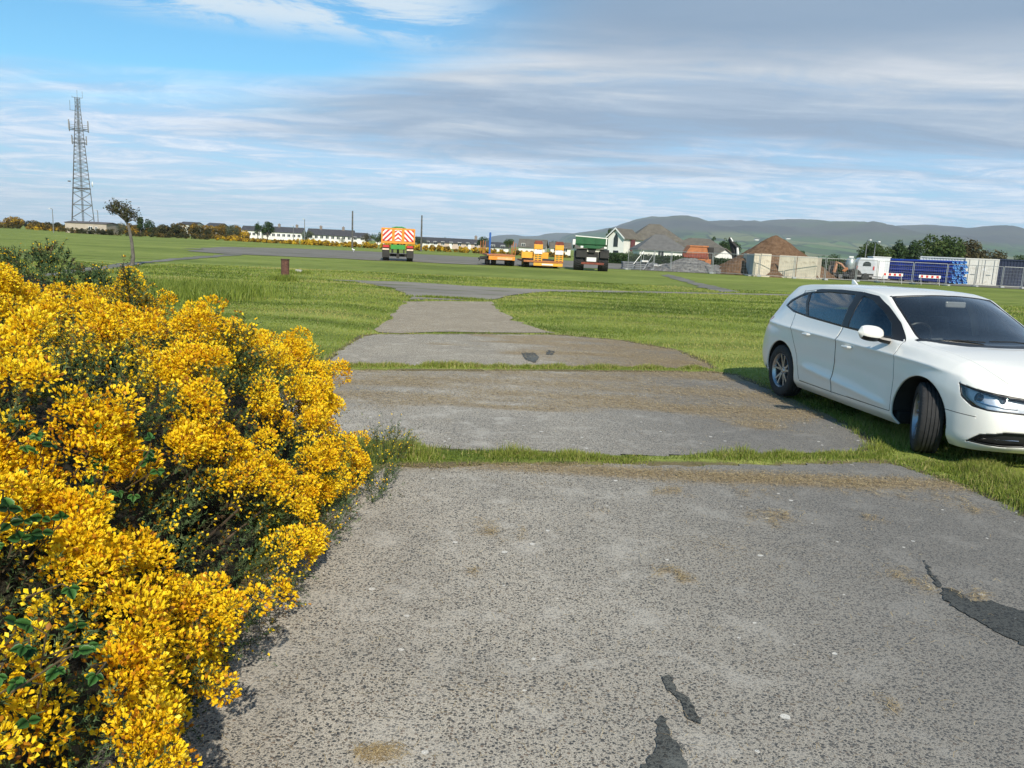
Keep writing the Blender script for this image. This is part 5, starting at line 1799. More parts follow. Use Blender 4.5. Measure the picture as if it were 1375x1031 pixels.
CM = pm('dark_door', (.05, .05, .055), .5)
HS(258, 330, 20, 302, 298.5, 'white bungalow gable peeping over the far gorse, leftmost house', dep=9, wall=M_WHITE, roof=M_SLATE)
HS(292, 320, 18, 304, 300, 'low dark-roofed bungalow half hidden by gorse, second house from the left', dep=9, roof=M_SLATE)
HS(341, 320, 25, 309.5, 304, 'first white two-storey cottage pair, left of the tallest dark tree', roof=M_SLATE, wins=w4(7.0, 1.9, 4), rz=R(6))
HS(362, 322, 12, 315, 312, 'tiny low white outhouse between the first two cottages', dep=5, roof=M_SLATE, wins=[(0, 1.4, .9, .9)])
HS(387, 320, 40, 312, 305.5, 'second white cottage row with dark roof, left of the tall lamp post', roof=M_SLATE, wins=w4(12, 1.9, 6), chims=[(-3.5, 0), (3.5, 0)], rz=R(5))
HS(445, 305, 58, 316, 308.5, 'third and longest white cottage row, between the lamp post and the wooden pole', roof=M_SLATE, wins=w4(16.5, 1.9, 8), chims=[(-4, 0), (4.5, 0)], rz=R(5))
HS(483, 290, 18, 319, 313, 'small white cottage end right of the left wooden pole', roof=M_SLATE, wins=w4(5, 2.0, 2), rz=R(5))
HS(518, 300, 22, 324, 320, 'white bungalow hidden behind the striped orange trailer', roof=M_SLATE)
HS(575, 285, 30, 325.5, 319, 'white bungalow with dark roof just right of the right wooden pole', roof=M_SLATE, wins=w4(8, 1.7, 3), dep=8, rz=R(4))
HS(617, 270, 56, 326.5, 321, 'long pinkish single-storey terrace behind the gorse strip', wall=M_PINK, roof=M_SLATE, wins=w4(14, 1.7, 5), doors=[(-3, .9, 2.0, M_WHITE), (3.4, .9, 2.0, M_WHITE)], chims=[(5.5, 0)], rz=R(4), dep=8)
HS(669, 240, 30, 332, 326, 'low white bungalow behind the left orange trailer', roof=M_SLATE, wins=w4(6, 1.4, 2), dep=8)
HS(716, 215, 34, 332, 322, 'grey-roofed white house between the two yellow ramps', wall=M_WHITE, roof=M_GREYROOF, wins=[(-2.3, 2.1, .9, 1.1), (2, 1.5, 1.1, 1.1)], dep=9, rz=R(-6))
HS(752, 220, 26, 333, 326, 'small grey-roofed white house right of the second yellow ramp', wall=M_WHITE, roof=M_GREYROOF, wins=w4(5, 1.5, 2), dep=8)
HS(790, 200, 34, 334, 326, 'grey-roofed bungalow behind the green tipping trailer', wall=M_CREAM, roof=M_GREYROOF, dep=9)
# big white house: main hipped block, gable wing with maroon bay, low hipped front wing
D = 178
b = base(880, 340, D); z_ = lambda v, u=880: P(u, v, D).z
px = D / FPX
big = empty('house', b, 0, 'large white house with steep mossy hipped roofs and maroon bay', 'house')
def sub_block(xc, yc, W, dd, he, hr, hip, wall, roof, over=.5, nm=('wall', 'roof')):
    h = house('tmp', (xc, yc, 0), 0, W, dd, he, hr, wall=wall, roof=roof, hip=hip, over=over)
    for k in [c for c in COL.objects if c.parent is h]:
        k.parent = big; k.location = (xc, yc, 0)
    bpy.data.objects.remove(h)
sub_block(0, 4, 66 * px, 11, z_(322), z_(301), 4.9, M_WHITE, M_GREYROOF)
TH = R(52)
he_, hr_ = z_(321), z_(308.5)
wg = house('tmp', (0, 0, 0), 0, 6.4, 4.0, he_, hr_ - .3, wall=M_WHITE, roof=M_GREYROOF, over=.45)
for k_ in [c for c in COL.objects if c.parent is wg]:
    k_.parent = big; k_.location = (-7.6, -1.6, 0); k_.rotation_euler = (0, 0, TH)
bpy.data.objects.remove(wg)
WM = Matrix.Translation((-7.6, -1.6, 0)) @ Matrix.Rotation(TH, 4, 'Z')
m = MB(WM); m.prism([(-3.22, -.55, 2.7), (-3.22, .55, 2.7), (-3.22, .55, he_ - .2), (-3.22, 0, he_ + .9), (-3.22, -.55, he_ - .2)], (-.05, 0, 0)); m.build('window', M_WIN, big)
m = MB(WM); m.bb(-3.26, -3.2, -.8, .5, .9, 1.9); m.build('window', M_WIN, big)
m = MB(WM); m.bb(-.6, 1.1, -2.42, -2.3, 1.9, he_ - .25); m.build('bay', M_MAROON, big)
for s_ in (-1, 1):
    m = MB(WM); m.prism([(-3.70, s_ * 2.4, he_ - .45), (-3.70, s_ * 2.4, he_ - .15), (-3.70, 0, hr_ - .02), (-3.70, 0, hr_ - .35)], (-.08, 0, 0)); m.build('bargeboard', M_FRAME, big)
m = MB(); m.bb(-5.6, 11, -1.72, -1.6, z_(322) - .35, z_(322) - .05); m.build('fascia', M_FRAME, big)
gx_ = 4.2
D = 150
HS(885, 150, 60, 334.5, 316, 'low white garage wing with broad pyramid roof in front of the big house', roof=pm('grey_tiles', (.125, .122, .116), .85, .15, 1.2, bmp=.4), hip=3.9, dep=9.5, over=.5, wins=[(-.4, 1.7, 1.0, .8)])
HS(938, 165, 60, 332, 321, 'brown-roofed bungalow right of the big white house', wall=M_WHITE, roof=M_GREYROOF, hip=3.0, dep=9, wins=[(3, 1.5, 1.4, 1.1)], rz=R(-18))
HS(966, 150, 20, 343, 334, 'small white gabled annex beside the brown-roofed bungalow', wall=M_WHITE, roof=M_GREYROOF, dep=5, rz=R(-60))
for (u, v, lab) in [(1016, 321.5, 'left white farmhouse high on the hillside'), (1058, 320, 'right white farmhouse high on the hillside')]:
    q = P(u, v, 3900)
    house(lab, (q.x, q.y, q.z - 4), .2, 22, 10, 5, 9, roof=M_SLATE)

# clipped hedge in front of the houses
def hedge(label, a, b, h, w, seed, n, mat=0):
    a, b = Vector(a), Vector(b)
    e = empty('hedge', a, 0, label, 'hedge')
    rg = np.random.default_rng(seed)
    t = rg.random(n); u = rg.random(n)
    d = (b - a)
    side = Vector((-d.y, d.x, 0)).normalized()
    face_ = rg.random(n)
    yy = np.where(face_ < .6, -w / 2, rg.uniform(-w / 2, w / 2, n)); zz = np.where(face_ < .6, u * h, h)
    p = np.outer(t, np.array(d)) + np.outer(yy, np.array(side) * (-1 if side.y < 0 else 1)) + np.outer(zz, [0, 0, 1.0])
    p += rg.normal(0, .10, p.shape) + (vnoise(p, .5, seed, 2)[:, None] - .5) * np.array([0, .3, .5])
    nrm = unit(rg.normal(size=(n, 3)) + np.array([0, -.6, .5]))
    a1, b1 = basis(nrm); s = .20 * rg.uniform(.5, 1.4, n)[:, None]
    V = np.stack([p - a1 * s * .5, p + b1 * s * .35, p + a1 * s * .5, p - b1 * s * .35], 1).reshape(-1, 3)
    np_mesh('foliage', V, (np.arange(n) * 4)[:, None] + np.array([0, 1, 2, 3]), M_TREE[mat], e, rnd=np.repeat(np.clip(.45 + (vnoise(p, .8, seed + 1, 2) - .5) * .9 + rg.normal(0, .12, n), 0, 1), 4))
    m = MB(); m.prism([(0, 0, 0), tuple(d), tuple(d + Vector((0, 0, h - .15))), (0, 0, h - .15)], tuple(side * (w * .5) * (1 if side.y > 0 else -1)))
    m.build('occluder_core', M_OCCLUDER, e)
hedge('long dark hedge in front of the big white house and bungalow', base(818, 345, 112), base(1002, 350, 104), 1.25, 1.2, 301, 14000)
hedge('low hedge behind the small machines right of the concrete bay', base(1100, 350, 112), base(1200, 350, 108), 1.7, 1.2, 302, 6000)
# ------------------------------------------------------------------ lattice mast
M_GALV = pm('galvanised_steel', (.20, .205, .21), .55, .2, 2.0, metal=.3)
M_DKST = pm('mast_steel', (.115, .12, .125), .6, .2, 2.0, metal=.2)
def mast():
    D = 232
    b = base(112, 303, D)
    zt = P(104, 131, D).z
    e = empty('radio_mast', b, R(28), 'tall square lattice radio mast with antennas, above the beige building', 'radio mast')
    hw = lambda z: 3.05 + (.62 - 3.05) * min(1, z / (zt * .93)) if z < zt * .93 else .62
    cs = [(-1, -1), (1, -1), (1, 1), (-1, 1)]
    for cx, cy in cs:
        m = MB(); m.tube([(cx * hw(0), cy * hw(0), 0), (cx * hw(zt * .93), cy * hw(zt * .93), zt * .93), (cx * .62, cy * .62, zt)], [.13, .09, .08], 6)
        m.build('leg', M_DKST, e)
    zs = [0]
    while zs[-1] < zt - 1.0: zs.append(min(zt, zs[-1] + max(1.1, hw(zs[-1]) * (1.35 if zs[-1] < zt * .27 else .62))))
    br = MB()
    for i in range(len(zs) - 1):
        z0, z1 = zs[i], zs[i + 1]; a0, a1 = hw(z0), hw(z1)
        for k in range(4):
            (x0, y0), (x1, y1) = cs[k], cs[(k + 1) % 4]
            r = .055 if z0 < zt * .3 else .04
            br.tube([(x0 * a0, y0 * a0, z0), (x1 * a1, y1 * a1, z1)], r, 4); br.tube([(x1 * a0, y1 * a0, z0), (x0 * a1, y0 * a1, z1)], r, 4)
            if i % 2 == 0: br.tube([(x0 * a0, y0 * a0, z0), (x1 * a0, y1 * a0, z0)], r, 4)
    br.build('bracing', M_GALV, e)
    la = MB(); 
    for x_ in (-.22, .22): la.tube([(x_, .1, 0), (x_, .1, zt)], .05, 4)
    la.tube([(0, -.1, 0), (0, -.1, zt)], .09, 5)
    for i in range(90): la.bb(-.22, .22, .07, .13, i * zt / 90, i * zt / 90 + .04)
    la.build('ladder', M_DKST, e)
    def plat(v, ext, up):
        z = P(110, v, D).z; a = hw(z) + ext
        p = MB()
        for k in range(4):
            (x0, y0), (x1, y1) = cs[k], cs[(k + 1) % 4]
            p.tube([(x0 * a, y0 * a, z), (x1 * a, y1 * a, z)], .10, 5); p.tube([(x0 * a, y0 * a, z + up), (x1 * a, y1 * a, z + up)], .05, 5)
            p.tube([(x0 * hw(z), y0 * hw(z), z), (x0 * a, y0 * a, z)], .08, 5)
        p.build('platform', M_DKST, e)
        return z, a
    plat(253, .1, .0)
    z, a = plat(192, .5, 1.0)
    for cx, cy in cs:
        m = MB(); m.bb(cx * a - .14, cx * a + .14, cy * a - .1, cy * a + .1, z - .3, z + 1.9); m.build('antenna', M_GALV, e, bevel=.03)
    z, a = plat(174, 1.35, 1.0)
    for cx, cy in cs:
        m = MB(); m.bb(cx * a - .15, cx * a + .15, cy * a - .1, cy * a + .1, z - .4, z + 2.3); m.build('antenna', M_GALV, e, bevel=.03)
    for cx, cy in ((0, -1), (1, 0), (-1, 0)):
        m = MB(); m.bb(cx * a - .12, cx * a + .12, cy * a - .1, cy * a + .1, z, z + 2.0); m.build('antenna', M_DKST, e, bevel=.03)
    z = zt
    m = MB(); m.box((0, 0, z), (2.6, .12, .1)); m.box((0, 0, z), (.12, 2.6, .1)); m.build('crossarm', M_DKST, e)
    for (x_, hh) in ((.0, 2.1), (1.3, 1.9), (-1.3, .4)):
        m = MB(); m.tube([(x_, 0, z), (x_, 0, z + hh)], .04, 5); m.build('whip_aerial', M_DKST, e)
    z = P(100, 149, D).z
    m = MB(); m.tube([(-.6, -.6, z), (-1.9, -1.4, z)], .05, 5); m.tube([(-1.9, -1.4, z - .1), (-1.9, -1.4, z + 2.6)], .05, 5); m.build('dipole_aerial', M_DKST, e)
    z = P(120, 247, D).z
    m = MB(); m.lathe([(.01, .0), (.45, .05), (.75, .22), (.80, .35), (.78, .36), (.4, .15), (.01, .08)], 20, 'X', (2.6, -1.6, z)); m.build('dish', M_FRAME, e, smooth=True)
    z = P(97, 244, D).z
    m = MB(); m.box((-3.0, -1.5, z), (.8, .4, .35)); m.build('dish', M_DKST, e, bevel=.05)
mast()
HS(125, 200, 54, 300.5, 298.5, 'long flat-roofed beige building at the foot of the mast', wall=pm('beige_block', (.42, .36, .30), .9, .1, .8), roof=pm('felt_roof', (.10, .09, .09), .9), dep=6, wins=[(1.2, 1.3, .9, .8), (2.6, 1.3, .5, .8)], name='building', cat='building', over=.15)
# ------------------------------------------------------------------ poles and lamps
def pole(u, vt, vb, D, r, label, name='utility_pole', cat='pole', lamp=False, mat=None):
    b = base(u, vb, D); h = P(u, vt, D).z
    e = empty(name, b, 0, label, cat)
    m = MB(); m.tube([(0, 0, -.2), (0, 0, h)], [r * 1.2, r * .8], 8); m.build('pole', mat or M_GALV, e, smooth=True)
    if lamp:
        m = MB(); m.tube([(0, 0, h), (.0, -.15, h + .12), (0, -.75, h + .16)], [.05, .045, .04], 6); m.build('arm', M_GALV, e)
        m = MB(); m.bb(-.16, .16, -1.25, -.65, h + .08, h + .24); m.build('lamp_head', M_FRAME, e, bevel=.04)
    else:
        m = MB(); m.bb(-.55, .55, -.06, .06, h - .55, h - .43); m.build('crossarm', M_TRUNK, e) if name == 'utility_pole' and lamp else None
    return e
M_WOODP = pm('old_pole_wood', (.10, .095, .09), .9, .3, 3.0)
pole(473, 283, 326, 150, .16, 'tall plain wooden pole left of the striped orange trailer', mat=M_WOODP)
pole(565.5, 289, 331, 150, .16, 'tall plain wooden pole right of the striped orange trailer', mat=M_WOODP)
pole(72, 281, 312, 180, .09, 'slim grey lamp post left of the mast', name='street_lamp', cat='lamp post', lamp=True)
pole(132, 283, 303, 228, .12, 'slim grey lamp post just right of the mast', name='street_lamp', cat='lamp post', lamp=True)
pole(409, 295, 323, 200, .10, 'taller lamp post in front of the cottages', name='street_lamp', cat='lamp post', lamp=True)
pole(394, 303.5, 322, 260, .10, 'shorter lamp post in front of the second cottage row', name='street_lamp', cat='lamp post', lamp=True)
pole(1161, 323.5, 352, 125, .08, 'left lamp post in front of the green tree', name='street_lamp', cat='lamp post', lamp=True)
pole(1172.5, 326, 352, 118, .08, 'right lamp post in front of the green tree', name='street_lamp', cat='lamp post', lamp=True)
# ------------------------------------------------------------------ rusty post and stone in the grass
p = G(383, 378)
ph = P(383, 349, p.y).z
e = empty('post', p, R(12), 'short rusty brown post with a grass tuft, alone in the lawn', 'post')
m = MB(); m.tube([(0, 0, -.1), (0, 0, ph * .5), (.0, 0, ph)], [.155, .15, .150], 14); m.build('shaft', pm('rusty_post', (.11, .050, .035), .85, .35, 7.0, bmp=.5, dirt=(.25, .13, .08)), e, smooth=True, bevel=.015)
m = MB(); m.tube([(0, 0, ph), (0, 0, ph + .04)], [.17, .16], 14); m.build('cap', pm('rust_dark', (.055, .028, .022), .85, .3, 8.0), e, smooth=True, bevel=.01)
p = G(401, 369)
m = MB(); m.prism([(-.17, -.12, -.05), (.17, -.14, -.05), (.15, -.10, .22), (-.13, -.11, .24)], (0, .26, 0))
o = m.build('stone_block', pm('pale_stone', (.45, .44, .40), .9, .2, 7.0, bmp=.5), None, bevel=.03); o.location = p
tag(o, 'small pale stone block in the grass right of the rusty post', 'stone')
# bird on the far verge
bp = base(477, 336, 105)
m = MB(); m.lathe([(.01, -.22), (.07, -.15), (.11, 0), (.09, .12), (.04, .2), (.01, .24)], 10, 'X', (0, 0, .26)); m.lathe([(.01, -.07), (.055, -.03), (.06, .03), (.01, .08)], 8, 'X', (.22, 0, .40)); m.tube([(.15, 0, .30), (.21, 0, .39)], [.06, .045], 8)
m.tube([(0, .03, 0), (0, .03, .2)], .012, 4); m.tube([(0, -.03, 0), (0, -.03, .2)], .012, 4); m.tube([(.28, 0, .40), (.35, 0, .385)], [.02, .006], 5)
o = m.build('seagull', pm('gull_white', (.78, .78, .78), .7), None, smooth=True); o.location = (bp.x, 104, .03); o.rotation_euler = (0, 0, 2.6)
tag(o, 'white gull standing on the tarmac left of the striped trailer', 'gull')
# ------------------------------------------------------------------ machines and yard
M_OR = pm('orange_paint', (.78, .27, .025), .5, .12, 1.5, dirt=(.45, .17, .03))
M_ORD = pm('worn_orange', (.40, .145, .05), .7, .2, 2.0, dirt=(.20, .09, .045))
M_YEL = pm('yellow_paint', (.80, .37, .03), .5, .1, 1.5)
M_RED = pm('reflective_red', (.55, .03, .03), .4, .05, 1.0)
M_WHT = pm('reflective_white', (.78, .76, .72), .45, .05, 1.0)
M_GRN = pm('green_paint', (.014, .095, .032), .5, .15, 1.5, dirt=(.05, .11, .05))
M_LGRN = pm('bright_green', (.04, .26, .04), .5, .1, 1.5)
M_CHAS = pm('dirty_chassis', (.028, .026, .024), .75, .3, 4.0)
M_RUST = pm('rusty_beam', (.20, .05, .03), .8, .3, 3.0)
M_BLUE = pm('blue_paint', (.03, .12, .42), .5, .1, 2.0)
def facing(u, extra=0): return -math.atan((u - 687.5) / FPX) + extra
def big_wheel(parent, x, y, r, w, hub, tread=True, n=26):
    m = MB(); c = (x, y, r)
    m.lathe([(r * .55, -w / 2), (r * .9, -w / 2), (r * .97, -w * .42), (r * .97, w * .42), (r * .9, w / 2), (r * .55, w / 2)], 28, 'X', c)
    if tread:
        for i in range(n):
            a = 2 * PI * i / n
            for sg in (-1, 1):
                rot = Matrix.Rotation(a, 3, 'X') @ Matrix.Rotation(sg * .55, 3, 'Y')
                m.box(Vector(c) + Matrix.Rotation(a, 3, 'X') @ Vector((sg * w * .24, 0, r * .97)), (w * .52, .055, .07), rot=Matrix.Rotation(a, 3, 'X') @ Matrix.Rotation(sg * .5, 3, 'Z'))
    o = m.build('wheel', M_TYRE, parent)
    h = MB(); h.lathe([(.02, -w * .4), (r * .5, -w * .3), (r * .57, -w * .46), (r * .57, w * .46), (r * .5, w * .3), (.02, w * .4)], 20, 'X', c)
    h.build('rim', hub, o, smooth=True)
    return o
def stripes(parent, x0, x1, z0, z1, y, slope, k, name='chevron_board'):
    """white board with red diagonal bars as thin raised strips, clipped to the board"""
    m = MB(); m.bb(x0, x1, y - .02, y, z0, z1); m.mi = 1
    H_ = z1 - z0; W_ = x1 - x0; st = (W_ + H_) / k
    def clip(poly, ax, lim, keep):
        out = []
        for i in range(len(poly)):
            a, b = poly[i], poly[(i + 1) % len(poly)]
            ia, ib = (a[ax] - lim) * keep >= 0, (b[ax] - lim) * keep >= 0
            if ia: out.append(a)
            if ia != ib:
                t = (lim - a[ax]) / (b[ax] - a[ax]); out.append((a[0] + (b[0] - a[0]) * t, a[1] + (b[1] - a[1]) * t))
        return out
    for i in range(-k, 2 * k):
        s0 = x0 - H_ + i * st
        P_ = [(s0, z0), (s0 + st * .5, z0), (s0 + st * .5 + H_, z1), (s0 + H_, z1)]
        if slope < 0: P_ = [(x0 + x1 - a, b) for a, b in P_]
        for ax, lim, kp in ((0, x0, 1), (0, x1, -1)):
            P_ = clip(P_, ax, lim, kp)
            if len(P_) < 3: break
        if len(P_) >= 3: m.prism([(a, y - .023, b) for a, b in P_], (0, -.006, 0))
    m.build(name, [M_WHT, M_RED], parent)
# 1 striped orange tipping trailer, seen from behind
D = 67
b = G(534, 351); b = base(534, 351, 67)
e = empty('tipping_trailer', b, facing(534), 'orange tipping trailer with red and white chevron tailgate', 'trailer')
k = 67 / FPX
def Z(v, u, D=67): return P(u, v, D).z
zt, zb = Z(307, 534), Z(327, 534)
W_ = 43 * k
m = MB(); m.prism([(-W_ / 2, 0, zb), (W_ / 2, 0, zb), (W_ / 2 + .05, 0, zt), (-W_ / 2 - .05, 0, zt)], (0, 5.6, 0)); m.build('body', M_OR, e, bevel=.03)
m = MB(); m.bb(-W_ / 2 - .02, W_ / 2 + .02, -.09, -.003, zb - .02, zt + .04)
for x_ in (-W_ / 2 + .02, -W_ * .165, W_ * .165, W_ / 2 - .02): m.bb(x_ - .05, x_ + .05, -.13, -.09, zb, zt)
m.bb(-W_ / 2, W_ / 2, -.14, -.09, zb, zb + .13); m.build('tailgate', M_OR, e, bevel=.01)
stripes(e, -W_ / 2 + .09, -W_ * .19, zb + .22, zt - .10, -.135, 1, 4)
stripes(e, W_ * .19, W_ / 2 - .09, zb + .22, zt - .10, -.135, -1, 4)
cw = W_ * .105
m = MB(); m.bb(-cw, cw, -.150, -.092, zb + .22, zt - .12); m.mi = 1
for i in range(3):
    z0 = zb + .10 + i * .36
    for s in (-1, 1):
        pl_ = [(0, z0 + .30), (0, z0 + .48), (s * cw, z0 + .48 - .26), (s * cw, z0 + .30 - .26)]
        pl_ = [(a, min(max(c, zb + .23), zt - .13)) for a, c in pl_]
        m.prism([(a, -.153, c) for a, c in pl_], (0, -.006, 0))
m.build('chevron_board', [M_WHT, M_RED], e)
m = MB(); m.tube([(-.55, .1, zt + .02), (-.2, .1, zt + .12), (.3, .1, zt + .13), (.65, .1, zt + .03)], .07, 6); m.build('rolled_sheet', M_LGRN, e, smooth=True)
m = MB(); m.bb(-.62, .62, -.05, .05, Z(333, 534) - .10, Z(329, 534) + .02); m.build('sign_panel', M_LGRN, e, bevel=.01)
for s in (-1, 1):
    m = MB(); m.bb(s * W_ * .26, s * W_ * .48, .1, .25, Z(346, 534), Z(329, 534)); m.build('mudguard', M_CHAS, e, bevel=.02)
    m = MB(); m.bb(s * W_ * .27, s * W_ * .46, .04, .09, Z(332.5, 534), Z(329.5, 534)); m.build('tail_light', M_RED, e, bevel=.01)
    m = MB(); m.bb(s * W_ * .27, s * W_ * .47, .04, .09, Z(336, 534), Z(334, 534)); m.build('reflector', pm('reflector_cream', (.72, .55, .42), .5), e, bevel=.005)
    for y_ in (.75, 1.95): big_wheel(e, s * W_ * .37, y_, .50, .52, M_OR, tread=False)
    m = MB(); m.bb(s * .5 - .06, s * .5 + .06, -.02, 5.4, Z(340, 534), zb); m.build('chassis_rail', M_CHAS, e)
m = MB(); m.bb(-.85, .85, .9, 1.1, .38, .62); m.tube([(0, .2, zb), (0, .6, .35)], .09, 8); m.bb(-.12, .12, .4, .8, .25, .7); m.build('axle', M_CHAS, e)
# 2 orange plant trailer with blue post
D = 68; k = D / FPX
b = base(671, 357, D); zf = lambda v: P(671, v, D).z
e = empty('plant_trailer', b, facing(671, .10), 'flat orange plant trailer with a blue upright post, left one of two', 'trailer')
m = MB(); m.bb(-1.15, 1.28, -.1, 6.2, zf(343.5), zf(341.5)); m.build('deck', M_ORD, e, bevel=.02)
m = MB(); m.bb(-1.0, 1.28, -.2, -.1, zf(349), zf(344)); m.build('rear_beam', M_OR, e, bevel=.02)
m = MB(); m.bb(-.25, 1.05, -.26, -.2, zf(348.5), zf(345.3)); m.build('light_board', pm('pale_orange', (.85, .42, .20), .5), e, bevel=.01)
m = MB(); m.bb(-1.8, -1.0, .1, 1.5, zf(349), zf(347)); m.prism([(-1.85, 0, zf(352)), (-1.75, 0, zf(345)), (-1.1, 0, zf(344)), (-1.1, 0, zf(346)), (-1.6, 0, zf(348))], (0, .1, 0)); m.build('mudguard', M_CHAS, e, bevel=.01)
for x_ in (-1.0, -.45, .75, 1.15):
    for y_ in (.7, 1.7): big_wheel(e, x_, y_, .40, .32, M_ORD, tread=False)
m = MB(); m.bb(-.9, 1.0, .3, 6.0, .45, .75); m.build('chassis', M_CHAS, e)
for (u, vt, r_, mt) in [(649.5, 324, .035, M_ORD), (653, 323, .035, M_ORD), (656, 324, .035, M_ORD), (696, 323, .04, M_ORD), (699.5, 325, .04, M_ORD), (694, 327, .03, M_ORD)]:
    x_ = (u - 671) * k
    m = MB(); m.tube([(x_, 5.0, zf(343)), (x_ + .03, 5.0, zf(vt))], r_, 6); m.tube([(x_, 5.0, zf(334)), (x_ + .2, 5.0, zf(334))], r_, 6); m.build('stake', mt, e)
m = MB(); m.tube([((657 - 671) * k, .2, zf(344)), ((657 - 671) * k, .2, zf(312.5))], .085, 10); m.build('post', M_BLUE, e, smooth=True)
# 3 yellow-orange low loader with two upright ramps
D = 67; k = D / FPX
b = base(730, 359, D); zf = lambda v: P(730, v, D).z
e = empty('plant_trailer', b, facing(730, .12), 'yellow-orange low loader trailer with two folded upright ramps', 'trailer')
X = lambda u: (u - 730) * k
m = MB(); m.bb(X(703), X(756), 0, 7.0, zf(352.5), zf(350)); m.build('deck', M_ORD, e, bevel=.02)
m = MB(); m.bb(X(716), X(755), -.1, -.02, zf(357), zf(353)); m.build('rear_beam', M_YEL, e, bevel=.015)
m = MB(); m.bb(X(727), X(742), -.14, -.1, zf(356), zf(354)); m.build('light_board', M_WHT, e, bevel=.005)
for (u0, u1, nm) in ((716, 727.5, 0), (744, 755.5, 1)):
    m = MB()
    x0, x1 = X(u0), X(u1)
    z0, z1 = zf(352), zf(328)
    m.bb(x0, x0 + .09, .0, .22, z0, z1); m.bb(x1 - .09, x1, .0, .22, z0, z1); m.bb((x0 + x1) / 2 - .04, (x0 + x1) / 2 + .04, .0, .22, z0, z1)
    for i in range(9): m.bb(x0 + .09, x1 - .09, .03, .15, z0 + i * (z1 - z0) / 8.5, z0 + i * (z1 - z0) / 8.5 + .07)
    r_ = m.build('ramp', M_YEL, e, bevel=.01)
    m = MB(); m.prism([(x0 - .02, -.02, z1 + .01), (x1 + .02, -.02, z1 + .01), (x1 - .08, -.02, zf(323.5)), (x0 + .08, -.02, zf(323.5))], (0, .26, 0)); m.build('ramp_toe', M_RUST, r_, bevel=.02)
    m = MB(); m.bb(x0 + .02, x1 - .02, -.05, -.01, zf(341), zf(335.5)); m.build('warning_plate', M_WHT, r_, bevel=.005)
    m = MB(); m.bb(x0 + .04, x1 - .04, -.05, -.01, zf(334.5), zf(329)); m.build('panel', M_YEL, r_, bevel=.005)
for (u0, u1) in ((700.5, 716), (728, 736.5)):
    m = MB(); m.bb(X(u0), X(u1), .5, 1.2, zf(347.5), zf(339)); m.build('tool_box', M_YEL, e, bevel=.03)
for u in (705, 709.5, 748):
    for y_ in (.9, 1.8): big_wheel(e, X(u), y_, .38, .26, M_YEL, tread=False)
m = MB(); m.bb(X(712), X(750), .3, 7.0, .42, .7); m.build('chassis', M_CHAS, e)
m = MB(); m.tube([(X(730), 7, .6), (X(730), 8.6, .7)], .10, 6); m.build('drawbar', M_YEL, e)
# 4 green tipping trailer on big tractor tyres
D = 65; k = D / FPX
b = base(792.5, 362, D); zf = lambda v: P(792.5, v, D).z
e = empty('dump_trailer', b, facing(792), 'dark green dump trailer on big tractor tyres, seen from behind', 'trailer')
X = lambda u: (u - 792.5) * k
m = MB()
zt, zb_ = zf(318), zf(329)
pr = [(X(771.5), zb_), (X(782), zf(333.5)), (X(803), zf(333.5)), (X(811), zb_), (X(812), zt), (X(771.5), zt)]
m.prism([(x, 0, z) for x, z in pr], (0, 5.2, 0)); m.build('tub', M_GRN, e, bevel=.03)
m = MB(); m.bb(X(771), X(812.5), -.10, -.003, zf(328), zt)
m.build('tailgate', M_GRN, e, bevel=.02)
m = MB(); m.tube([(X(770.5), -.07, zt + .03), (X(813), -.07, zt - .08)], .05, 6); m.build('top_rail', M_WHT, e)
for x_ in (X(783.5), X(798), X(811.5)):
    m = MB(); m.bb(x_ - .04, x_ + .04, -.15, -.1, zf(328), zt - .12); m.build('rib', M_GRN if x_ < 1 else M_WHT, e)
m = MB(); m.prism([(X(787), .2, zf(333)), (X(799), .2, zf(333)), (X(797), .2, zf(339)), (X(789), .2, zf(339))], (0, 4.4, 0)); m.build('chassis', M_CHAS, e)
m = MB(); m.bb(X(783), X(802), .4, .7, zf(352), zf(338)); m.bb(X(781), X(804), 1.0, 1.3, .55, .85); m.build('axle', M_CHAS, e)
for s, (u0, u1) in ((-1, (772.5, 786.5)), (1, (804, 816))):
    m = MB(); m.bb(X(u0), X(u1), .0, .12, zf(346), zf(336.5)); m.prism([(X(u0), 0, zf(337)), (X(u0), .9, zf(334.5)), (X(u0), 1.9, zf(337)), (X(u0), 1.9, zf(338)), (X(u0), .9, zf(335.5)), (X(u0), 0, zf(338))], (X(u1) - X(u0), 0, 0)); m.build('mudguard', M_CHAS, e, bevel=.02)
big_wheel(e, X(776.5), 1.0, .80, .85, M_WHT); big_wheel(e, X(809), 1.0, .80, .85, M_WHT)
m = MB(); m.bb(X(787), X(799.5), -.12, -.06, zf(351), zf(345.5)); m.build('number_board', M_WHT, e, bevel=.01)
m = MB(); m.bb(X(780), X(810), -.2, -.05, zf(355), zf(352.2)); m.build('bumper_bar', M_RUST, e, bevel=.02)
for u in (778, 809): 
    m = MB(); m.bb(X(u), X(u + 3.5), -.08, -.02, zf(333), zf(330.5)); m.build('tail_light', M_WHT, e, bevel=.01)
m = MB(); m.bb(X(764.5), X(771), 5.2, 5.9, zf(329), zf(321)); m.build('headboard', M_WHT, e, bevel=.02)

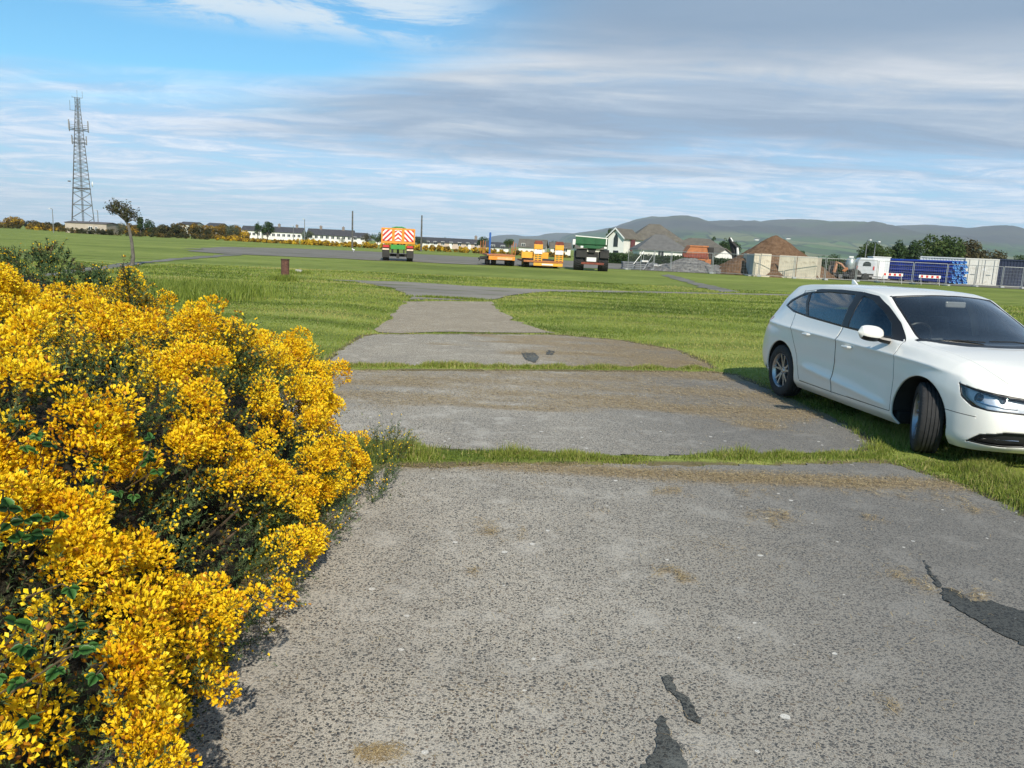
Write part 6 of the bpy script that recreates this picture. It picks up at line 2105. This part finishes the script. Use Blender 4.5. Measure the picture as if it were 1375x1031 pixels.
# ------------------------------------------------------------------ spoil heaps
def heap_mat(name, a, b_, sc_=2.5):
    m, n, out = new_mat(name)
    pos = n.add('ShaderNodeNewGeometry').outputs['Position']
    v = n.voro(pos, 4.0); f = n.noise(pos, sc_, 8.0, .7)
    c = n.mix(n.rng(f, .3, .7), a, b_)
    princ(n, out, c, .95, 0, spec=.1, nrm=bump(n, n.math('ADD', f, n.math('MULTIPLY', v.outputs['Distance'], .5)), .9, .15))
    return m
M_SOIL = heap_mat('brown_soil', (.105, .062, .036), (.20, .125, .078))
M_RUBB = heap_mat('grey_rubble', (.10, .098, .095), (.27, .26, .245), 3.5)
def heap(label, c, rx, ry, h, seed, mat, name='spoil_heap', cat='heap', skew=0.0, rough=.25, power=1.0, stones=0):
    n_ = 90
    X, Y = np.meshgrid(np.linspace(-1.12, 1.12, n_), np.linspace(-1.12, 1.12, n_))
    r = np.hypot(X - skew * (1 - np.hypot(X, Y)).clip(0, 1), Y)
    p = np.column_stack([X.ravel() * rx, Y.ravel() * ry])
    wob = (vnoise(p, .55, seed, 3) - .5).reshape(X.shape)
    fin = (vnoise(p, 2.2, seed + 3, 3) - .5).reshape(X.shape)
    rr = r * (1 + wob * rough * 1.3)
    Z = h * np.clip(1 - rr ** power, 0, 1)
    Z = Z * (1 - .05 * np.exp(-(rr / .10) ** 2)) + fin * h * rough * .35 * (rr < 1)
    Z = np.where(rr >= 1.02, -.15, np.maximum(Z, -.05))
    o = np_mesh(name, np.column_stack([p, Z.ravel()]), grid_faces(n_, n_), mat, smooth=True)
    o.location = c
    tag(o, label, cat)
    return o
q = base(1039, 370, 80)
heap('tallest brown soil heap rising above the pale concrete bay', (q.x, 80.5, 0), 6.6, 4.6, P(1039, 314, 80.5).z * 1.04, 401, M_SOIL, rough=.12, power=.95)
q = base(1000, 370, 77)
heap('brown soil heap spilling left of the concrete bay', (q.x, 78, 0), 3.2, 3.0, 1.75, 402, M_SOIL, rough=.15, power=1.1)
q = base(1038, 370, 74.2)
heap('small brown soil spill through the gap in the front wall', (q.x + .0, 74.3, 0), 1.45, 1.6, P(1038, 352, 74.2).z, 403, M_SOIL, rough=.15, power=1.1)
q = base(1092, 372, 72.2)
heap('smallest brown soil spill, at the right corner of the bay', (q.x, 72.9, 0), .9, .9, 1.0, 404, M_SOIL, rough=.2)
q = base(925, 366, 79)
heap('broad grey rubble heap in front of the orange dumper', (q.x, 79, 0), 4.3, 3.2, P(925, 346.5, 79).z * 1.05, 405, M_RUBB, name='rubble_heap', rough=.45, power=1.3)
q = base(893, 366, 80)
heap('low grey gravel heap left of the rubble heap', (q.x, 80, 0), 2.4, 1.6, .75, 406, M_RUBB, name='rubble_heap', rough=.4)

# concrete bay: each standing wall unit a thing
M_PREC = pm('precast_concrete', (.56, .50, .40), .85, .14, .8, bmp=.3, dirt=(.30, .25, .18))
M_PREC_SHADE_FOOT = pm('precast_shade_and_foot_grey', (.34, .35, .35), .85, .14, .8, bmp=.3)  # corner unit: shade put into the colour; fence feet: plain grey concrete
def wall_unit(label, u0, u1, D0, D1, vt, mat):
    a, b_ = base(u0, 372, D0), base(u1, 372, D1)
    h = P((u0 + u1) / 2, vt, (D0 + D1) / 2).z
    d = (b_ - a); L = d.length; ang = math.atan2(d.y, d.x)
    e = empty('concrete_wall', a, ang, label, 'concrete wall')
    m = MB(); m.bb(.015, L - .015, 0, .22, -.05, h); m.build('panel', mat, e, bevel=.03)
    m = MB(); m.bb(.015, L - .015, -.35, .5, -.05, .10); m.build('foot', mat, e, bevel=.02)
    return e
wall_unit('pale wall unit behind the left end of the bay, narrow and shaded', 995.5, 1000, 79, 77, 340, M_PREC)
wall_unit('wall unit at the left corner of the concrete bay, its shade coloured grey-blue', 1000, 1009.5, 76.5, 73.4, 340.5, M_PREC_SHADE_FOOT)
wall_unit('narrow beige wall unit next to the shade-coloured corner unit', 1010, 1019, 73.2, 73.2, 340.3, M_PREC)
wall_unit('beige wall unit just left of the soil spill', 1019.4, 1033.5, 73.2, 73.4, 340.6, M_PREC)
wall_unit('wide beige wall unit just right of the soil spill', 1043.5, 1067.5, 73.4, 72.6, 343, M_PREC)
wall_unit('widest beige wall unit towards the right end of the bay', 1068, 1095, 72.6, 71.8, 344.3, M_PREC)
wall_unit('narrow end unit closing the right side of the bay', 1095.5, 1101, 71.8, 75.5, 346, M_PREC)

# ------------------------------------------------------------------ mesh fence panels
M_FENCE = pm('fence_galv', (.34, .35, .35), .4, .1, 2.0, metal=.35)
M_FWIRE = pm('fence_wire', (.30, .31, .31), .5, .1, 2.0, metal=.3)
def fence_panel(label, a, b_, h, group=None, brace=False):
    a, b_ = Vector(a), Vector(b_)
    d = b_ - a; L = d.length
    e = empty('fence_panel', a, math.atan2(d.y, d.x), label, 'fence panel', group)
    m = MB(); r = .030
    z0 = .16
    m.tube([(.06, 0, .02), (.06, 0, h)], r, 6); m.tube([(L - .06, 0, .02), (L - .06, 0, h)], r, 6)
    m.tube([(.06, 0, h), (L - .06, 0, h)], r, 6); m.tube([(.06, 0, z0), (L - .06, 0, z0)], r * .8, 6)
    m.build('frame', M_FENCE, e, smooth=True)
    w_ = MB()
    for i in range(1, 16): x = .06 + (L - .12) * i / 16; w_.box((x, .01, (h + z0) / 2), (.007, .007, h - z0))
    for i in range(1, 6): w_.box((L / 2, .015, z0 + (h - z0) * i / 6), (L - .12, .007, .007))
    w_.build('wire_mesh', M_FWIRE, e)
    f = MB(); f.bb(-.10, .22, -.32, .32, .004, .14); f.build('foot', M_PREC_SHADE_FOOT, e, bevel=.03)
    if brace:
        b2 = MB(); b2.tube([(.06, 0, h * .95), (-.1, -1.5, .05)], .03, 6); b2.tube([(.06, 0, h * .5), (-.1, -1.5, .05)], .02, 6); b2.build('brace', M_FENCE, e, smooth=True)
    return e
def GD(u, D): return base(u, 365, D)
run = [(862, 80), (877, 78.5), (900, 77), (956, 75.5), (1019, 72.3), (1066, 71.4), (1108, 70.8), (1150, 70.8), (1178, 71.2), (1226, 71), (1272, 71), (1347, 74), (1375, 73.5), (1420, 73)]
names_ = ['first fence panel from the left, next to the angled brace', 'second fence panel from the left, in front of the stacked grey slabs', 'fence panel in front of the rubble heap', 'fence panel between the rubble heap and the bay',
          'fence panel across the left half of the concrete bay', 'fence panel across the right half of the concrete bay', 'fence panel just right of the concrete bay', 'fence panel in front of the small machines',
          'fence panel in front of the white cabin, left of the pipes', 'fence panel across the left half of the blue pipes', 'fence panel at the right end of the blue pipes', 'fence panel in front of the navy container', 'fence panel at the right edge of the picture']
ni = 0
for i in range(len(run) - 1):
    a, b_ = GD(*run[i]), GD(*run[i + 1])
    L = (b_ - a).length
    k_ = max(1, round(L / 3.4))
    for j in range(k_):
        p0, p1 = a.lerp(b_, j / k_), a.lerp(b_, (j + 1) / k_)
        lab = names_[min(i, len(names_) - 1)]
        if k_ > 1: lab += ', ' + ('left one' if j == 0 else 'right one' if j == k_ - 1 else 'middle one')
        fence_panel(lab, p0, p1, 1.95, 'mesh fence panels round the yard', brace=(i == 0 or i == 1))
fence_panel('fence panel set at an angle, folded back beside the green trailer', GD(842, 76), GD(860, 73.8), 1.95, 'mesh fence panels round the yard')

# stacked grey slabs / pallets
M_SLABG = pm('grey_blocks', (.17, .18, .20), .85, .15, 2.0)
def stack(label, u0, u1, D, v0, v1, n, mat, name='block_stack', cat='stack'):
    a, b_ = base(u0, 360, D), base(u1, 360, D)
    h = P((u0 + u1) / 2, v0, D).z
    W_ = (b_.x - a.x)
    e = empty(name, ((a.x + b_.x) / 2, D, 0), 0, label, cat)
    for i in range(n):
        m = MB(); hh = h / n; m.bb(-W_ / 2 + random.uniform(-.04, .04), W_ / 2 + random.uniform(-.04, .04), 0, 1.2, i * hh + .04, (i + 1) * hh - .02)
        m.bb(-W_ / 2 + .1, -W_ / 2 + .2, .02, 1.1, i * hh, i * hh + .05); m.bb(W_ / 2 - .2, W_ / 2 - .1, .02, 1.1, i * hh, i * hh + .05)
        m.build('block_layer', mat, e, bevel=.015)
stack('dark grey block stack at the left end of the yard fence', 836, 851, 78.5, 351, 362, 4, M_SLABG)
stack('grey block stack behind the first fence panels', 853, 867, 79.5, 351.5, 362, 4, M_SLABG)
stack('grey block stack left of the gravel heap', 869, 883, 80.5, 353, 362, 3, M_SLABG)
for (u0, u1, v, lab) in [(862, 872, 350.3, 'row of white ends on top of the middle grey block stack'), (879, 892, 356, 'row of pale ends in front of the gravel heap')]:
    a, b_ = base(u0, 360, 79), base(u1, 360, 79); z = P(u0, v, 79).z
    m = MB()
    n_ = 6
    e = empty('timber_bundle', (a.x, 79.3, max(z - .1, 0)), 0, lab, 'timber')
    for i in range(n_):
        m = MB(); m.bb((b_.x - a.x) * i / n_, (b_.x - a.x) * (i + .75) / n_, 0, 1.0, 0, .17); m.build('batten', M_WHT, e)

# ------------------------------------------------------------------ orange site dumper
D = 88; k = D / FPX
b = base(937, 358, D); zf = lambda v: P(937, v, D).z; X = lambda u: (u - 937) * k
e = empty('site_dumper', b, facing(937, .25), 'rusty orange site dumper with raised skip behind the rubble heap', 'dumper')
m = MB()
s0 = [(X(921), 0, zf(338)), (X(926), 0, zf(329.5)), (X(947), 0, zf(330)), (X(951), 0, zf(348)), (X(945), 0, zf(350)), (X(920), 0, zf(346))]
m.prism(s0, (0, 2.2, 0)); m.build('skip', M_ORD, e, bevel=.06)
m = MB(); m.bb(X(924), X(949), -.08, 0, zf(331.5), zf(329.5)); m.bb(X(920), X(950), -.08, 0, zf(340.5), zf(338.5)); m.build('skip_lip', M_ORD, e, bevel=.02)
m = MB(); m.prism([(X(915), -.1, zf(341)), (X(948), -.1, zf(339.5)), (X(950), -.1, zf(347)), (X(917), -.1, zf(346))], (0, .3, 0)); m.build('skip_floor', M_RUST, e, bevel=.03)
m = MB(); m.bb(X(946), X(954), 0, 2.6, .6, zf(347.5)); m.bb(X(928), X(934), .4, 1.0, .5, zf(345)); m.build('chassis', M_ORD, e, bevel=.05)
m = MB(); m.bb(X(951), X(959), .8, 2.2, .9, zf(331)); m.build('cab', M_CHAS, e, bevel=.08)
for u in (925, 945):
    big_wheel(e, X(u), 1.0, .65, .5, M_ORD)
big_wheel(e, X(957), 2.4, .65, .5, M_ORD)
# ------------------------------------------------------------------ digger with folded arm
D = 92; k = D / FPX
b = base(982, 358, D); zf = lambda v: P(982, v, D).z; X = lambda u: (u - 982) * k
e = empty('excavator', b, facing(982), 'dark excavator with a tall folded boom behind the left soil heap', 'excavator')
m = MB(); m.tube([(X(987), 1, zf(354)), (X(984), 1, zf(338)), (X(979), 1, zf(325)), (X(976), 1, zf(320))], [.34, .32, .26, .16], 4); m.build('boom', M_CHAS, e)
m = MB(); m.tube([(X(976), .9, zf(319)), (X(979), .7, zf(324)), (X(986), .6, zf(331)), (X(990), .6, zf(336))], [.12, .22, .18, .12], 4); m.build('dipper_arm', M_CHAS, e)
m = MB(); m.tube([(X(977.5), .55, zf(319)), (X(981), .5, zf(324))], .07, 6); m.tube([(X(987.5), .5, zf(332)), (X(989), .5, zf(342))], [.12, .16], 6); m.build('hydraulic_ram', M_WHT, e, smooth=True)
m = MB(); m.bb(X(984), X(997), 1.4, 3.6, .9, zf(343)); m.build('house_body', M_CHAS, e, bevel=.12)
m = MB(); m.bb(X(1001), X(1009), 1.6, 3.0, 1.2, zf(332.5)); m.build('cab', pm('cab_glass', (.10, .12, .13), .2, .1), e, bevel=.12)
for x_ in (X(985), X(998)):
    m = MB(); m.prism([(x_ - .3, .4, .15), (x_ - .3, 0.2, .5), (x_ - .3, .5, .85), (x_ - .3, 4.0, .85), (x_ - .3, 4.3, .5), (x_ - .3, 4.0, .05), (x_ - .3, .6, .02)], (.6, 0, 0)); m.build('track', M_TYRE, e, bevel=.05)
q = base(985, 357, 84); m = MB(); m.prism([(-.6, 0, .0), (-.5, 0, .35), (.1, 0, .45), (.7, 0, .1), (.6, 0, 0)], (0, .5, 0)); o = m.build('plastic_barrier', M_WHT, None, bevel=.05); o.location = (q.x, 84, .03)
tag(o, 'small white plastic piece lying by the left soil heap', 'barrier')

# ------------------------------------------------------------------ small machines, cabin, van right of the bay
D = 78; zf = lambda v, u=1130: P(u, v, D).z
k = D / FPX
b = base(1128, 372, D); X = lambda u: (u - 1128) * k
e = empty('mini_excavator', b, facing(1128), 'muddy mini digger with a worn orange bucket arm right of the bay', 'mini digger')
m = MB(); m.tube([(X(1120), 0, zf(366)), (X(1122), 0, zf(352)), (X(1128), -.1, zf(355)), (X(1134), -.3, zf(361))], [.16, .17, .14, .10], 5); m.build('arm', pm('muddy_orange', (.36, .19, .11), .8, .25), e)
m = MB(); m.prism([(X(1129), -.6, zf(363)), (X(1135), -.6, zf(358)), (X(1137), -.6, zf(361)), (X(1133), -.6, zf(365))], (0, .6, 0)); m.build('bucket', M_ORD, e, bevel=.03)
m = MB(); m.bb(X(1112), X(1123), .5, 2.0, .5, zf(357)); m.build('engine_cover', pm('muddy_grey', (.13, .11, .095), .85, .3), e, bevel=.1)
m = MB(); m.bb(X(1113), X(1121), .8, 1.8, zf(357), zf(351)); m.build('seat', M_CHAS, e, bevel=.06)
for x_ in (X(1112), X(1124)):
    m = MB(); m.prism([(x_ - .14, .1, .15), (x_ - .14, 0, .35), (x_ - .14, .2, .52), (x_ - .14, 2.1, .52), (x_ - .14, 2.3, .3), (x_ - .14, 2.1, .03)], (.28, 0, 0)); m.build('track', M_TYRE, e, bevel=.03)
b = base(1140, 372, 80); X = lambda u: (u - 1140) * 80 / FPX; zf = lambda v: P(1140, v, 80).z
e = empty('cement_mixer', b, facing(1140), 'silver-bowled machine with a white cap between the digger and the cabin', 'mixer')
m = MB(); m.lathe([(.05, zf(363)), (.42, zf(361)), (.50, zf(354)), (.40, zf(348)), (.28, zf(346)), (.05, zf(346))], 18, 'Z', (0, .3, 0)); m.build('drum', pm('worn_silver', (.38, .42, .40), .35, .2, 3.0, metal=.5), e, smooth=True)
m = MB(); m.bb(-.22, .22, .1, .6, zf(346), zf(343.8)); m.build('cap', M_WHT, e, bevel=.04)
m = MB(); m.bb(-.62, -.50, .2, .4, 0, zf(350)); m.bb(.50, .62, .2, .4, 0, zf(350)); m.bb(-.6, .6, .1, .5, .3, .45); m.build('frame', M_CHAS, e, bevel=.02)
for x_ in (-.55, .55): big_wheel(e, x_, .3, .26, .14, M_CHAS, tread=False)
b = base(1160, 372, 82); X = lambda u: (u - 1160) * 82 / FPX; zf = lambda v: P(1160, v, 82).z
e = empty('parked_van', b, facing(1160, .1), 'white van seen from behind with a dark rounded rear window', 'van')
m = MB(); m.prism([(X(1149), 0, .45), (X(1172), 0, .45), (X(1172.5), 0, zf(352)), (X(1170), 0, zf(346)), (X(1153), 0, zf(346)), (X(1150), 0, zf(353))], (0, 4.4, 0)); m.build('body', pm('grey_white_paint', (.52, .54, .56), .4, .05, coat=.3), e, bevel=.10)
m = MB(); m.prism([(X(1157), -.03, zf(357)), (X(1167), -.03, zf(357)), (X(1166.5), -.03, zf(353)), (X(1164), -.03, zf(351)), (X(1160), -.03, zf(351)), (X(1157.5), -.03, zf(353))], (0, .02, 0)); m.build('rear_window', M_WIN, e)
for u in (1150.5, 1170.5):
    m = MB(); m.bb(X(u) - .06, X(u) + .06, -.05, 0, zf(362), zf(357)); m.build('tail_light', M_RED, e)
for x_ in (X(1152), X(1169.5)):
    for y_ in (.9, 3.6): big_wheel(e, x_, y_, .33, .2, M_CHAS, tread=False)
m = MB(); m.bb(X(1150), X(1171), -.1, .05, .4, .62); m.build('bumper', M_CHAS, e, bevel=.03)
b = base(1181, 372, 84); zf = lambda v: P(1181, v, 84).z
e = empty('site_cabin', b, facing(1181, .25), 'small white box cabin left of the blue pipe stack', 'cabin')
m = MB(); m.bb(-.85, .85, 0, 2.4, .12, zf(345.5)); m.build('wall', pm('cabin_white', (.62, .64, .65), .6, .06), e, bevel=.03)
m = MB(); m.bb(-.92, .92, -.06, 2.46, zf(345.5), zf(344.5)); m.build('roof', M_FRAME, e, bevel=.02)
m = MB(); m.bb(-.45, .35, -.03, -.005, .3, 2.1); m.build('door', M_FRAME, e, bevel=.01)
m = MB(); 
for x_ in (-.7, .6): m.bb(x_, x_ + .15, .1, 2.3, 0, .12)
m.build('skid', M_CHAS, e)
b = base(1151, 376, 76)
e = empty('quad_trailer', b, facing(1151, .5), 'low dark machine with fat tyres in front of the white van', 'machine')
m = MB(); m.bb(-1.0, 1.5, .0, .9, .38, .55); m.tube([(1.5, .45, .46), (2.6, .5, .42)], .06, 6); m.build('chassis', pm('dull_metal', (.25, .25, .25), .6, .2), e, bevel=.02)
m = MB(); m.prism([(-.7, .1, .55), (-.6, .1, 1.0), (-.1, .1, 1.12), (.3, .1, .9), (.5, .1, .55)], (0, .7, 0)); m.build('engine_cover', M_CHAS, e, bevel=.06)
for x_, y_ in ((-.6, -.1), (.7, -.1), (-.6, 1.0), (.7, 1.0)):
    m = MB(); m.lathe([(.05, -.12), (.28, -.14), (.36, -.10), (.37, .10), (.28, .14), (.05, .12)], 18, 'Y', (x_, y_, .37)); m.build('wheel', M_TYRE, e, smooth=True)

# ------------------------------------------------------------------ blue pipe stack
M_PIPE = pm('blue_pipe', (.012, .055, .42), .38, .18, .6)
M_PIPE_END_LIT = pm('pipe_end_lit', (.13, .36, .70), .5, .2, 2.0)  # light on the cut ends and bores painted as paler blue
A0, B0 = base(1183, 370, 86), base(1279, 372, 76.0)
ax_ = (B0 - A0).normalized(); LEN = (B0 - A0).length
sd_ = Vector((-ax_.y, ax_.x, 0))
if sd_.y < 0: sd_ = -sd_
# stack is seen from its long side and its near end
PR = .125
def make_pipe():
    m = MB()
    n = 14
    m.lathe([(PR, 0), (PR, LEN), (PR * .84, LEN), (PR * .84, LEN - .12), (PR * .01, LEN - .14), (PR * .01, .14), (PR * .84, .12), (PR * .84, 0)], n, 'X', close=True)
    o = m.build('pipe', [M_PIPE, M_PIPE_END_LIT], None, smooth=True, angle=40)
    for p_ in o.data.polygons:
        if math.hypot(p_.center.y, p_.center.z) < PR * .965: p_.material_index = 1
    return o
ang = math.atan2(ax_.y, ax_.x)
zt_ = P(1290, 351.5, 76).z
rows_ = int((zt_ - .12) / (PR * 2 * .90))
first = None
rr = random.Random(31)
cols_ = 7
cnt = 0
for j in range(rows_):
    gap = .10 * (j // 3)
    for i in range(cols_ - (1 if j % 2 else 0)):
        o = make_pipe() if first is None else first.copy()
        if first is None: first = o
        else: COL.objects.link(o)
        off = A0 + sd_ * ((i + (.5 if j % 2 else 0)) * PR * 2.02) + ax_ * rr.uniform(-.22, .22)
        o.location = (off.x, off.y, .14 + PR + j * PR * 1.80 + gap * .5)
        o.rotation_euler = (0, rr.uniform(-.004, .004), ang + rr.uniform(-.004, .004))
        outer = j in (0, rows_ - 1) or i == 0
        od = ['first', 'second', 'third', 'fourth', 'fifth', 'sixth', 'seventh', 'eighth', 'ninth', 'tenth', 'eleventh', 'twelfth', 'thirteenth']
        rw = rows_ - 1 - j
        tag(o, 'blue pipe, %s from the left in the %s row of the stack from the top' % (od[i], od[rw]), 'pipe', 'blue plastic pipes stacked in the yard')
        cnt += 1
print('pipes', cnt, 'rows', rows_)
# timbers under and between
for t_ in (.15, .5, .85):
    c_ = A0 + ax_ * LEN * t_ + sd_ * .8
    m = MB(); m.box((0, 0, .07), (.12, 2.2, .13)); o = m.build('timber_bearer', M_BRICK, None, bevel=.01); o.location = c_; o.rotation_euler = (0, 0, ang)
    tag(o, {.15: 'timber bearer under the far end of the blue pipes', .5: 'timber bearer under the middle of the blue pipes', .85: 'timber bearer under the near end of the blue pipes'}[t_], 'timber', None)
# red and white barrier boards on trestles
for (u0, u1, v0, v1, D_, lab) in [(1184, 1212, 366, 369.8, 70.0, 'red and white barrier board in front of the pipes, left one'), (1234, 1263, 368.8, 372.8, 69.8, 'red and white barrier board in front of the pipes, right one')]:
    a, b_ = base(u0, 370, D_), base(u1, 370, D_)
    z0, z1 = P(u0, v1, D_).z, P(u0, v0, D_).z
    L = (b_ - a).length
    e = empty('barrier', a, math.atan2((b_ - a).y, (b_ - a).x) - R(1), lab, 'barrier')
    m = MB(); m.bb(0, L, -.02, .02, z0, z1); m.mi = 1
    for i in range(4): m.bb(L * (i + .35) / 4.2, L * (i + .8) / 4.2, -.028, -.02, z0 + .03, z1 - .03)
    m.build('board', [M_WHT, M_RED], e)
    for x_ in (.15, L - .15):
        m = MB(); m.tube([(x_, -.3, 0), (x_, 0, z1), (x_, .3, 0)], .022, 5); m.build('leg', M_FWIRE, e)

# ------------------------------------------------------------------ containers
def container(label, u, D_, ang, L, W_, H_, mat, doors, extra=None):
    b = base(u, 380, D_)
    e = empty('shipping_container', b, ang, label, 'container')
    # local: near end is the -Y face, x 0..W, body runs +Y
    m = MB()
    def corr(p0, p1, nrm, z0, z1):
        p0, p1 = Vector(p0), Vector(p1); d = p1 - p0; L_ = d.length; n_ = int(L_ / .28); nrm = Vector(nrm)
        prev = None
        for i in range(n_ * 4 + 1):
            q = p0 + d * (i / (n_ * 4)) + nrm * (.0 if (i % 4) in (0, 1) else -.036)
            if prev is not None: m.face([prev + Vector((0, 0, z0)), q + Vector((0, 0, z0)), q + Vector((0, 0, z1)), prev + Vector((0, 0, z1))])
            prev = q
    corr((0, L, 0), (0, .08, 0), (-1, 0, 0), .15, H_ - .1)
    corr((W_, .08, 0), (W_, L, 0), (1, 0, 0), .15, H_ - .1)
    corr((W_, L, 0), (0, L, 0), (0, 1, 0), .15, H_ - .1)
    if not doors: corr((0.05, .06, 0), (W_ - .05, .06, 0), (0, -1, 0), .15, H_ - .1)
    me_ = MB(); me_.v, me_.f, me_.m = m.v, m.f, m.m
    o = me_.build('side_walls', mat, e)
    m = MB()
    for x_ in (0, W_):
        for y_ in (0, L): m.bb(x_ - .05, x_ + .05, y_ - .05 if y_ else -.02, y_ + .05 if y_ else .09, 0, H_)
    m.build('corner_post', mat, e)
    m = MB(); m.bb(-.06, W_ + .06, -.03, .10, H_ - .12, H_ + .01); m.bb(-.06, W_ + .06, -.03, .10, .02, .16); m.bb(-.06, .03, .1, L, H_ - .10, H_); m.bb(W_ - .03, W_ + .06, .1, L, H_ - .10, H_); m.bb(-.06, .03, .1, L, .02, .16); m.bb(W_ - .03, W_ + .06, .1, L, .02, .16)
    m.build('frame', mat, e)
    m = MB(); m.bb(.03, W_ - .03, .1, L, H_ - .05, H_ - .03); m.build('roof', mat, e)
    if doors:
        for s_, (x0, x1) in enumerate(((.06, W_ / 2 - .012), (W_ / 2 + .012, W_ - .06))):
            m = MB(); m.bb(x0, x1, .0, .05, .17, H_ - .13); d_ = m.build('door', mat, e, bevel=.006)
            for x_ in (x0 + .28, x1 - .28):
                m = MB(); m.tube([(x_, -.035, .12), (x_, -.035, H_ - .10)], .02, 6); m.bb(x_ - .02, x_ + .02, -.045, 0, .2, .26); m.build('locking_bar', M_FENCE, d_)
            m = MB(); m.bb((x0 + x1) / 2 - .2, (x0 + x1) / 2 + .2, -.055, -.03, 1.05, 1.10); m.build('handle', M_FENCE, d_)
            if s_ == 1:
                m = MB(); m.bb(x0 + .08, x0 + .42, -.01, -.003, 1.5, 1.75); m.build('label_plate', M_WHT, d_)
    return e
M_CW = pm('container_cream', (.66, .64, .58), .6, .07, .7, dirt=(.52, .46, .38))
M_CG = pm('container_grey_white', (.50, .53, .56), .6, .08, .7)
M_CN = pm('container_navy', (.014, .022, .055), .5, .2, .7)
container('cream white container with its double doors facing the field', 1293, 82, R(-28), 6.1, 2.9, P(1310, 347, 82).z, M_CW, True)
container('pale grey corrugated container standing behind the blue pipes', 1232, 92, R(-28) + 0, 6.1, 5.6, P(1260, 345, 92).z, M_CG, False)
container('dark navy blue corrugated container at the right edge', 1332, 84, R(-28), 6.1, 6.0, P(1350, 348, 84).z, M_CN, False)
q = base(1333, 385, 73.5)
# ------------------------------------------------------------------ the air between here and the hills
hz = MB(); hz.bb(-12500, 14500, -1200, 12500, -60, 460)
hm = bpy.data.materials.new('air'); hm.use_nodes = True
hn2 = NT(hm.node_tree); hn2.n.clear()
ho = hn2.add('ShaderNodeOutputMaterial'); pv = hn2.add('ShaderNodeVolumePrincipled')
pv.inputs['Color'].default_value = (.74, .87, 1.0, 1)
pv.inputs['Density'].default_value = .000075
pv.inputs['Anisotropy'].default_value = -.1
hn2.l.new(pv.outputs[0], ho.inputs[1])
tag(hz.build('haze', hm), kind='stuff')
